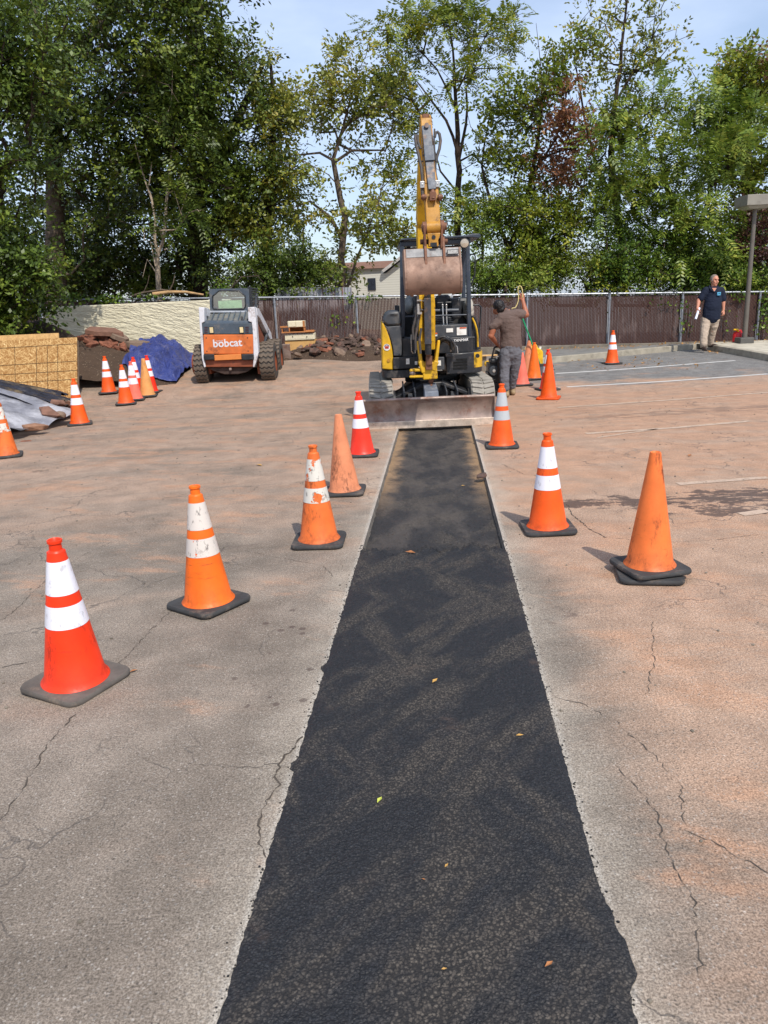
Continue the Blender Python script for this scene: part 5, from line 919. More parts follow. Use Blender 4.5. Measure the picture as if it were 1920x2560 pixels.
mb = MB(); q = c2(790, 1600, 8.95); mb.lathe([(.022, -.004), (.022, .004)], (q.x, 8.956, q.z), 16, 'y'); bxq = c2(790, 1690, 8.95); mb.box(bxq.x-.035, 8.95, bxq.z-.022, bxq.x+.035, 8.957, bxq.z+.022); obj('slot', mb, Blk, yk)
# ------------------------------------------------------------------ skid steer loader
c4 = lambda x, y, Y: P(460+.16878*x, 700+.16878*y, Y)
r4 = lambda a, b, c, d: (460+.16878*a, 700+.16878*b, 460+.16878*c, 700+.16878*d)
K0 = G(460+.16878*735, 700+.16878*1530); KY = K0.y
Org = pbr('orange_red_paint', srgb(204, 108, 52), .5, 0, .15, 5, srgb(112, 66, 44), .8, 4, .12, 40, .003); Orgd = pbr('rust_red_paint', srgb(132, 70, 44), .6, 0, .25, 6, srgb(82, 50, 38), .8, 6, .2, 40, .003)
Wpt = pbr('white_paint_machine', srgb(212, 212, 216), .45, 0, .1, 5, srgb(132, 106, 86), .8, 5, .1, 40, .003); Slt = pbr('slate_grey_paint', srgb(72, 82, 92), .4, 0, .14, 5, srgb(130, 120, 108), .5, 6, .12, 40, .003)
Slt2 = pbr('dusty_slate_paint', srgb(104, 106, 104), .6, 0, .2, 6, srgb(150, 136, 118), .6, 5); Tyr = pbr('dusty_tyre', srgb(104, 92, 80), .85, 0, .2, 8, srgb(60, 54, 50), .6, 8, .3, 40, .006); Tyrs = pbr('dark_tyre_side', srgb(70, 66, 62), .85, 0, .2, 8, srgb(120, 104, 90), .6, 6)
ld = thing('skid_loader', (K0.x, KY+1, K0.z), 'white and orange compact skid loader seen from behind, parked before the cream wall', 'loader')
Y0 = KY-.12
mb = MB(); pts = [c4(x, y, Y0) for x, y in ((285, 808), (1028, 806), (1030, 1098), (292, 1100))]; mb.prism([(p.x, Y0, p.z) for p in pts], (0, .08, 0)); dr = obj('rear_door', mb, Org, ld, bevel=.016)
o_ = c4(438, 1000, Y0); text('lettering', 'bobcat', Wpt, dr, (o_.x, Y0-.003, o_.z), (1, 0, -.0), (0, 0, 1), .153, .565, 0, 0, .022)
o_ = c4(476, 912, Y0); text('lettering', 'melroe', Wpt, dr, (o_.x, Y0-.004, o_.z), (1, 0, 0), (0, 0, 1), .026, .135, 0, 0, .01)
for x, y in ((330, 858), (940, 856), (340, 1055), (950, 1052)): mb = MB(); q = c4(x, y, Y0); mb.lathe([(.012, -.004), (.012, .004)], (q.x, Y0-.001, q.z), 10, 'y'); obj('bolt', mb, Blk, dr)
mb = MB(); f = [c4(x, y, Y0) for x, y in ((262, 640), (1004, 636), (1016, 800), (276, 802))]; b_ = [c4(x, y, Y0+.12) for x, y in ((300, 606), (960, 602), (1000, 700), (290, 700))]
mb.prism([(p.x, Y0+.004, p.z) for p in f], (0, .30, 0)); mb.hexa([(f[0].x, Y0+.01, f[0].z+.002), (f[1].x, Y0+.01, f[1].z+.002), (f[1].x-.02, Y0+.30, f[1].z+.002), (f[0].x+.02, Y0+.30, f[0].z+.002), (f[0].x+.04, Y0+.08, f[0].z+.045), (f[1].x-.04, Y0+.08, f[1].z+.045), (f[1].x-.05, Y0+.30, f[1].z+.05), (f[0].x+.05, Y0+.30, f[0].z+.05)]); tg_ = obj('tailgate_top', mb, Slt, ld, bevel=.01)
for a in ((368, 690, 442, 790), (814, 688, 886, 788)):
    mb = MB(); bxp(mb, r4(*a), Y0-.012, Y0+.003); lh = obj('tail_light', mb, Blk, tg_, bevel=.006); mb = MB(); bxp(mb, r4(a[0]+12, a[1]+10, a[2]-10, a[3]-8), Y0-.016, Y0-.0125); obj('lens', mb, pbr('cream_lens', srgb(214, 194, 146), .25), lh)
mb = MB()
for i in range(4): bxp(mb, r4(300, 694+26*i, 350, 706+26*i), Y0-.002, Y0+.0035)
Mv = pbr('dark_red_vent', srgb(66, 26, 30), .7); obj('grille', mb, Mv, tg_); mb = MB()
for i in range(4): bxp(mb, r4(908, 694+26*i, 958, 706+26*i), Y0-.002, Y0+.0035)
obj('grille', mb, Mv, tg_)
for a in ((288, 1100, 447, 1188), (850, 1098, 1032, 1186)): mb = MB(); bxp(mb, r4(*a), Y0-.05, Y0+.1); obj('bumper', mb, Blk, ld, bevel=.018)
mb = MB(); bxp(mb, r4(448, 1104, 849, 1184), Y0-.02, Y0+.1); obj('rear_plate', mb, pbr('pale_orange_paint', srgb(214, 128, 62), .5, 0, .15, 6, srgb(140, 90, 56), .6, 6), ld, bevel=.006)
mb = MB(); pts = [c4(x, y, Y0+.03) for x, y in ((312, 1186), (1034, 1184), (1026, 1288), (322, 1290))]; mb.prism([(p.x, Y0+.03, p.z) for p in pts], (0, .5, 0)); obj('lower_body', mb, Orgd, ld, bevel=.01)
mb = MB(); a = [c4(x, y, Y0+.1) for x, y in ((330, 1290), (1026, 1288), (930, 1365), (800, 1395), (600, 1398), (440, 1350))]; mb.prism([(p.x, Y0+.1, p.z) for p in a], (0, 1.8, 0)); obj('belly', mb, pbr('shadow_dark_steel', srgb(62, 48, 42), .8, 0, .3, 6), ld, bevel=.015); mb = MB(); mb.obox(c4(690, 1318, Y0+.08), (.05, .08, .05)); obj('tow_hook', mb, Stl, ld, bevel=.01)  # belly coloured dark brown to stand for the black shadow under the loader
for pts in (((215, 404), (300, 410), (302, 620), (262, 640), (284, 960), (296, 1160), (322, 1290), (296, 1296), (262, 1150), (246, 900), (226, 600)), ((944, 404), (1040, 398), (1064, 560), (1084, 850), (1102, 1080), (1080, 1180), (1040, 1294), (1020, 1290), (1030, 1120), (1022, 840), (1004, 630), (952, 610))):
    mb = MB(); mb.prism([(c4(x, y, Y0-.01).x, Y0-.012, c4(x, y, Y0-.01).z) for x, y in pts], (0, .22, 0)); obj('upright', mb, Wpt, ld, bevel=.012)
# lift arms and side behind the right upright
for sx, base_ in ((1, 1050), (-1, 250)):
    xx = c4(base_, 700, Y0).x; t0 = c4(base_, 402, Y0).z
    mb = MB(); mb.prism([(xx-.05*(sx > 0)-.0, y, z) for y, z in ((Y0+.18, t0-.01), (Y0+.5, t0-.03), (Y0+2.0, t0-.55), (Y0+2.35, t0-1.0), (Y0+2.2, t0-1.02), (Y0+1.75, t0-.68), (Y0+.55, t0-.22), (Y0+.2, t0-.16))], (.09, 0, 0)); obj('lift_arm', mb, Wpt, ld, bevel=.012)
    mb = MB(); mb.prism([(xx-.06*(sx > 0)+.0, y, z) for y, z in ((Y0+.21, t0-.2), (Y0+1.6, t0-.8), (Y0+1.6, t0-1.35), (Y0+.25, t0-1.3))], (.06, 0, 0)); obj('side_panel', mb, Orgd, ld, bevel=.01)
    mb = MB(); mb.cyl((xx+.02*sx, Y0+.5, t0-.9), (xx+.02*sx, Y0+1.6, t0-.50), .03, n=10); obj('lift_cylinder', mb, Gry, ld, smooth=40)
mb = MB(); qa = c4(365, 500, Y0+.1); qb = c4(960, 500, Y0+.1); mb.box(qa.x-.06, Y0+.22, K0.z+.28, qb.x+.06, Y0+2.0, K0.z+1.12); obj('body', mb, Blk, ld, bevel=.02)
# sloping engine cover with ribs
T0 = c4(655, 478, Y0+.62); T1 = c4(655, 615, Y0+.1); xa = c4(300, 540, Y0+.3).x; xb = c4(946, 540, Y0+.3).x
mb = MB(); mb.hexa([(xa, Y0+.10, T1.z-.05), (xb, Y0+.10, T1.z-.05), (xb, Y0+.66, T1.z-.05), (xa, Y0+.66, T1.z-.05), (xa, Y0+.10, T1.z), (xb, Y0+.10, T1.z), (xb, Y0+.64, T0.z), (xa, Y0+.64, T0.z)]); ec = obj('engine_cover', mb, Slt2, ld, bevel=.01)
mb = MB(); sl_ = Vector((0, .54, T0.z-T1.z))
for i in range(8): x = xa+.06+(xb-xa-.12)*i/7; mb.bar((x, Y0+.11, T1.z+.012), (x-.02, Y0+.63, T0.z+.012), .022, .03)
obj('cover_ribs', mb, Slt, ec, bevel=.004)
mb = MB(); mb.bar(c4(390, 470, Y0+.6), c4(930, 468, Y0+.6), .05, .035); obj('hinge_bar', mb, pbr('light_grey_paint', srgb(176, 180, 186), .4), ld, bevel=.006)
mb = MB(); mb.bar(c4(855, 545, Y0+.28), c4(862, 622, Y0+.1), .045, .03); obj('handle', mb, Blk, ld, bevel=.01)
# cab with chamfered rear window
cf = [c4(x, y, Y0+.62) for x, y in ((374, 132), (964, 130), (972, 470), (386, 472))]; YC = Y0+.62
octo = [c4(x, y, YC) for x, y in ((520, 160), (815, 160), (905, 235), (912, 390), (886, 430), (446, 432), (424, 400), (424, 240))]
mb = MB(); outer = [(cf[0].x, cf[0].z), (cf[1].x, cf[1].z), (cf[2].x, cf[2].z), (cf[3].x, cf[3].z)]; oc = [(p.x, p.z) for p in octo]
def ringfaces(mb, outer, inner, y):
    b = len(mb.v); mb.v += [(x, y, z) for x, z in outer]+[(x, y, z) for x, z in inner]; O = lambda i: b+i % 4; I = lambda i: b+4+i % 8
    f = [(O(0), O(1), I(1), I(0)), (O(1), I(2), I(1)), (O(1), O(2), I(3), I(2)), (O(2), I(4), I(3)), (O(2), O(3), I(5), I(4)), (O(3), I(6), I(5)), (O(3), O(0), I(7), I(6)), (O(0), I(0), I(7))]; mb.f += f; mb.m += [0]*8
ringfaces(mb, outer, oc, YC)
y2 = YC+1.0; x0, x1 = cf[0].x, cf[1].x; zt_, zb_ = cf[0].z, cf[3].z
mb.add([(x0, YC, zt_), (x1, YC, cf[1].z), (x1+.03, y2, zt_+.0), (x0, y2, zt_)], [(0, 1, 2, 3)])
cab = obj('cab', mb, Slt, ld); mb = MB(); mb.box(x0, YC+.002, zb_-.15, x0+.035, y2, zt_-.002); mb.box(x0+.036, YC+.2, zb_-.2, x1-.036, y2, zb_-.15); obj('cab_side', mb, Slt, cab)
mb = MB(); mb.box(x1-.03, YC+.01, zb_-.15, x1+.02, YC+.20, zt_+.01)
for i in range(8): z = zb_+.1+(zt_-zb_-.12)*i/7; mb.box(x1-.03, YC+.2, z-.016, x1+.03, y2, z+.016)
obj('side_screen', mb, Blk, cab, bevel=.004)
mb = MB(); mb.tube([(p.x, YC-.004, p.z) for p in octo], .014, 8, close=True); obj('window_seal', mb, Blk, cab, smooth=50)
tG = NT('teal_glass'); g_ = tG.n('BsdfGlossy'); g_.inputs['Roughness'].default_value = .05; tr = tG.n('BsdfTransparent'); tr.inputs[0].default_value = (.66, .82, .80, 1); mx = tG.n('MixShader'); mx.inputs[0].default_value = .34; tG.l(tr.outputs[0], mx.inputs[1]); tG.l(g_.outputs[0], mx.inputs[2]); tG.l(mx.outputs[0], tG.out.inputs[0])
mb = MB(); mb.add([(x, YC+.006, z) for x, z in oc], [tuple(range(8))[::-1]]); obj('window', mb, tG.m, cab)
mb = MB(); bxp(mb, r4(508, 302, 860, 420), YC+.022, YC+.025); obj('paper_sign', mb, pbr('pale_green_paper', srgb(220, 236, 184), .8, 0, .1, 20, srgb(120, 140, 100), .5, 14), cab)
mb = MB(); mb.bar(c4(985, 400, Y0+.9), c4(985, 130, Y0+.9), .0, .0) if False else None
mb = MB(); bxp(mb, r4(430, 240, 880, 262), YC+.5, YC+.53); bxp(mb, r4(560, 300, 760, 430), YC+.4, YC+.5); obj('seat', mb, pbr('grey_teal_seat', srgb(104, 128, 126), .7), cab)
mb = MB(); mb.tube([c4(1062, 560, Y0+.6), c4(1068, 300, Y0+.6), c4(1072, 245, Y0+.6)], .025, 8); mb.ball(c4(1076, 232, Y0+.6), .03); obj('lift_link', mb, Gry, ld, smooth=40)
# wheels
def tyre(x0, x1, yc, side):
    r_ = .392; zc = K0.z+r_-.015; mb = MB(); w_ = x1-x0
    mb.lathe([(.20, 0), (.30, .0), (.355, .012), (.382, .04), (.386, w_/2), (.382, w_-.04), (.355, w_-.012), (.30, w_), (.20, w_)], (x0, yc, zc), 40, 'x', False)
    wh = obj('wheel', mb, Tyrs, ld, smooth=40); mb = MB(); N = 24
    for k in range(N):
        a0 = 2*math.pi*k/N; zz = [(0, 0), (.17, .55), (.34, 0), (.5, .55), (.66, 0), (.83, .55), (1, 0)]; L = []
        for f, s_ in zz: L.append((x0+.008+(w_-.016)*f, s_))
        for (xa_, sa), (xb_, sb_) in zip(L, L[1:]):
            p = []
            for x, s_ in ((xa_, sa), (xb_, sb_)):
                for da, rad_ in ((0, .375), (.62, .375), (.56, .402), (.06, .402)): an = a0+(da*.29+s_*.16)*1.0; edge = 1 if .03 < (x-x0)/w_ < .97 else .965; p.append((x, yc+rad_*edge*math.cos(an), zc+rad_*edge*math.sin(an)))
            mb.add(p, [(0, 1, 2, 3), (4, 7, 6, 5), (0, 4, 5, 1), (1, 5, 6, 2), (2, 6, 7, 3), (3, 7, 4, 0)])
    obj('tyre_tread', mb, Tyr, wh); mb = MB(); xr_ = x1 if side > 0 else x0; mb.lathe([(0, -.07), (.1, -.06), (.15, -.02), (.205, -.0), (.215, .01), (.2, -.09)], (xr_-.02 if side > 0 else xr_+.02, yc, zc), 24, 'x', False); obj('rim', mb, Orgd, wh, smooth=40)
xl0 = c4(128, 1300, Y0).x; xl1 = c4(318, 1300, Y0).x; xr0 = c4(1106, 1300, Y0).x; xr1 = c4(1330, 1300, Y0).x
for yc in (KY+.32, KY+1.32): tyre(xl0, xl1, yc, -1); tyre(xr0, xr1, yc, 1)
mb = MB(); x0b = xl0-.03; x1b = xr1+.10; mb.prism([(x0b, y, z) for y, z in ((KY+2.2, K0.z+.02), (KY+2.75, K0.z+.04), (KY+2.75, K0.z+.07), (KY+2.25, K0.z+.08), (KY+2.15, K0.z+.62), (KY+2.1, K0.z+.62))], (x1b-x0b, 0, 0)); obj('bucket', mb, Stl, ld, bevel=.01)

# ------------------------------------------------------------------ people
def remeshed(name, mb, mat, parent, vox, sm=4, wr=None, local=False):
    o = obj(name, mb, mat, parent); m = o.modifiers.new('r', 'REMESH'); m.mode = 'VOXEL'; m.voxel_size = vox; m.use_smooth_shade = True
    s_ = o.modifiers.new('s', 'SMOOTH'); s_.iterations = sm; s_.factor = .5
    if wr:
        tx = bpy.data.textures.new('folds', 'CLOUDS'); tx.noise_scale = wr[1]; tx.noise_depth = 2; d = o.modifiers.new('d', 'DISPLACE'); d.texture = tx; d.strength = wr[0]; d.mid_level = .5; d.texture_coords = 'LOCAL'
    return o
def limb(mb, pts, rs, n=12):
    P_ = [Vector(p) for p in pts]; q = []; r_ = []
    for i in range(len(P_)-1):
        for k in range(4): f = k/4; q.append(P_[i].lerp(P_[i+1], f)); g = f*f*(3-2*f); r_.append(rs[i]+(rs[i+1]-rs[i])*g)
    q.append(P_[-1]); r_.append(rs[-1]); mb.tube(q, r_, n); mb.ball(q[0], r_[0]*.99, n=n); mb.ball(q[-1], r_[-1]*.99, n=n)
    for p, r0 in zip(P_[1:-1], rs[1:-1]): mb.ball(p, r0*1.01, n=n)
def hand(mb, wrist, palm, fdir, side, curl, k=1.0):
    """palm centre, finger direction, direction to the thumb side, curl axis direction the fingers bend to"""
    f = Vector(fdir).normalized(); s_ = Vector(side).normalized(); c = Vector(curl).normalized(); w_ = Vector(wrist); p = Vector(palm)
    for o_ in (-.026, 0, .026): limb(mb, [w_+s_*o_*.6, p+s_*o_+f*.03*k], [.019*k, .015*k], 8)
    for i, (o_, l) in enumerate(((.034, .070), (.012, .080), (-.011, .074), (-.033, .058))):
        a = p+s_*o_*k+f*.035*k; b = a+(f*.72+c*.5)*l*.5*k; d = b+(f*.15+c*.95)*l*.36*k; e = d+(c*.7-f*.55)*l*.25*k; limb(mb, [a, b, d, e], [.0105*k, .0095*k, .0085*k, .007*k], 8)
    a = p+s_*.036*k-f*.03*k; b = a+(s_*.75+f*.5+c*.3)*.034*k; d = b+(f*.8+c*.55)*.03*k; limb(mb, [a, b, d], [.013*k, .011*k, .009*k], 8)
def skin_mat(name, col, red): t = NT(name); c = t.mix(t.noise(9, 4, .6), col, red); t.p.inputs['Subsurface Weight'].default_value = .08; t.p.inputs['Subsurface Radius'].default_value = (.02, .008, .005); return t.fin(c, .5, 0, .4, t.bump(t.noise(60, 3, .6), .1, .003))
def cloth_mat(name, col, var=.2, weave=300): t = NT(name); c = t.mix(t.noise(5, 5, .6), tuple(x*(1-var) for x in col[:3])+(1,), tuple(min(1, x*(1+var)) for x in col[:3])+(1,)); n1 = t.noise(7, 4, .6, t.mapping((1, 1, 2.2), (.3, .5, 0)), 1.0); return t.fin(c, .85, 0, .2, t.bump(n1, .5, .03))
# worker seen from behind
WY = 12.95
W_ = lambda x, y, Y=WY: P(1200+.1326*x, 720+.1326*y, Y)
wf = W_(560, 2000, 12.9); wk = thing('person', (wf.x, 12.95, 0), 'worker in brown T-shirt and grey jeans, back turned, one arm raised pulling a cord', 'person')
Sk1 = skin_mat('tanned_skin', srgb(176, 112, 82), srgb(150, 88, 64)); Tsh = cloth_mat('brown_cotton', srgb(104, 88, 82)); Jns = cloth_mat('grey_denim', srgb(104, 104, 110), .35)
mb = MB(); hd = W_(352, 372, 13.04); nk = W_(500, 445, 12.98); Mh = Matrix.Rotation(R(-24), 3, 'Y') @ Matrix.Rotation(R(24), 3, 'X')
mb.ball(hd, .082, .10, .112, Mh, 16, 12); mb.ball(hd+Vector((-.035, .055, -.055)), .058, .062, .055, Mh, 12, 8); mb.ball(hd+Vector((-.052, .125, -.035)), .014, .02, .016)
for s_ in (-1, 1): mb.ball(hd+Mh @ Vector((s_*.082, .0, -.012)), .012, .024, .033, Mh)
limb(mb, [hd+Vector((.05, -.02, -.05)), nk+Vector((.02, 0, -.02))], [.056, .064]); sl, sr = W_(300, 640), W_(752, 495)
mt = MB(); limb(mt, [nk+Vector((.02, 0, -.09)), W_(565, 760), W_(590, 1150)], [.09, .12, .12], 16); mb.add([(x, 12.97+(y-12.97)*.55, z) for x, y, z in mt.v], mt.f)
limb(mb, [sl, W_(205, 905, 12.93), W_(325, 1065, 13.14)], [.056, .050, .033]); hand(mb, W_(325, 1065, 13.14), W_(352, 1098, 13.17), (.8, .35, -.3), (0, .2, 1), (.2, .3, -.9), .95)
limb(mb, [sr, W_(872, 505, 13.02), W_(805, 235, 13.10)], [.058, .050, .032]); hand(mb, W_(805, 235, 13.10), W_(802, 178, 13.11), (-.1, .15, 1), (-1, .1, 0), (-.2, .95, .1), .95)
for a in (((475, 1200), (470, 1550, 12.92), (490, 1890, 12.86)), ((680, 1200), (640, 1545, 13.02), (612, 1835, 13.12))): limb(mb, [W_(*p) for p in a], [.085, .058, .042])
bd = remeshed('body', mb, Sk1, wk, .0075, 3)
mb = MB(); limb(mb, [nk+Vector((.03, 0, -.06)), W_(560, 640), W_(585, 860), W_(590, 1095)], [.085, .185, .172, .182], 20)
for p in mb.v[:]: pass
cy = 12.97; mb.v = [(x, cy+(y-cy)*.66, z) for x, y, z in mb.v]
m2 = MB(); limb(m2, [sl+Vector((.05, 0, .0)), W_(238, 740, 12.95)], [.088, .074]); limb(m2, [sr+Vector((-.06, 0, -.01)), W_(800, 490, 13.0)], [.092, .076]); limb(m2, [W_(400, 560), W_(700, 490)], [.085, .085]); limb(m2, [nk+Vector((0, 0, -.02)), nk+Vector((.03, 0, -.07))], [.07, .09]); mb.add(m2.v, m2.f)
remeshed('t_shirt', mb, Tsh, wk, .011, 4, (.022, .09))
mb = MB()
limb(mb, [W_(590, 1110), W_(590, 1200)], [.168, .172], 18); mb.v = [(x, cy+(y-cy)*.72, z) for x, y, z in mb.v]
m2 = MB(); limb(m2, [W_(490, 1210), W_(475, 1400, 12.94), W_(462, 1580, 12.91), W_(462, 1740, 12.88), W_(480, 1890, 12.86)], [.112, .096, .082, .080, .072]); limb(m2, [W_(668, 1210), W_(665, 1400, 12.98), W_(642, 1560, 13.02), W_(618, 1720, 13.07), W_(600, 1840, 13.12)], [.114, .098, .084, .078, .074]); mb.add(m2.v, m2.f)
remeshed('jeans', mb, Jns, wk, .010, 3, (.024, .06))
Boot = pbr('tan_suede_boot', srgb(150, 128, 98), .8, 0, .2, 14)
for a, t_, n_ in ((W_(482, 1905, 12.86), W_(520, 2060, 12.80), 0), (W_(600, 1855, 13.12), W_(606, 1985, 13.06), 1)):
    mb = MB(); g = gz(a.x, a.y); limb(mb, [(a.x+.01, a.y, g+.17), (a.x+.015, a.y, g+.06)], [.052, .05]); limb(mb, [(a.x+.015, a.y-.05, g+.045), (a.x-.005, a.y+.13, g+.042), (a.x-.02, a.y+.19, g+.035)], [.045, .046, .034]); remeshed('boot', mb, Boot, wk, .008, 2)
mb = MB(); mb.ball(hd+Vector((.004, -.012, .028)), .095, .108, .105, Mh, 16, 12); mb.ball(hd+Vector((.03, -.06, -.03)), .075, .055, .06, Mh)
remeshed('hair', mb, pbr('black_hair', srgb(26, 22, 22), .5, 0, .3, 30, None, 0, 5, .6, 120, .006), wk, .008, 1, (.02, .02))
cd_ = thing('cord', W_(770, 100, 13.1), 'pale cord looped above the raised hand of the worker', 'cord'); mb = MB(); mb.tube([W_(x, y, 13.09) for x, y in ((600, 400), (612, 378), (650, 376), (668, 372), (700, 310), (722, 240), (728, 140), (716, 60), (716, 10), (728, -28), (748, -40), (775, -28), (796, 30), (803, 100), (802, 180))], .0085, 8); obj('rope', mb, pbr('pale_yellow_cord', srgb(206, 188, 128), .8), cd_, smooth=60)
# standing man on the kerb
MY = 18.45
M_ = lambda x, y, Y=MY: P(1720+.10401*x, 660+.10398*y, Y)
mf = M_(440, 2030); mn = thing('person', (mf.x, MY, mf.z), 'grey haired man in navy polo shirt and beige trousers holding rolled paper', 'person')
Sk2 = skin_mat('pink_skin', srgb(206, 150, 122), srgb(184, 116, 92)); Pol = cloth_mat('navy_cotton', srgb(30, 36, 52), .2); Chn = cloth_mat('beige_cotton', srgb(178, 160, 142), .12)
mb = MB(); hd = M_(640, 395); Mh = Matrix.Rotation(R(14), 3, 'Z') @ Matrix.Rotation(R(5), 3, 'Y'); hp = lambda x, y, z: hd+Mh @ Vector((x, y, z))
mb.ball(hp(0, .012, .025), .079, .098, .100, Mh, 16, 12); mb.ball(hp(0, -.022, -.055), .064, .074, .074, Mh, 14, 10); mb.ball(hp(0, -.055, -.105), .034, .032, .028, Mh)
limb(mb, [hp(0, -.088, .012), hp(0, -.108, -.028)], [.010, .017], 8); mb.ball(hp(0, -.085, -.062), .026, .018, .014, Mh); mb.ball(hp(0, -.078, .032), .058, .022, .012, Mh)
for s_ in (-1, 1): mb.ball(hp(s_*.079, .01, -.008), .010, .022, .033, Mh); mb.ball(hp(s_*.045, -.062, -.03), .024, .024, .022, Mh)
limb(mb, [hp(0, .015, -.06), M_(620, 640)], [.058, .066]); mt = MB(); limb(mt, [M_(620, 690), M_(580, 1000), M_(545, 1270)], [.10, .13, .12], 16); mb.add([(x, MY+(y-MY)*.55, z) for x, y, z in mt.v], mt.f); sl, sr = M_(395, 650), M_(820, 650)
limb(mb, [sl, M_(258, 880), M_(228, 1075, 18.36)], [.055, .050, .032]); hand(mb, M_(228, 1075, 18.36), M_(222, 1135, 18.34), (-.05, -.1, -1), (.5, -.8, 0), (.85, .3, 0))
limb(mb, [sr, M_(845, 900), M_(850, 1105, 18.42)], [.055, .050, .032]); hand(mb, M_(850, 1105, 18.42), M_(856, 1170, 18.40), (0, -.1, -1), (-.8, -.5, 0), (-.45, .75, 0))
for a in (((460, 1290), (400, 1630, 18.32), (372, 1890, 18.26)), ((640, 1290), (580, 1610, 18.50), (530, 1870, 18.62))): limb(mb, [M_(*p) for p in a], [.088, .06, .042])
remeshed('body', mb, Sk2, mn, .0075, 2)
mb = MB(); limb(mb, [M_(618, 610), M_(610, 720), M_(585, 960), M_(555, 1240)], [.085, .178, .205, .212], 20); cy = MY; mb.v = [(x, cy-.02+(y-cy)*.70, z) for x, y, z in mb.v]; mb.ball(M_(590, 1020, MY-.07), .16, .11, .19)
m2 = MB(); limb(m2, [M_(430, 640), M_(310, 830)], [.086, .080]); limb(m2, [M_(790, 640), M_(838, 840)], [.086, .080]); limb(m2, [M_(440, 630), M_(790, 630)], [.08, .08]); mb.add(m2.v, m2.f); remeshed('polo_shirt', mb, Pol, mn, .011, 4, (.016, .10))
mb = MB(); mb.tube([M_(x, y, Y) for x, y, Y in ((520, 520, MY), (510, 570, MY-.06), (560, 625, MY-.13), (632, 676, MY-.15), (692, 620, MY-.13), (725, 560, MY-.05), (705, 520, MY+.02))], .016, 8); obj('collar', mb, Pol, mn, smooth=60)
mb = MB(); q = M_(632, 630, MY-.135); mb.prism([M_(580, 575, MY-.128), M_(688, 575, MY-.128), M_(634, 668, MY-.142)], (0, .03, 0)); obj('neck_opening', mb, Sk2, mn)
mb = MB(); a = M_(708, 678, MY-.168); b = M_(784, 750, MY-.165); mb.box(a.x, MY-.172, b.z, b.x, MY-.150, a.z); em = obj('chest_emblem', mb, pbr('sky_blue_print', srgb(92, 164, 200), .7), mn); mb = MB(); mb.tube([(a.x+.01, MY-.176, b.z+.02), (a.x+.03, MY-.176, a.z-.02), (b.x-.02, MY-.176, a.z-.025), (b.x-.015, MY-.176, b.z+.02)], .006, 6); obj('emblem_mark', mb, pbr('teal_print', srgb(46, 108, 128), .7), em)
mb = MB(); limb(mb, [M_(550, 1230), M_(550, 1310)], [.180, .182], 18); mb.v = [(x, cy+(y-cy)*.70, z) for x, y, z in mb.v]; m2 = MB(); limb(m2, [M_(445, 1310), M_(415, 1480, 18.40), M_(395, 1640, 18.34), M_(382, 1780, 18.30), M_(374, 1930, 18.27)], [.118, .105, .092, .088, .088]); limb(m2, [M_(640, 1310), M_(620, 1480, 18.48), M_(585, 1620, 18.53), M_(555, 1760, 18.58), M_(535, 1890, 18.63)], [.118, .102, .090, .086, .082]); mb.add(m2.v, m2.f); remeshed('trousers', mb, Chn, mn, .010, 3, (.022, .07))
Sho = pbr('dark_brown_leather', srgb(62, 48, 42), .5)
for a, t_ in ((M_(374, 1960, 18.26), (-.012, -.18, -.02)), (M_(530, 1910, 18.64), (.11, -.13, -.005))):
    a = Vector(a); zf = max(gz(a.x, a.y)+(.0 if t_[0] < 0 else KH+.005), -9); top = a.z; mb = MB(); zz = P(1720+.104*370, 660+.104*2085, 18.2).z if t_[0] < 0 else a.z-.09
    limb(mb, [(a.x, a.y, a.z), (a.x, a.y-.01, zz+.05)], [.05, .046]); limb(mb, [(a.x, a.y+.02, zz+.042), (a.x+t_[0]*.6, a.y+t_[1]*.6, zz+.042), (a.x+t_[0], a.y+t_[1], zz+.034)], [.042, .045, .034]); remeshed('shoe', mb, Sho, mn, .008, 2)
mb = MB(); mb.ball(hp(0, .028, .045), .084, .098, .092, Mh, 16, 12); 
for s_ in (-1, 1): mb.ball(hp(s_*.066, .012, .012), .022, .045, .055, Mh)
remeshed('hair', mb, pbr('grey_hair', srgb(128, 116, 106), .7, 0, .3, 40, None, 0, 5, .6, 120, .006), mn, .007, 1, (.010, .02))
mb = MB()
for s_ in (-1, 1): mb.ball(hp(s_*.030, -.088, .012), .012, .006, .006, Mh)
obj('eyes', mb, pbr('dark_eye', srgb(52, 36, 30), .3), mn, smooth=60); mb = MB(); mb.ball(hp(0, -.102, -.062), .022, .005, .0045, Mh); obj('lips', mb, pbr('lip', srgb(158, 86, 76), .5), mn, smooth=60)
pr_ = thing('paper_roll', M_(225, 1200, 18.33), 'rolled white paper in the hand of the man in the navy shirt', 'paper'); mb = MB(); a, b = M_(272, 1055, 18.36), M_(182, 1325, 18.26); mb.lathe([(0, 0)], n=3, caps=False) if False else None
d = (b-a); mb.tube([a, b], .026, 14, cap=False); mb.tube([a+d*.0, b-d*.0], .021, 14, cap=False); obj('paper_sheet', mb, pbr('white_paper', srgb(226, 230, 244), .7, 0, .03), pr_, smooth=60); mb = MB(); mb.tube([a+d*.995, a+d*.90], .0205, 12); obj('roll_end_shade', mb, pbr('shaded_paper', srgb(120, 122, 134), .8), pr_)  # darker paper plug paints the shade inside the open end of the roll
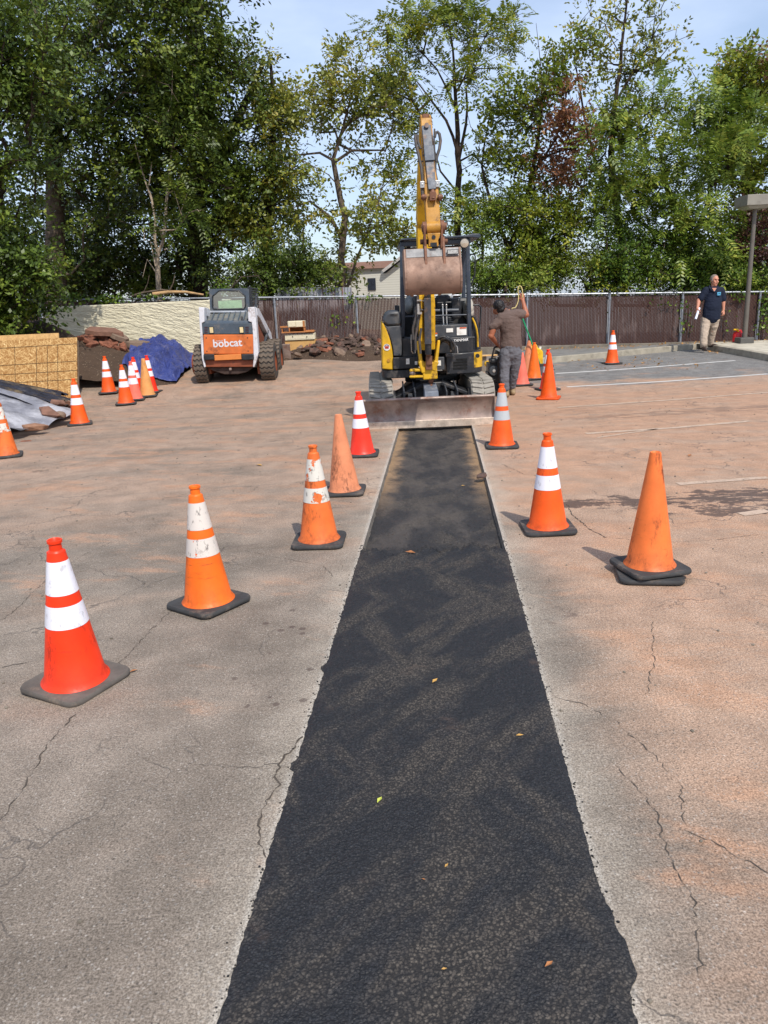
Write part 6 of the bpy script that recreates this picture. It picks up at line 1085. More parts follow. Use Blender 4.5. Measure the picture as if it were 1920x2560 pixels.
# ------------------------------------------------------------------ things round the worker
cw = lambda x, y, Y: P(1200+.1326*x, 720+.1326*y, Y)
rw = lambda a, b, c, d: (1200+.1326*a, 720+.1326*b, 1200+.1326*c, 720+.1326*d)
q = cw(275, 1960, 13.1); pc = thing('plate_compactor', (q.x, 13.25, 0), 'dark plate compactor held by the worker between his leg and the excavator track', 'compactor')
Drk = pbr('oily_dark_metal', srgb(58, 54, 52), .6, .2, .3, 8, srgb(110, 84, 64), .7, 7); mb = MB(); z0 = 0; mb.hexa([(q.x-.17, 13.0, .03), (q.x+.17, 13.0, .03), (q.x+.17, 13.55, .03), (q.x-.17, 13.55, .03), (q.x-.19, 12.92, .10), (q.x+.19, 12.92, .10), (q.x+.19, 13.62, .10), (q.x-.19, 13.62, .10)]); obj('base_plate', mb, Drk, pc, bevel=.01)
mb = MB(); mb.box(q.x-.13, 13.1, .105, q.x+.12, 13.45, .22); mb.box(q.x-.115, 13.12, .221, q.x+.13, 13.42, .40); mb.box(q.x-.10, 13.14, .401, q.x+.12, 13.40, .55); 
for i in range(6): mb.box(q.x-.12, 13.10, .27+i*.02, q.x+.0, 13.119, .278+i*.02)
en = obj('engine', mb, Blk, pc, bevel=.012); mb = MB(); w0 = cw(262, 1562, 13.08); mb.lathe([(0, 0), (.075, 0), (.085, .03), (.085, .05)], (w0.x, 13.06, w0.z), 24, 'y', False); rs = obj('recoil_starter', mb, Gry, en, smooth=40); mb = MB(); mb.lathe([(.0, -.012), (.026, -.01), (.03, 0)], (w0.x, 13.06, w0.z), 16, 'y', False); obj('starter_hub', mb, Chr, rs, smooth=40)
mb = MB(); bxp(mb, rw(205, 1340, 350, 1420), 13.1, 13.4); obj('fuel_tank', mb, Blk, pc, bevel=.02)
mb = MB(); mb.tube([cw(170, 1620, 13.3), cw(205, 1400, 13.2), cw(268, 1130, 13.12), cw(280, 1112, 13.12)], .017, 8); mb.tube([cw(268, 1125, 13.12), cw(320, 1108, 13.14), cw(400, 1112, 13.2)], .017, 8); mb.tube([cw(400, 1112, 13.2), cw(352, 1400, 13.4), cw(345, 1700, 13.5)], .015, 8); obj('handle', mb, Blk, pc, smooth=50)
mb = MB(); mb.tube([cw(340, 1300, 13.08), cw(345, 1720, 13.05), cw(200, 1740, 13.05)], .012, 6); obj('frame_tube', mb, Drk, pc, smooth=50)
q = cw(1115, 1460, 16.0); g = gz(q.x, 16.0); jc = thing('fuel_can', (q.x, 16.05, g), 'yellow fuel can behind the dirty orange cone', 'fuel can')
Ycn = pbr('yellow_plastic', srgb(226, 176, 30), .4, 0, .12, 5, srgb(150, 110, 40), .5, 6); mb = MB(); pts = [cw(x, y, 16.0) for x, y in ((890, 1130), (930, 1095), (1060, 1105), (1175, 1175), (1186, 1215), (1182, 1455), (885, 1458))]; mb.prism([(p.x, 15.96, p.z) for p in pts], (0, .17, 0)); cb = obj('can_body', mb, Ycn, jc, bevel=.025, smooth=40)
mb = MB()
for a, b in (((950, 1200), (1130, 1420)), ((1130, 1200), (950, 1420))): mb.bar(cw(*a, 15.955), cw(*b, 15.955), .02, .012, (0, -1, 0))
obj('can_rib', mb, Ycn, cb); mb = MB(); mb.cyl(cw(1130, 1150, 16.04), cw(1140, 1105, 16.04), .024, n=12); obj('cap', mb, Wht, jc, smooth=40); mb = MB(); mb.tube([cw(960, 1100, 16.04), cw(975, 1062, 16.04), cw(1050, 1066, 16.04), cw(1075, 1110, 16.04)], .013, 8); obj('carry_handle', mb, Ycn, jc, smooth=40)
q = cw(1240, 1490, 15.85); tr_ = thing('rubber_block', (q.x, 15.9, gz(q.x, 15.9)), 'black rubber block on the ground before the yellow can', 'rubber block'); mb = MB(); bxp(mb, rw(1090, 1448, 1392, 1512), 15.8, 15.98); obj('block_body', mb, M_rub, tr_, bevel=.02)
mb = MB(); mb.box(P(1200+.1326*1100, 910, 15.9).x, 15.79, tr_.location.z+.03, P(1200+.1326*1385, 910, 15.9).x, 15.798, tr_.location.z+.045); obj('block_groove', mb, Blk, tr_)
q = cw(1125, 1425, 15.5); br = thing('broom', (q.x, 15.5, gz(q.x, 15.5)), 'long green handled broom leaning by the narrow faded cone', 'broom'); Grn = pbr('green_paint', srgb(24, 158, 106), .35, 0, .1, 6); mb = MB(); mb.cyl(cw(798, 565, 15.2), cw(1128, 1428, 15.45), .014, n=10); obj('broom_handle', mb, Grn, br, smooth=40); mb = MB(); q2 = cw(1128, 1428, 15.45); mb.box(q2.x-.14, q2.y-.03, q2.z-.05, q2.x+.14, q2.y+.03, q2.z); bh = obj('broom_head', mb, Drk, br, bevel=.006); mb = MB(); mb.hexa([(q2.x-.15, q2.y-.05, gz(q2.x, 15.5)), (q2.x+.15, q2.y-.05, gz(q2.x, 15.5)), (q2.x+.15, q2.y+.05, gz(q2.x, 15.5)), (q2.x-.15, q2.y+.05, gz(q2.x, 15.5)), (q2.x-.13, q2.y-.025, q2.z-.052), (q2.x+.13, q2.y-.025, q2.z-.052), (q2.x+.13, q2.y+.025, q2.z-.052), (q2.x-.13, q2.y+.025, q2.z-.052)]); obj('bristles', mb, Gry, bh)
q = cw(205, 1430, 15.2); tb_ = thing('tool_bag', (q.x, 15.3, gz(q.x, 15.3)), 'yellow and blue bag lying between the excavator and the worker', 'bag'); mb = MB(); mb.ball(cw(150, 1430, 15.25), .08, .16, .062); mb.ball(cw(200, 1440, 15.25), .08, .15, .055); obj('bag_body', mb, pbr('yellow_bag', srgb(222, 172, 40), .6, 0, .2, 12, srgb(90, 70, 40), .7, 16), tb_, smooth=60); mb = MB(); mb.ball(cw(285, 1450, 15.22), .045, .15, .05); obj('bag_end', mb, pbr('blue_bag', srgb(70, 132, 204), .5), tb_, smooth=60); mb = MB(); bxp(mb, rw(118, 1390, 165, 1440), 15.09, 15.10); obj('bag_print', mb, Blk, tb_)
q = cw(840, 1420, 15.9); bx = thing('tool_box', (q.x, 15.95, gz(q.x, 15.95)), 'blue box with a yellow and black lid between the faded cones', 'box'); mb = MB(); bxp(mb, rw(780, 1335, 900, 1440), 15.8, 16.05); obj('box_body', mb, pbr('blue_plastic', srgb(64, 128, 198), .45), bx, bevel=.02); mb = MB(); bxp(mb, rw(775, 1295, 905, 1332), 15.79, 16.06); bl_ = obj('lid', mb, Ycn, bx, bevel=.01); mb = MB(); bxp(mb, rw(795, 1296, 850, 1316), 15.782, 15.788); obj('latch', mb, Blk, bl_)
q = cw(880, 1530, 15.6); mb = MB(); p = cw(220, 1268, 15.9); mb.bar((p.x-.22, 15.9, p.z), (p.x+.12, 16.0, p.z-.005), .08, .025); pk = thing('wooden_plank', (p.x, 15.9, p.z-.02), 'short pale board lying behind the yellow and blue bag', 'board'); obj('plank_wood', mb, pbr('pale_wood', srgb(206, 166, 110), .8, 0, .2, 14), pk, bevel=.004)
mb = MB(); mb.box(p.x-.20, 15.95, gz(p.x, 15.95), p.x-.10, 16.0, p.z-.014); mb.box(p.x+.02, 15.96, gz(p.x, 15.95), p.x+.10, 16.02, p.z-.018); obj('plank_block', mb, M_conc2, pk)

# lamp post
Pl = pbr('bronze_grey_paint', srgb(104, 98, 90), .4, .1, .12, 4, srgb(70, 62, 54), .5, 4); b0 = P(1607*S, 743*S, 19.05); g = gz(b0.x, 19.05)+KH
lamp = thing('lamp_post', (b0.x, 19.05, g), 'grey square headed car park lamp post beside the standing man', 'lamp post'); tp = P(1886, 523, 19.05); mb = MB(); mb.cyl((b0.x, 19.05, g+.06), (b0.x, 19.05, tp.z), .062, .046, 20); obj('pole', mb, Pl, lamp, smooth=40)
mb = MB(); mb.box(b0.x-.17, 18.88, g-.06, b0.x+.17, 19.22, g+.13); pb = obj('base_block', mb, pbr('dark_base', srgb(86, 84, 80), .7, 0, .15), lamp, bevel=.02)
hx = tp.x; z0 = tp.z; z1 = P(1880, 486, 18.72).z; h = .335; mb = MB(); mb.hexa([(hx-.20, 18.85, z0-.002), (hx+.20, 18.85, z0-.002), (hx+.20, 19.25, z0-.002), (hx-.20, 19.25, z0-.002), (hx-.29, 18.76, z0+.06), (hx+.29, 18.76, z0+.06), (hx+.29, 19.34, z0+.06), (hx-.29, 19.34, z0+.06)]); obj('lamp_diffuser', mb, pbr('milky_lens', srgb(150, 148, 138), .3), lamp, bevel=.01)
mb = MB(); mb.box(hx-h, 19.05-h, z0+.062, hx+h, 19.05+h, z1); obj('lamp_head', mb, pbr('weathered_grey_housing', srgb(136, 132, 122), .5, 0, .12, 3, srgb(96, 90, 82), .5, 4), lamp, bevel=.008)
# red petrol can
q = P(1593*S, 743*S, 19.3); g = gz(q.x, 19.3)+KH; rc = thing('petrol_can', (q.x, 19.3, g), 'red petrol can with yellow spout at the foot of the lamp post', 'petrol can'); mb = MB(); mb.lathe([(.10, g+.004), (.125, g+.02), (.125, g+.20), (.10, g+.245), (.05, g+.26)], (q.x, 19.3, 0), 18); rb = obj('can_body', mb, pbr('red_plastic_can', srgb(204, 42, 46), .4, 0, .12), rc, smooth=50)
mb = MB(); mb.tube([(q.x+.09, 19.3, g+.22), (q.x+.06, 19.3, g+.29), (q.x-.05, 19.3, g+.28), (q.x-.06, 19.3, g+.25)], .016, 8); obj('carry_handle', mb, rb.data.materials[0], rc, smooth=50); mb = MB(); mb.tube([(q.x-.02, 19.27, g+.26), (q.x-.04, 19.26, g+.31), (q.x-.16, 19.22, g+.315)], [.024, .026, .018], 10); obj('spout', mb, Ycn, rc, smooth=50)

# ------------------------------------------------------------------ boards, soil and covers at the left
def mat_osb():
    t = NT('chipboard'); mp = t.mapping((1, 1, 1)); c = None
    fl = [t.noise(1, 3, .6, t.mapping(sc, loc=lc, vec=t.mapping(rot=(0, R(an), 0))), .6) for sc, lc, an in (((9, 1, 42), (0, 0, 0), 20), ((10, 1, 46), (4, 0, 2), -48), ((11, 1, 40), (1, 0, 7), 78))]
    m = t.math('MAXIMUM', t.math('MAXIMUM', fl[0], fl[1]), fl[2]); c = t.mix(t.ramp(m, .46, .74), srgb(158, 112, 60), srgb(226, 190, 130)); c = t.mix(t.ramp(fl[1], .68, .76, 0, .7), c, srgb(242, 220, 170)); c = t.mix(t.ramp(fl[0], .36, .28, 0, .55), c, srgb(126, 84, 46))
    return t.fin(c, .75, 0, .3, t.bump(m, .25, .004))
M_osb = mat_osb(); OY = 14.7; o1 = Pd(167, 729, OY); zb_ = gz(-6.5, OY)+.015; zt_ = o1.z; x1 = o1.x; x0 = x1-2.44; hh = zt_-zb_
bd1 = thing('chipboard_sheet', ((x0+x1)/2, OY, zb_), 'upright chipboard sheet with printed grid lines at the left edge', 'chipboard'); mb = MB(); ln = .14; mb.hexa([(x0-.17, OY, zb_), (x1-.17, OY, zb_), (x1-.17, OY+.018, zb_), (x0-.17, OY+.018, zb_), (x0-.06, OY+ln, zt_), (x1-.06, OY+ln, zt_), (x1-.06, OY+ln+.018, zt_), (x0-.06, OY+ln+.018, zt_)]); sh = obj('sheet', mb, M_osb, bd1)
mb = MB(); lp = lambda x, f: Vector((x-.17+.11*f, OY+ln*f-.003, zb_+hh*f))
for cx in (154, 505, 683, 850): a = P(cx*.1567, 860, OY).x+.1; mb.bar(lp(a, 0), lp(a, .89), .007, .003, (0, -1, 0))
for f in (.895, .61, .455, .31): mb.bar(lp(x0, f-.03), lp(x1, f), .007, .003, (0, -1, 0))
obj('grid_lines', mb, pbr('ink_lines', srgb(70, 56, 40), .8), sh)
bd2 = thing('chipboard_sheet', ((x0+x1)/2-.3, OY+.25, zb_), 'second chipboard sheet behind the gridded one, its top edge standing higher', 'chipboard'); mb = MB(); d = .20; x1b = P(122*S, 722*S, OY+.2).x; zt2 = P(60*S, 722*S, OY+.36).z; mb.hexa([(x0-.3, OY+.1, zb_), (x1b, OY+.1, zb_), (x1b, OY+.12, zb_), (x0-.3, OY+.12, zb_), (x0-.3, OY+.30, zt2), (x1b, OY+.30, zt2), (x1b, OY+.325, zt2), (x0-.3, OY+.325, zt2)]); obj('sheet', mb, pbr('raw_board', srgb(200, 160, 104), .8, 0, .2, 20, srgb(150, 104, 62), .6, 18), bd2)
# stakes holding the boards up
mb = MB(); mb.bar((x1-.20, OY+.08, zb_-.02), (x1-.12, OY+.26, zt_-.06), .04, .09, (0, 1, 0)); tag(obj('wooden_stake', mb, pbr('stake_wood', srgb(146, 128, 104), .85, 0, .2, 14)), 'timber stake behind the right edge of the chipboard sheets', 'stake')
from mathutils import noise as mnoise
fb = lambda x, y, s, o=0: mnoise.fractal(Vector((x*s+o, y*s, o*1.7)), .9, 2.0, 5)
def mat_soil(name, c0, c1, peb): t = NT(name); c = t.mix(t.noise(5, 7, .68), c0, c1); v = t.n('TexVoronoi'); v.inputs['Scale'].default_value = 26; t.l(t.mapping((1, 1, 1.4)), v.inputs['Vector']); a = t.n('SeparateXYZ'); t.l(v.outputs['Color'], a.inputs[0]); k = t.math('MULTIPLY', t.ramp(a.outputs[0], .70, .95), t.ramp(v.outputs['Distance'], .5, .25)); c = t.mix(t.math('MULTIPLY', k, .8), c, peb); h = t.math('ADD', t.noise(22, 6, .7), t.math('MULTIPLY', k, .5)); return t.fin(c, .95, 0, .2, t.bump(h, 1.0, .04))
M_soil = mat_soil('dark_soil', srgb(60, 48, 40), srgb(98, 80, 66), srgb(150, 130, 110)); M_soilr = mat_soil('red_brown_soil', srgb(92, 62, 48), srgb(134, 92, 72), srgb(160, 124, 104))
cr = lambda x, y, Y: P(.434*x, 680+.434*y, Y)
RYY = 17.4
ridge = [(400, 400), (445, 372), (500, 346), (560, 352), (650, 384), (740, 415), (830, 430), (870, 400), (905, 390), (980, 432), (1060, 505), (1110, 560), (1150, 610)]
toe = [(400, 730), (445, 712), (560, 702), (700, 690), (880, 668), (1000, 650), (1110, 640), (1150, 632)]
RX = [(cr(x, y, RYY).x, cr(x, y, RYY).z) for x, y in ridge]; TX = [(G(.434*x, 680+.434*y).x, G(.434*x, 680+.434*y).y) for x, y in toe]
def itp(L, x): return float(np.interp(x, [a for a, b in L], [b for a, b in L]))
def pile(x, y, rough=.05):
    # x measured at the ridge; toe and ridge lie on the same rays from the lens side only in the drawing, so use plain ground plan here
    ty = itp(TX, x*16.4/17.4); zr = itp(RX, x); g0 = gz(x, y)
    if y < ty: return g0-.03
    if y < RYY: f = (y-ty)/(RYY-ty); return g0+(zr-g0)*(f**.85)+rough*fb(x, y, 2.2)*min(1, f*4)
    f = min(1, (y-RYY)/1.5); return zr+(g0-zr)*f*f+rough*fb(x, y, 2.2)*(1-f)
px0, px1 = cr(405, 500, RYY).x, cr(1150, 500, RYY).x
mb = MB(); mb.grid(lambda u, v: (px0+(px1-px0)*u+.03*fb(u*9, v*9, 1, 3), 15.4+3.4*v, pile(px0+(px1-px0)*u, 15.4+3.4*v)), 120, 90)
tag(obj('soil_pile', mb, M_soil, smooth=70), 'dark soil heap between the chipboard and the blue tarp', 'soil heap')
mb = MB(); pcx, pcy = P(75*S, 700*S, 17.2).x, 17.3; zp = P(72*S, 697*S, 17.2).z
mb.grid(lambda u, v: (pcx-1.6+3.2*u, pcy-1.3+2.6*v, gz(pcx, pcy)-.05+max(0, (zp-gz(pcx, pcy)+.04)*max(0, 1-((1.6*(2*u-1))**2/1.6+(1.3*(2*v-1))**2/1.5))**.8+.07*fb(u*3, v*3, 2.0, 5))), 50, 40); tag(obj('soil_pile', mb, M_soil, smooth=70), 'second dark soil heap showing over the top of the chipboard', 'soil heap')
# broken slabs on the heap
M_slab = pbr('broken_pavement', srgb(126, 92, 76), .92, 0, .25, 7, srgb(84, 60, 50), .7, 6, .6, 60, .012); M_slabg = pbr('grey_broken_pavement', srgb(128, 108, 92), .92, 0, .2, 7, srgb(92, 70, 58), .6, 6, .6, 60, .012); M_clod = pbr('red_clay_clod', srgb(132, 84, 64), .95, 0, .28, 9, srgb(84, 54, 44), .7, 8, .8, 40, .02); M_dkch = pbr('dark_asphalt_chunk', srgb(84, 68, 60), .92, 0, .3, 9, srgb(122, 84, 68), .7, 6, .7, 60, .014)
def chunk(c, sx, sy, sz, rot, flat=False, n=16):
    mb = MB(); E = Matrix.Rotation(R(rot[2]), 3, 'Z') @ Matrix.Rotation(R(rot[1]), 3, 'Y') @ Matrix.Rotation(R(rot[0]), 3, 'X'); pts = []
    if flat:
        k = 7
        for i in range(k): a = 2*math.pi*(i+random.uniform(-.3, .3))/k; r_ = random.uniform(.75, 1.1); pts += [Vector((sx*r_*math.cos(a), sy*r_*math.sin(a), sz)), Vector((sx*r_*1.03*math.cos(a), sy*r_*1.03*math.sin(a), -sz*random.uniform(.7, 1.2)))]
    else:
        for i in range(n): v = Vector((random.gauss(0, 1), random.gauss(0, 1), random.gauss(0, 1))).normalized()*random.uniform(.8, 1.1); pts.append(Vector((v.x*sx, v.y*sy, v.z*sz)))
    mb.hull([Vector(c)+E @ p for p in pts]); return mb
for x, y, sx, sy, sz, rot, m_, lab, fl in ((600, 345, .42, .30, .05, (10, 8, 5), M_slab, 'broad flat slab lying on the very top of the soil heap', 1), (690, 375, .26, .2, .05, (14, 26, 20), M_slabg, 'small tilted slab just right of the topmost slab', 1), (775, 415, .34, .24, .06, (4, 4, 0), M_slabg, 'flat slab jutting out beside the blue tarp above a dark hollow', 1), (690, 465, .36, .34, .045, (58, 12, 10), M_slabg, 'large pale slab tilted towards the front on the soil heap', 1), (615, 372, .12, .1, .08, (0, 0, 0), M_clod, 'rounded red clod under the topmost slab', 0), (800, 455, .2, .14, .07, (30, 10, 20), M_dkch, 'dark lump below the slab beside the blue tarp', 0)):
    Yq = 17.15 if y < 420 else (16.95 if y > 440 else 17.0); q = cr(x, y, Yq); o = obj('pavement_slab', chunk(q, sx, sy, sz, rot, fl), m_, bevel=.012); tag(o, lab, 'slab')
for i in range(34):
    x = random.uniform(440, 720); y = random.uniform(365, 500); Yq = 17.35-(y-360)*.0045; q = cr(x, y, Yq); q.z = max(q.z, pile(q.x, q.y)+.01); s_ = random.uniform(.05, .15); tag(obj('clay_clod', chunk(q, s_*1.3, s_, s_*.75, (random.uniform(0, 40), random.uniform(0, 40), random.uniform(0, 180))), M_clod, bevel=.01), 'red clay clod heaped under the slabs on the soil heap', 'clod', 'clay clods on the soil heap')
# blue tarp draped over the right end
def mat_tarp(): t = NT('blue_tarpaulin'); n1 = t.noise(4.5, 7, .66, t.mapping((1, 1, 1.6), (.4, .2, .5)), 1.2); c = t.mix(t.noise(2.5, 5, .6), srgb(40, 48, 104), srgb(68, 80, 142)); c = t.mix(t.math('MULTIPLY', t.ramp(t.noise(6, 6, .7), .55, .72), .45), c, srgb(150, 140, 150)); return t.fin(c, .38, 0, .5, t.bump(n1, .8, .07))
tx0, tx1 = cr(815, 500, RYY).x, cr(1125, 500, RYY).x
def tarp(u, v):
    x = tx0+(tx1-tx0)*u; ty = itp(TX, x*16.4/17.4)+.06+.42*(1-u)*(.8+.4*math.sin(u*13)); y = ty-.02+(18.3-ty)*v; lf = sst(.0, .22, u); f0 = 1-.55*v if u < .2 else 1
    y = y+(1-lf)*(.55*(1-v)) ; pk = abs(math.sin(u*9+v*3+fb(u*2, v*2, 1, 8)*2))**3*.05+abs(math.sin(u*4-v*7+fb(u*3, v*2, 1, 3)*2.5))**4*.05
    an = math.atan2(v-.62, u-.30); rr_ = math.hypot(v-.62, u-.30); pk += .075*abs(math.sin(4.5*an+1.2*fb(u*2, v*2, 1, 5)))**1.5*min(1, rr_*2.5)+.03*abs(math.sin(17*an+3*fb(u*3, v*3, 1, 6)))*min(1, rr_*2)
    z = pile(x, y, .015)+.03+pk*min(1, v*6+.25)+.025*fb(u*4, v*4, 1.6, 2); return (x+.05*fb(u*3, v*5, 1, 9), y+.03*fb(u*6, v*3, 1, 4), max(z, gz(x, y)+.012))
mb = MB(); mb.grid(tarp, 130, 100); tp_ = obj('blue_tarp', mb, mat_tarp(), smooth=70); tag(tp_, 'crumpled blue tarpaulin covering the right end of the soil heap', 'tarp'); m = tp_.modifiers.new('t', 'SOLIDIFY'); m.thickness = .004
# covered heap at the left edge
HC, HR, HHt = Vector((-7.75, 12.55, 0)), 2.95, 1.0
def heap(d, a=0): return HHt*max(0, 1-d/HR)**.92
mb = MB(); mb.grid(lambda u, v: (HC.x+HR*.9*u*math.cos(6.2832*v), HC.y+HR*.9*u*math.sin(6.2832*v), -.03+heap(HR*.9*u)+.03*fb(u*3, v*6, 1.3)), 24, 60); tag(obj('soil_pile', mb, M_soilr, smooth=70), 'soil heap under the grey plastic sheet at the left edge', 'soil heap')
def sheet(a0, a1, r1, lift, fold, seed):
    def fn(u, v):
        a = R(a0+(a1-a0)*v); e = r1*(1+.05*math.sin(v*9+seed)+.045*math.sin(v*23+seed*2)+.03*fb(v*8, 0, 1, seed)); d = HR*e*u; fd = (abs(math.sin(v*11+seed+u*1.5))**2.5)*fold*u*(1.15-u*.5)+.05*u*abs(math.sin(v*41+seed+2.5*fb(u*3, v*5, 1, seed)))+.022*fb(u*5, v*9, 1.3, seed)*u
        return (HC.x+d*math.cos(a), HC.y+d*math.sin(a), max(heap(d)+lift+fd, .006+gz(HC.x, HC.y)+fd*.5))
    return fn
tP = NT('grey_plastic_film'); n1 = tP.noise(4, 6, .6, None, .8); tr = tP.n('BsdfTranslucent'); tr.inputs[0].default_value = srgb(170, 172, 180); mx = tP.n('MixShader'); mx.inputs[0].default_value = .25; tP.l(tP.p.outputs[0], mx.inputs[1]); tP.l(tr.outputs[0], mx.inputs[2]); tP.l(mx.outputs[0], tP.out.inputs[0]); M_film = tP.fin(tP.mix(tP.ramp(tP.noise(2, 6, .65), .35, .65), srgb(140, 140, 148), srgb(198, 197, 202)), .32, 0, .5, tP.bump(n1, .8, .07))
mb = MB(); mb.grid(sheet(-125, -8, 1.05, .05, .17, 1.7), 60, 130); s1 = tag(obj('plastic_sheet', mb, M_film, smooth=70), 'crumpled translucent grey plastic sheet over the heap at the left edge', 'plastic sheet')
mb = MB(); mb.grid(sheet(-14, 32, .85, .065, .05, 4.1), 50, 60); tag(obj('black_tarp', mb, pbr('black_tarp', srgb(46, 46, 54), .35, 0, .3, 4, srgb(124, 106, 78), .8, 2.2, .5, 8, .04), smooth=70), 'dark muddy tarp along the upper edge of the grey plastic sheet', 'tarp')
c7 = lambda x, y, Y: P(.1808*x, 880+.1808*y, Y)
for x, y, Y, sx, sy, sz, rot, lab, m_ in ((680, 835, 11.75, .27, .13, .07, (10, 14, -28), 'long pinkish slab of stone holding the plastic sheet near the banded cone', M_slab), (490, 1040, 11.0, .22, .12, .07, (0, 6, 12), 'square tan stone lying in the middle of the plastic sheet', pbr('tan_stone', srgb(150, 112, 88), .92, 0, .25, 9, srgb(110, 72, 52), .7, 8, .7, 50, .012)), (380, 1262, 10.45, .14, .09, .05, (0, 0, 8), 'brown stone under the front hem of the plastic sheet', M_clod), (290, 1300, 10.35, .07, .06, .045, (0, 0, 0), 'small round stone beside the front hem of the plastic sheet', M_clod), (800, 700, 12.3, .14, .1, .06, (0, 10, 0), 'pinkish stone on the dark tarp below the chipboard', M_slab), (830, 870, 11.75, .13, .1, .06, (0, 0, 20), 'pale stone right of the long pinkish slab', M_slabg), (620, 640, 12.9, .06, .05, .04, (0, 0, 0), 'small stone at the bottom edge of the chipboard', M_clod)):
    q = c7(x, y, Y); tag(obj('stone', chunk(q, sx, sy, sz, rot, n=20), m_, bevel=.012), lab, 'stone')

# ------------------------------------------------------------------ discarded cabinets and rubble along the fence
c8 = lambda x, y, Y: P(640+.20494*x, 760+.20494*y, Y)
r8 = lambda a, b, c, d: (640+.20494*a, 760+.20494*b, 640+.20494*c, 760+.20494*d)
Wd = pbr('tan_veneer', srgb(206, 162, 100), .6, 0, .12, 6, srgb(160, 116, 70), .5, 5); Wdo = pbr('raw_chip_wood', srgb(176, 116, 66), .8, 0, .2, 12); Crm = pbr('cream_paint', srgb(222, 212, 182), .5, 0, .08, 8, srgb(160, 140, 110), .5, 8)
CYb = 18.6; q = c8(545, 595, CYb); cbn = thing('cabinet', (q.x, CYb+.2, q.z), 'broken tan cabinet with a cream drawer standing before the brown fence', 'cabinet'); mb = MB(); bxp(mb, r8(356, 443, 728, 594), CYb, CYb+.5); mb.box(c8(372, 0, CYb).x, CYb+.05, gz(q.x, CYb)-.05, c8(715, 0, CYb).x, CYb+.45, q.z-.002); obj('carcass', mb, Wd, cbn, bevel=.006)
mb = MB(); bxp(mb, r8(352, 366, 716, 438), CYb-.03, CYb+.46); dw = obj('drawer', mb, Crm, cbn, bevel=.006)
mb = MB(); bxp(mb, r8(376, 380, 694, 424), CYb-.034, CYb-.0305); obj('drawer_panel', mb, Crm, dw, bevel=.003)
for x in (447, 620): mb = MB(); mb.ball(c8(x, 397, CYb-.045), .013); obj('knob', mb, Drk, dw, smooth=60)
mb = MB(); a = c8(312, 352, CYb-.06); b = c8(706, 330, CYb); mb.box(a.x, CYb-.08, a.z-.012, b.x, CYb+.50, a.z+.012); bxp(mb, r8(600, 316, 708, 350), CYb+.3, CYb+.33); obj('worktop', mb, Wdo, cbn, bevel=.004)
q = c8(490, 350, CYb+.1); cb2 = thing('wall_cabinet', (q.x, CYb+.2, a.z+.013), 'small cream two door cabinet on legs sitting on the broken tan cabinet', 'cabinet'); mb = MB(); bxp(mb, r8(386, 207, 592, 284), CYb+.02, CYb+.34); obj('carcass', mb, Crm, cb2, bevel=.005)
for x0_, x1_ in ((392, 480), (486, 568)): mb = MB(); bxp(mb, r8(x0_, 213, x1_, 278), CYb+.0, CYb+.0185); obj('door', mb, Crm, cb2, bevel=.006)
mb = MB(); bxp(mb, r8(568, 205, 594, 282), CYb+.005, CYb+.0195); obj('trim', mb, Wdo, cb2)
mb = MB(); zf = a.z+.0125
for x0_, x1_ in ((398, 410), (580, 592)): p0 = c8(x0_, 286, CYb+.02); p1 = c8(x1_, 286, CYb+.02); mb.box(p0.x, CYb+.02, zf, p1.x, CYb+.34, p0.z)
bxp(mb, r8(292, 272, 402, 290), CYb+.05, CYb+.3); p0 = c8(400, 286, CYb+.3); p1 = c8(590, 286, CYb+.3); mb.box(p0.x, CYb+.32, zf, p1.x, CYb+.335, p0.z); obj('shelf', mb, Wdo, cb2, bevel=.003)
mb = MB(); p = c8(305, 290, CYb+.05); mb.box(p.x+.01, CYb+.06, zf, p.x+.03, CYb+.29, p.z-.02); obj('leg', mb, Wdo, cb2)
# rubble bank
rbx0, rbx1 = c8(330, 700, 18).x, P(990, 900, 18).x
mb = MB(); mb.grid(lambda u, v: (rbx0+(rbx1-rbx0)*u, 17.2+2.7*v+.12*math.sin(u*7), gz(rbx0+(rbx1-rbx0)*u, 17.2+2.7*v)-.03+(.12+.26*sst(.0, .25, u)*v)*sst(0, .2, v)*sst(0, .06, u)*sst(1, .96, u)+.04*fb(u*8, v*5, 1.2)*sst(0, .15, v)), 80, 30); tag(obj('rubble_bank', mb, M_soil, smooth=70), 'bank of soil and rubble along the foot of the fence left of the excavator', 'soil bank')
for i in range(135):
    u = random.random(); v = random.random()**.9; x = rbx0+.2+(rbx1-rbx0-.3)*u; y = 17.35+2.2*v; s_ = random.choice((.05, .06, .07, .08, .10, .13)); m_ = random.choice((M_dkch, M_dkch, M_dkch, M_clod, M_slabg, M_dkch)); z = gz(x, y)+.10+.28*v*sst(.0, .25, u)+s_*.12
    lab = {'dark_asphalt_chunk': 'dark chunk of broken asphalt in the rubble along the fence', 'red_clay_clod': 'red clay lump in the rubble along the fence', 'broken_pavement': 'pinkish brown chunk in the rubble along the fence', 'grey_broken_pavement': 'grey chunk in the rubble along the fence'}[m_.name]
    fl = random.random() < .45; tag(obj('rubble_chunk', chunk((x, y, z), s_*1.35, s_, s_*(.30 if fl else .7), (random.uniform(-35, 35), random.uniform(-35, 35), random.uniform(0, 180)), fl), m_, bevel=.008), lab, 'rubble', 'chunks of rubble along the fence')
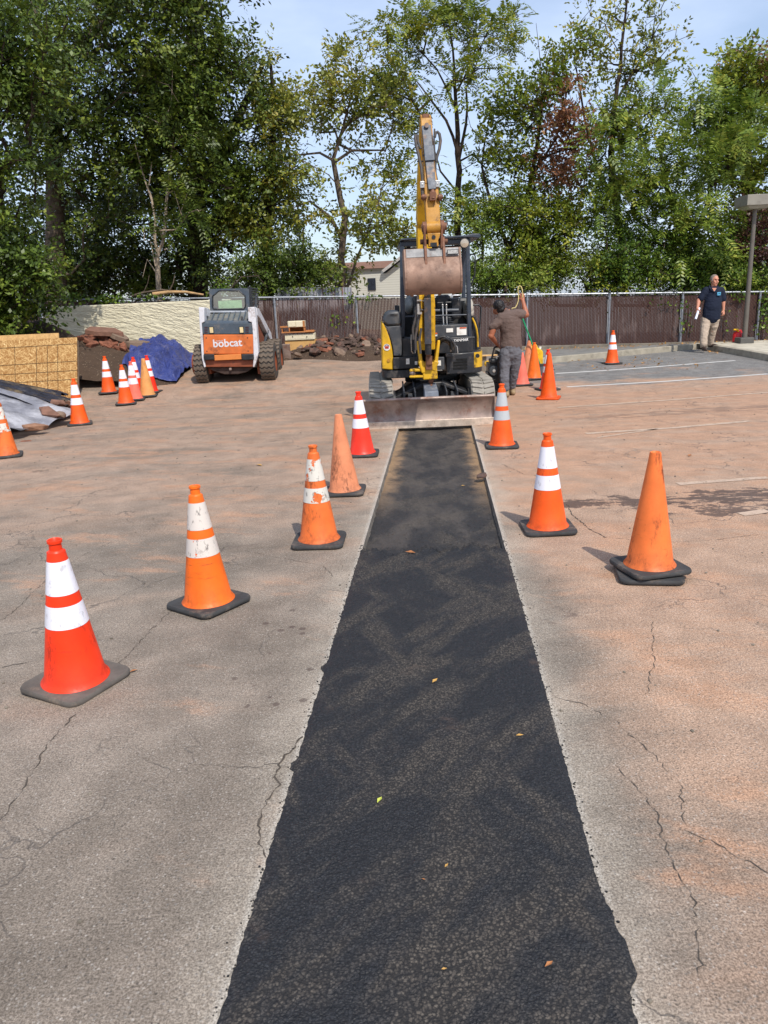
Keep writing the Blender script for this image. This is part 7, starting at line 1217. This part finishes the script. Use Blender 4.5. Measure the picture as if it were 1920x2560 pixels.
# fallen branches behind the cream wall
for lab, pts, r_ in (('pale splintered log lying on top of the fence behind the cream wall', ((330, 636, 20.3), (365, 631, 20.35), (402, 631, 20.3), (440, 637, 20.3)), .055), ('thin bare branch sticking up right behind the loader', ((448, 634, 20.2), (500, 622, 20.3), (522, 598, 20.4), (560, 596, 20.5)), .022), ('crooked branch lying along the fence top left of the loader', ((285, 640, 20.3), (310, 632, 20.3), (350, 626, 20.4), (420, 634, 20.3)), .035)):
    p_ = [Pd(*a) for a in pts]; th_ = thing('fallen_branch', p_[0], lab, 'branch'); mb = MB(); mb.tube(p_, [r_*(1-.18*i) for i in range(len(p_))], 8); obj('branch_wood', mb, pbr('split_wood', srgb(176, 142, 100), .85, 0, .25, 10, srgb(96, 78, 60), .7, 6) if r_ > .05 else M_bark, th_, smooth=50); mb = MB(); mb.tube([p_[1], p_[1]+Vector((.15, -.05, .22)), p_[1]+Vector((.2, .0, .42))], [r_*.4, r_*.3, r_*.15], 5); obj('twig', mb, M_bark, th_)
# litter
Lf = [pbr('dry_leaf_yellow', srgb(186, 144, 76), .7, 0, .2, 30), pbr('dry_leaf_orange', srgb(158, 104, 62), .7, 0, .2, 30), pbr('lime_leaf', srgb(190, 196, 84), .6, 0, .1, 30)]
def leaf(q, s_, m_, z):
    mb = MB(); a = random.uniform(0, 6.28); d = Vector((math.cos(a), math.sin(a), 0)); n_ = Vector((-d.y, d.x, 0)); c = Vector((q.x, q.y, z)); up_ = Vector((0, 0, 1))
    mb.add([c-d*s_, c-d*s_*.2+n_*s_*.42+up_*s_*.22, c+d*s_*.95+up_*s_*.12, c-d*s_*.1-n_*s_*.42+up_*s_*.15, c+d*s_*.1+up_*s_*.02], [(0, 4, 1), (4, 2, 1), (0, 3, 4), (4, 3, 2)]); return obj('fallen_leaf', mb, m_)
for x, y, s_, k, lab in ((887, 1199, .045, 1, 'curled brown leaf upright on the black strip near its raised step'), (940, 1478, .022, 0, 'small yellow leaf in the middle of the black strip'), (820, 1738, .020, 2, 'lime green leaf piece on the black strip'), (1123, 1597, .016, 0, 'tiny yellow scrap by the right half of the black strip'), (1185, 2095, .016, 1, 'brown leaf scrap at the lower right of the black strip'), (965, 1880, .010, 0, 'yellow crumb left of centre low on the black strip'), (915, 1910, .007, 1, 'pinkish crumb just below the yellow crumb'), (960, 2105, .008, 0, 'yellow crumb near the bottom of the black strip'), (560, 1006, .05, 0, 'yellow leaf lying alone on the dusty ground left of the cones'), (1490, 985, .045, 1, 'brown leaf lying on the red ground at right'), (1000, 1040, .02, 0, 'pale chip on the far part of the black strip'), (288, 1452, .025, 1, 'pale twig at the corner of the nearest cone base')):
    q = Gd(x, y); s, t = (q.x-TO[0])*math.cos(TA)-(q.y-TO[1])*math.sin(TA), (q.y-TO[1]); z = (.018 if t < T_STEP else -.04) if abs(s) < HW else .006; tag(leaf(q, s_, Lf[k], z), lab, 'leaf')
pts = []
for i in range(420):
    x = random.uniform(3.6, 13); y = FY-.25-abs(random.gauss(0, .28)); pts.append((x, y, gz(x, y)+KH+.0))
for i in range(90): q = Gd(random.uniform(1220, 1530), random.uniform(775, 800)); pts.append((q.x, q.y, gz(q.x, q.y)+.006))
for i in range(50): q = Gd(random.gauss(1545, 9), random.gauss(760, 2)); pts.append((q.x, q.y, gz(q.x, q.y)+.006))
v = leaf_quads(np.array(pts), .07, .6, 0, 1.5); v[:, 2] = np.maximum(v[:, 2], np.repeat(np.array(pts)[:, 2], 4)+.003); ll = npmesh('leaf_litter', v, quads(len(v)), mat_leaf('litter_leaves', Lc((150, 110, 60), (176, 128, 72), (196, 150, 90), (130, 90, 56)))); tag(ll, 'scattered dry leaves along the kerb and fence', 'leaf litter', None, 'stuff')
pts = []
for i in range(520):
    s = random.choice((-1, 1))*(HW+abs(random.gauss(.006, .012))); t_ = random.uniform(-.3, T_STEP+.2); pts.append((*st2xy(s, t_), random.uniform(.003, .009)))
for i in range(260): t_ = random.uniform(T_STEP-.1, T_STEP+.9); pts.append((*st2xy(random.uniform(-.46, .46), t_), random.uniform(.004, .010)-.05*sst(T_STEP, T_STEP+.25, t_)))
mb = MB()
for x, y, z in pts:
    r_ = random.uniform(.0018, .0045); mb.ball((x, y, z if z < 0 else r_*.5), r_*random.uniform(.8, 1.4), r_, r_*.7, Matrix.Rotation(random.uniform(0, 3), 3, 'Z'), 5, 4)
tag(obj('asphalt_crumbs', mb, M_fresh), 'loose black asphalt crumbs along the edges of the fresh strip', 'crumbs', None, 'stuff')
mb = MB()
for i in range(700):
    x = random.uniform(-5, 7); y = random.uniform(1.2, 14)
    if abs((x-TO[0])*math.cos(TA)-(y-TO[1])*math.sin(TA)) < HW+.02: continue
    r_ = random.uniform(.003, .008)*(1 if y < 6 else 1.1); mb.ball((x, y, gz(x, y)+r_*.4), r_*1.3, r_, r_*.8, Matrix.Rotation(random.uniform(0, 3), 3, 'Z'), 5, 4)
tag(obj('gravel', mb, M_conc2), 'loose grit on the old asphalt', 'grit', None, 'stuff')
for q, lab in ((Gd(1040, 1030), 'grey rag of torn felt at the right rim of the black strip'),):
    mb = MB()
    for i in range(5): c = (q.x+random.uniform(-.05, .10), q.y+random.uniform(-.12, .12), .012); mb.add(chunk(c, .07, .05, .014, (random.uniform(-25, 25), random.uniform(-25, 25), random.uniform(0, 180)), True).v, chunk(c, .07, .05, .014, (0, 0, 0), True).f) if False else None
    o = obj('asphalt_flake', chunk((q.x, q.y, .012), .075, .05, .008, (4, -8, 60), True), M_dkch, bevel=.003); tag(o, 'broken asphalt flake at the right rim of the black strip', 'flake')
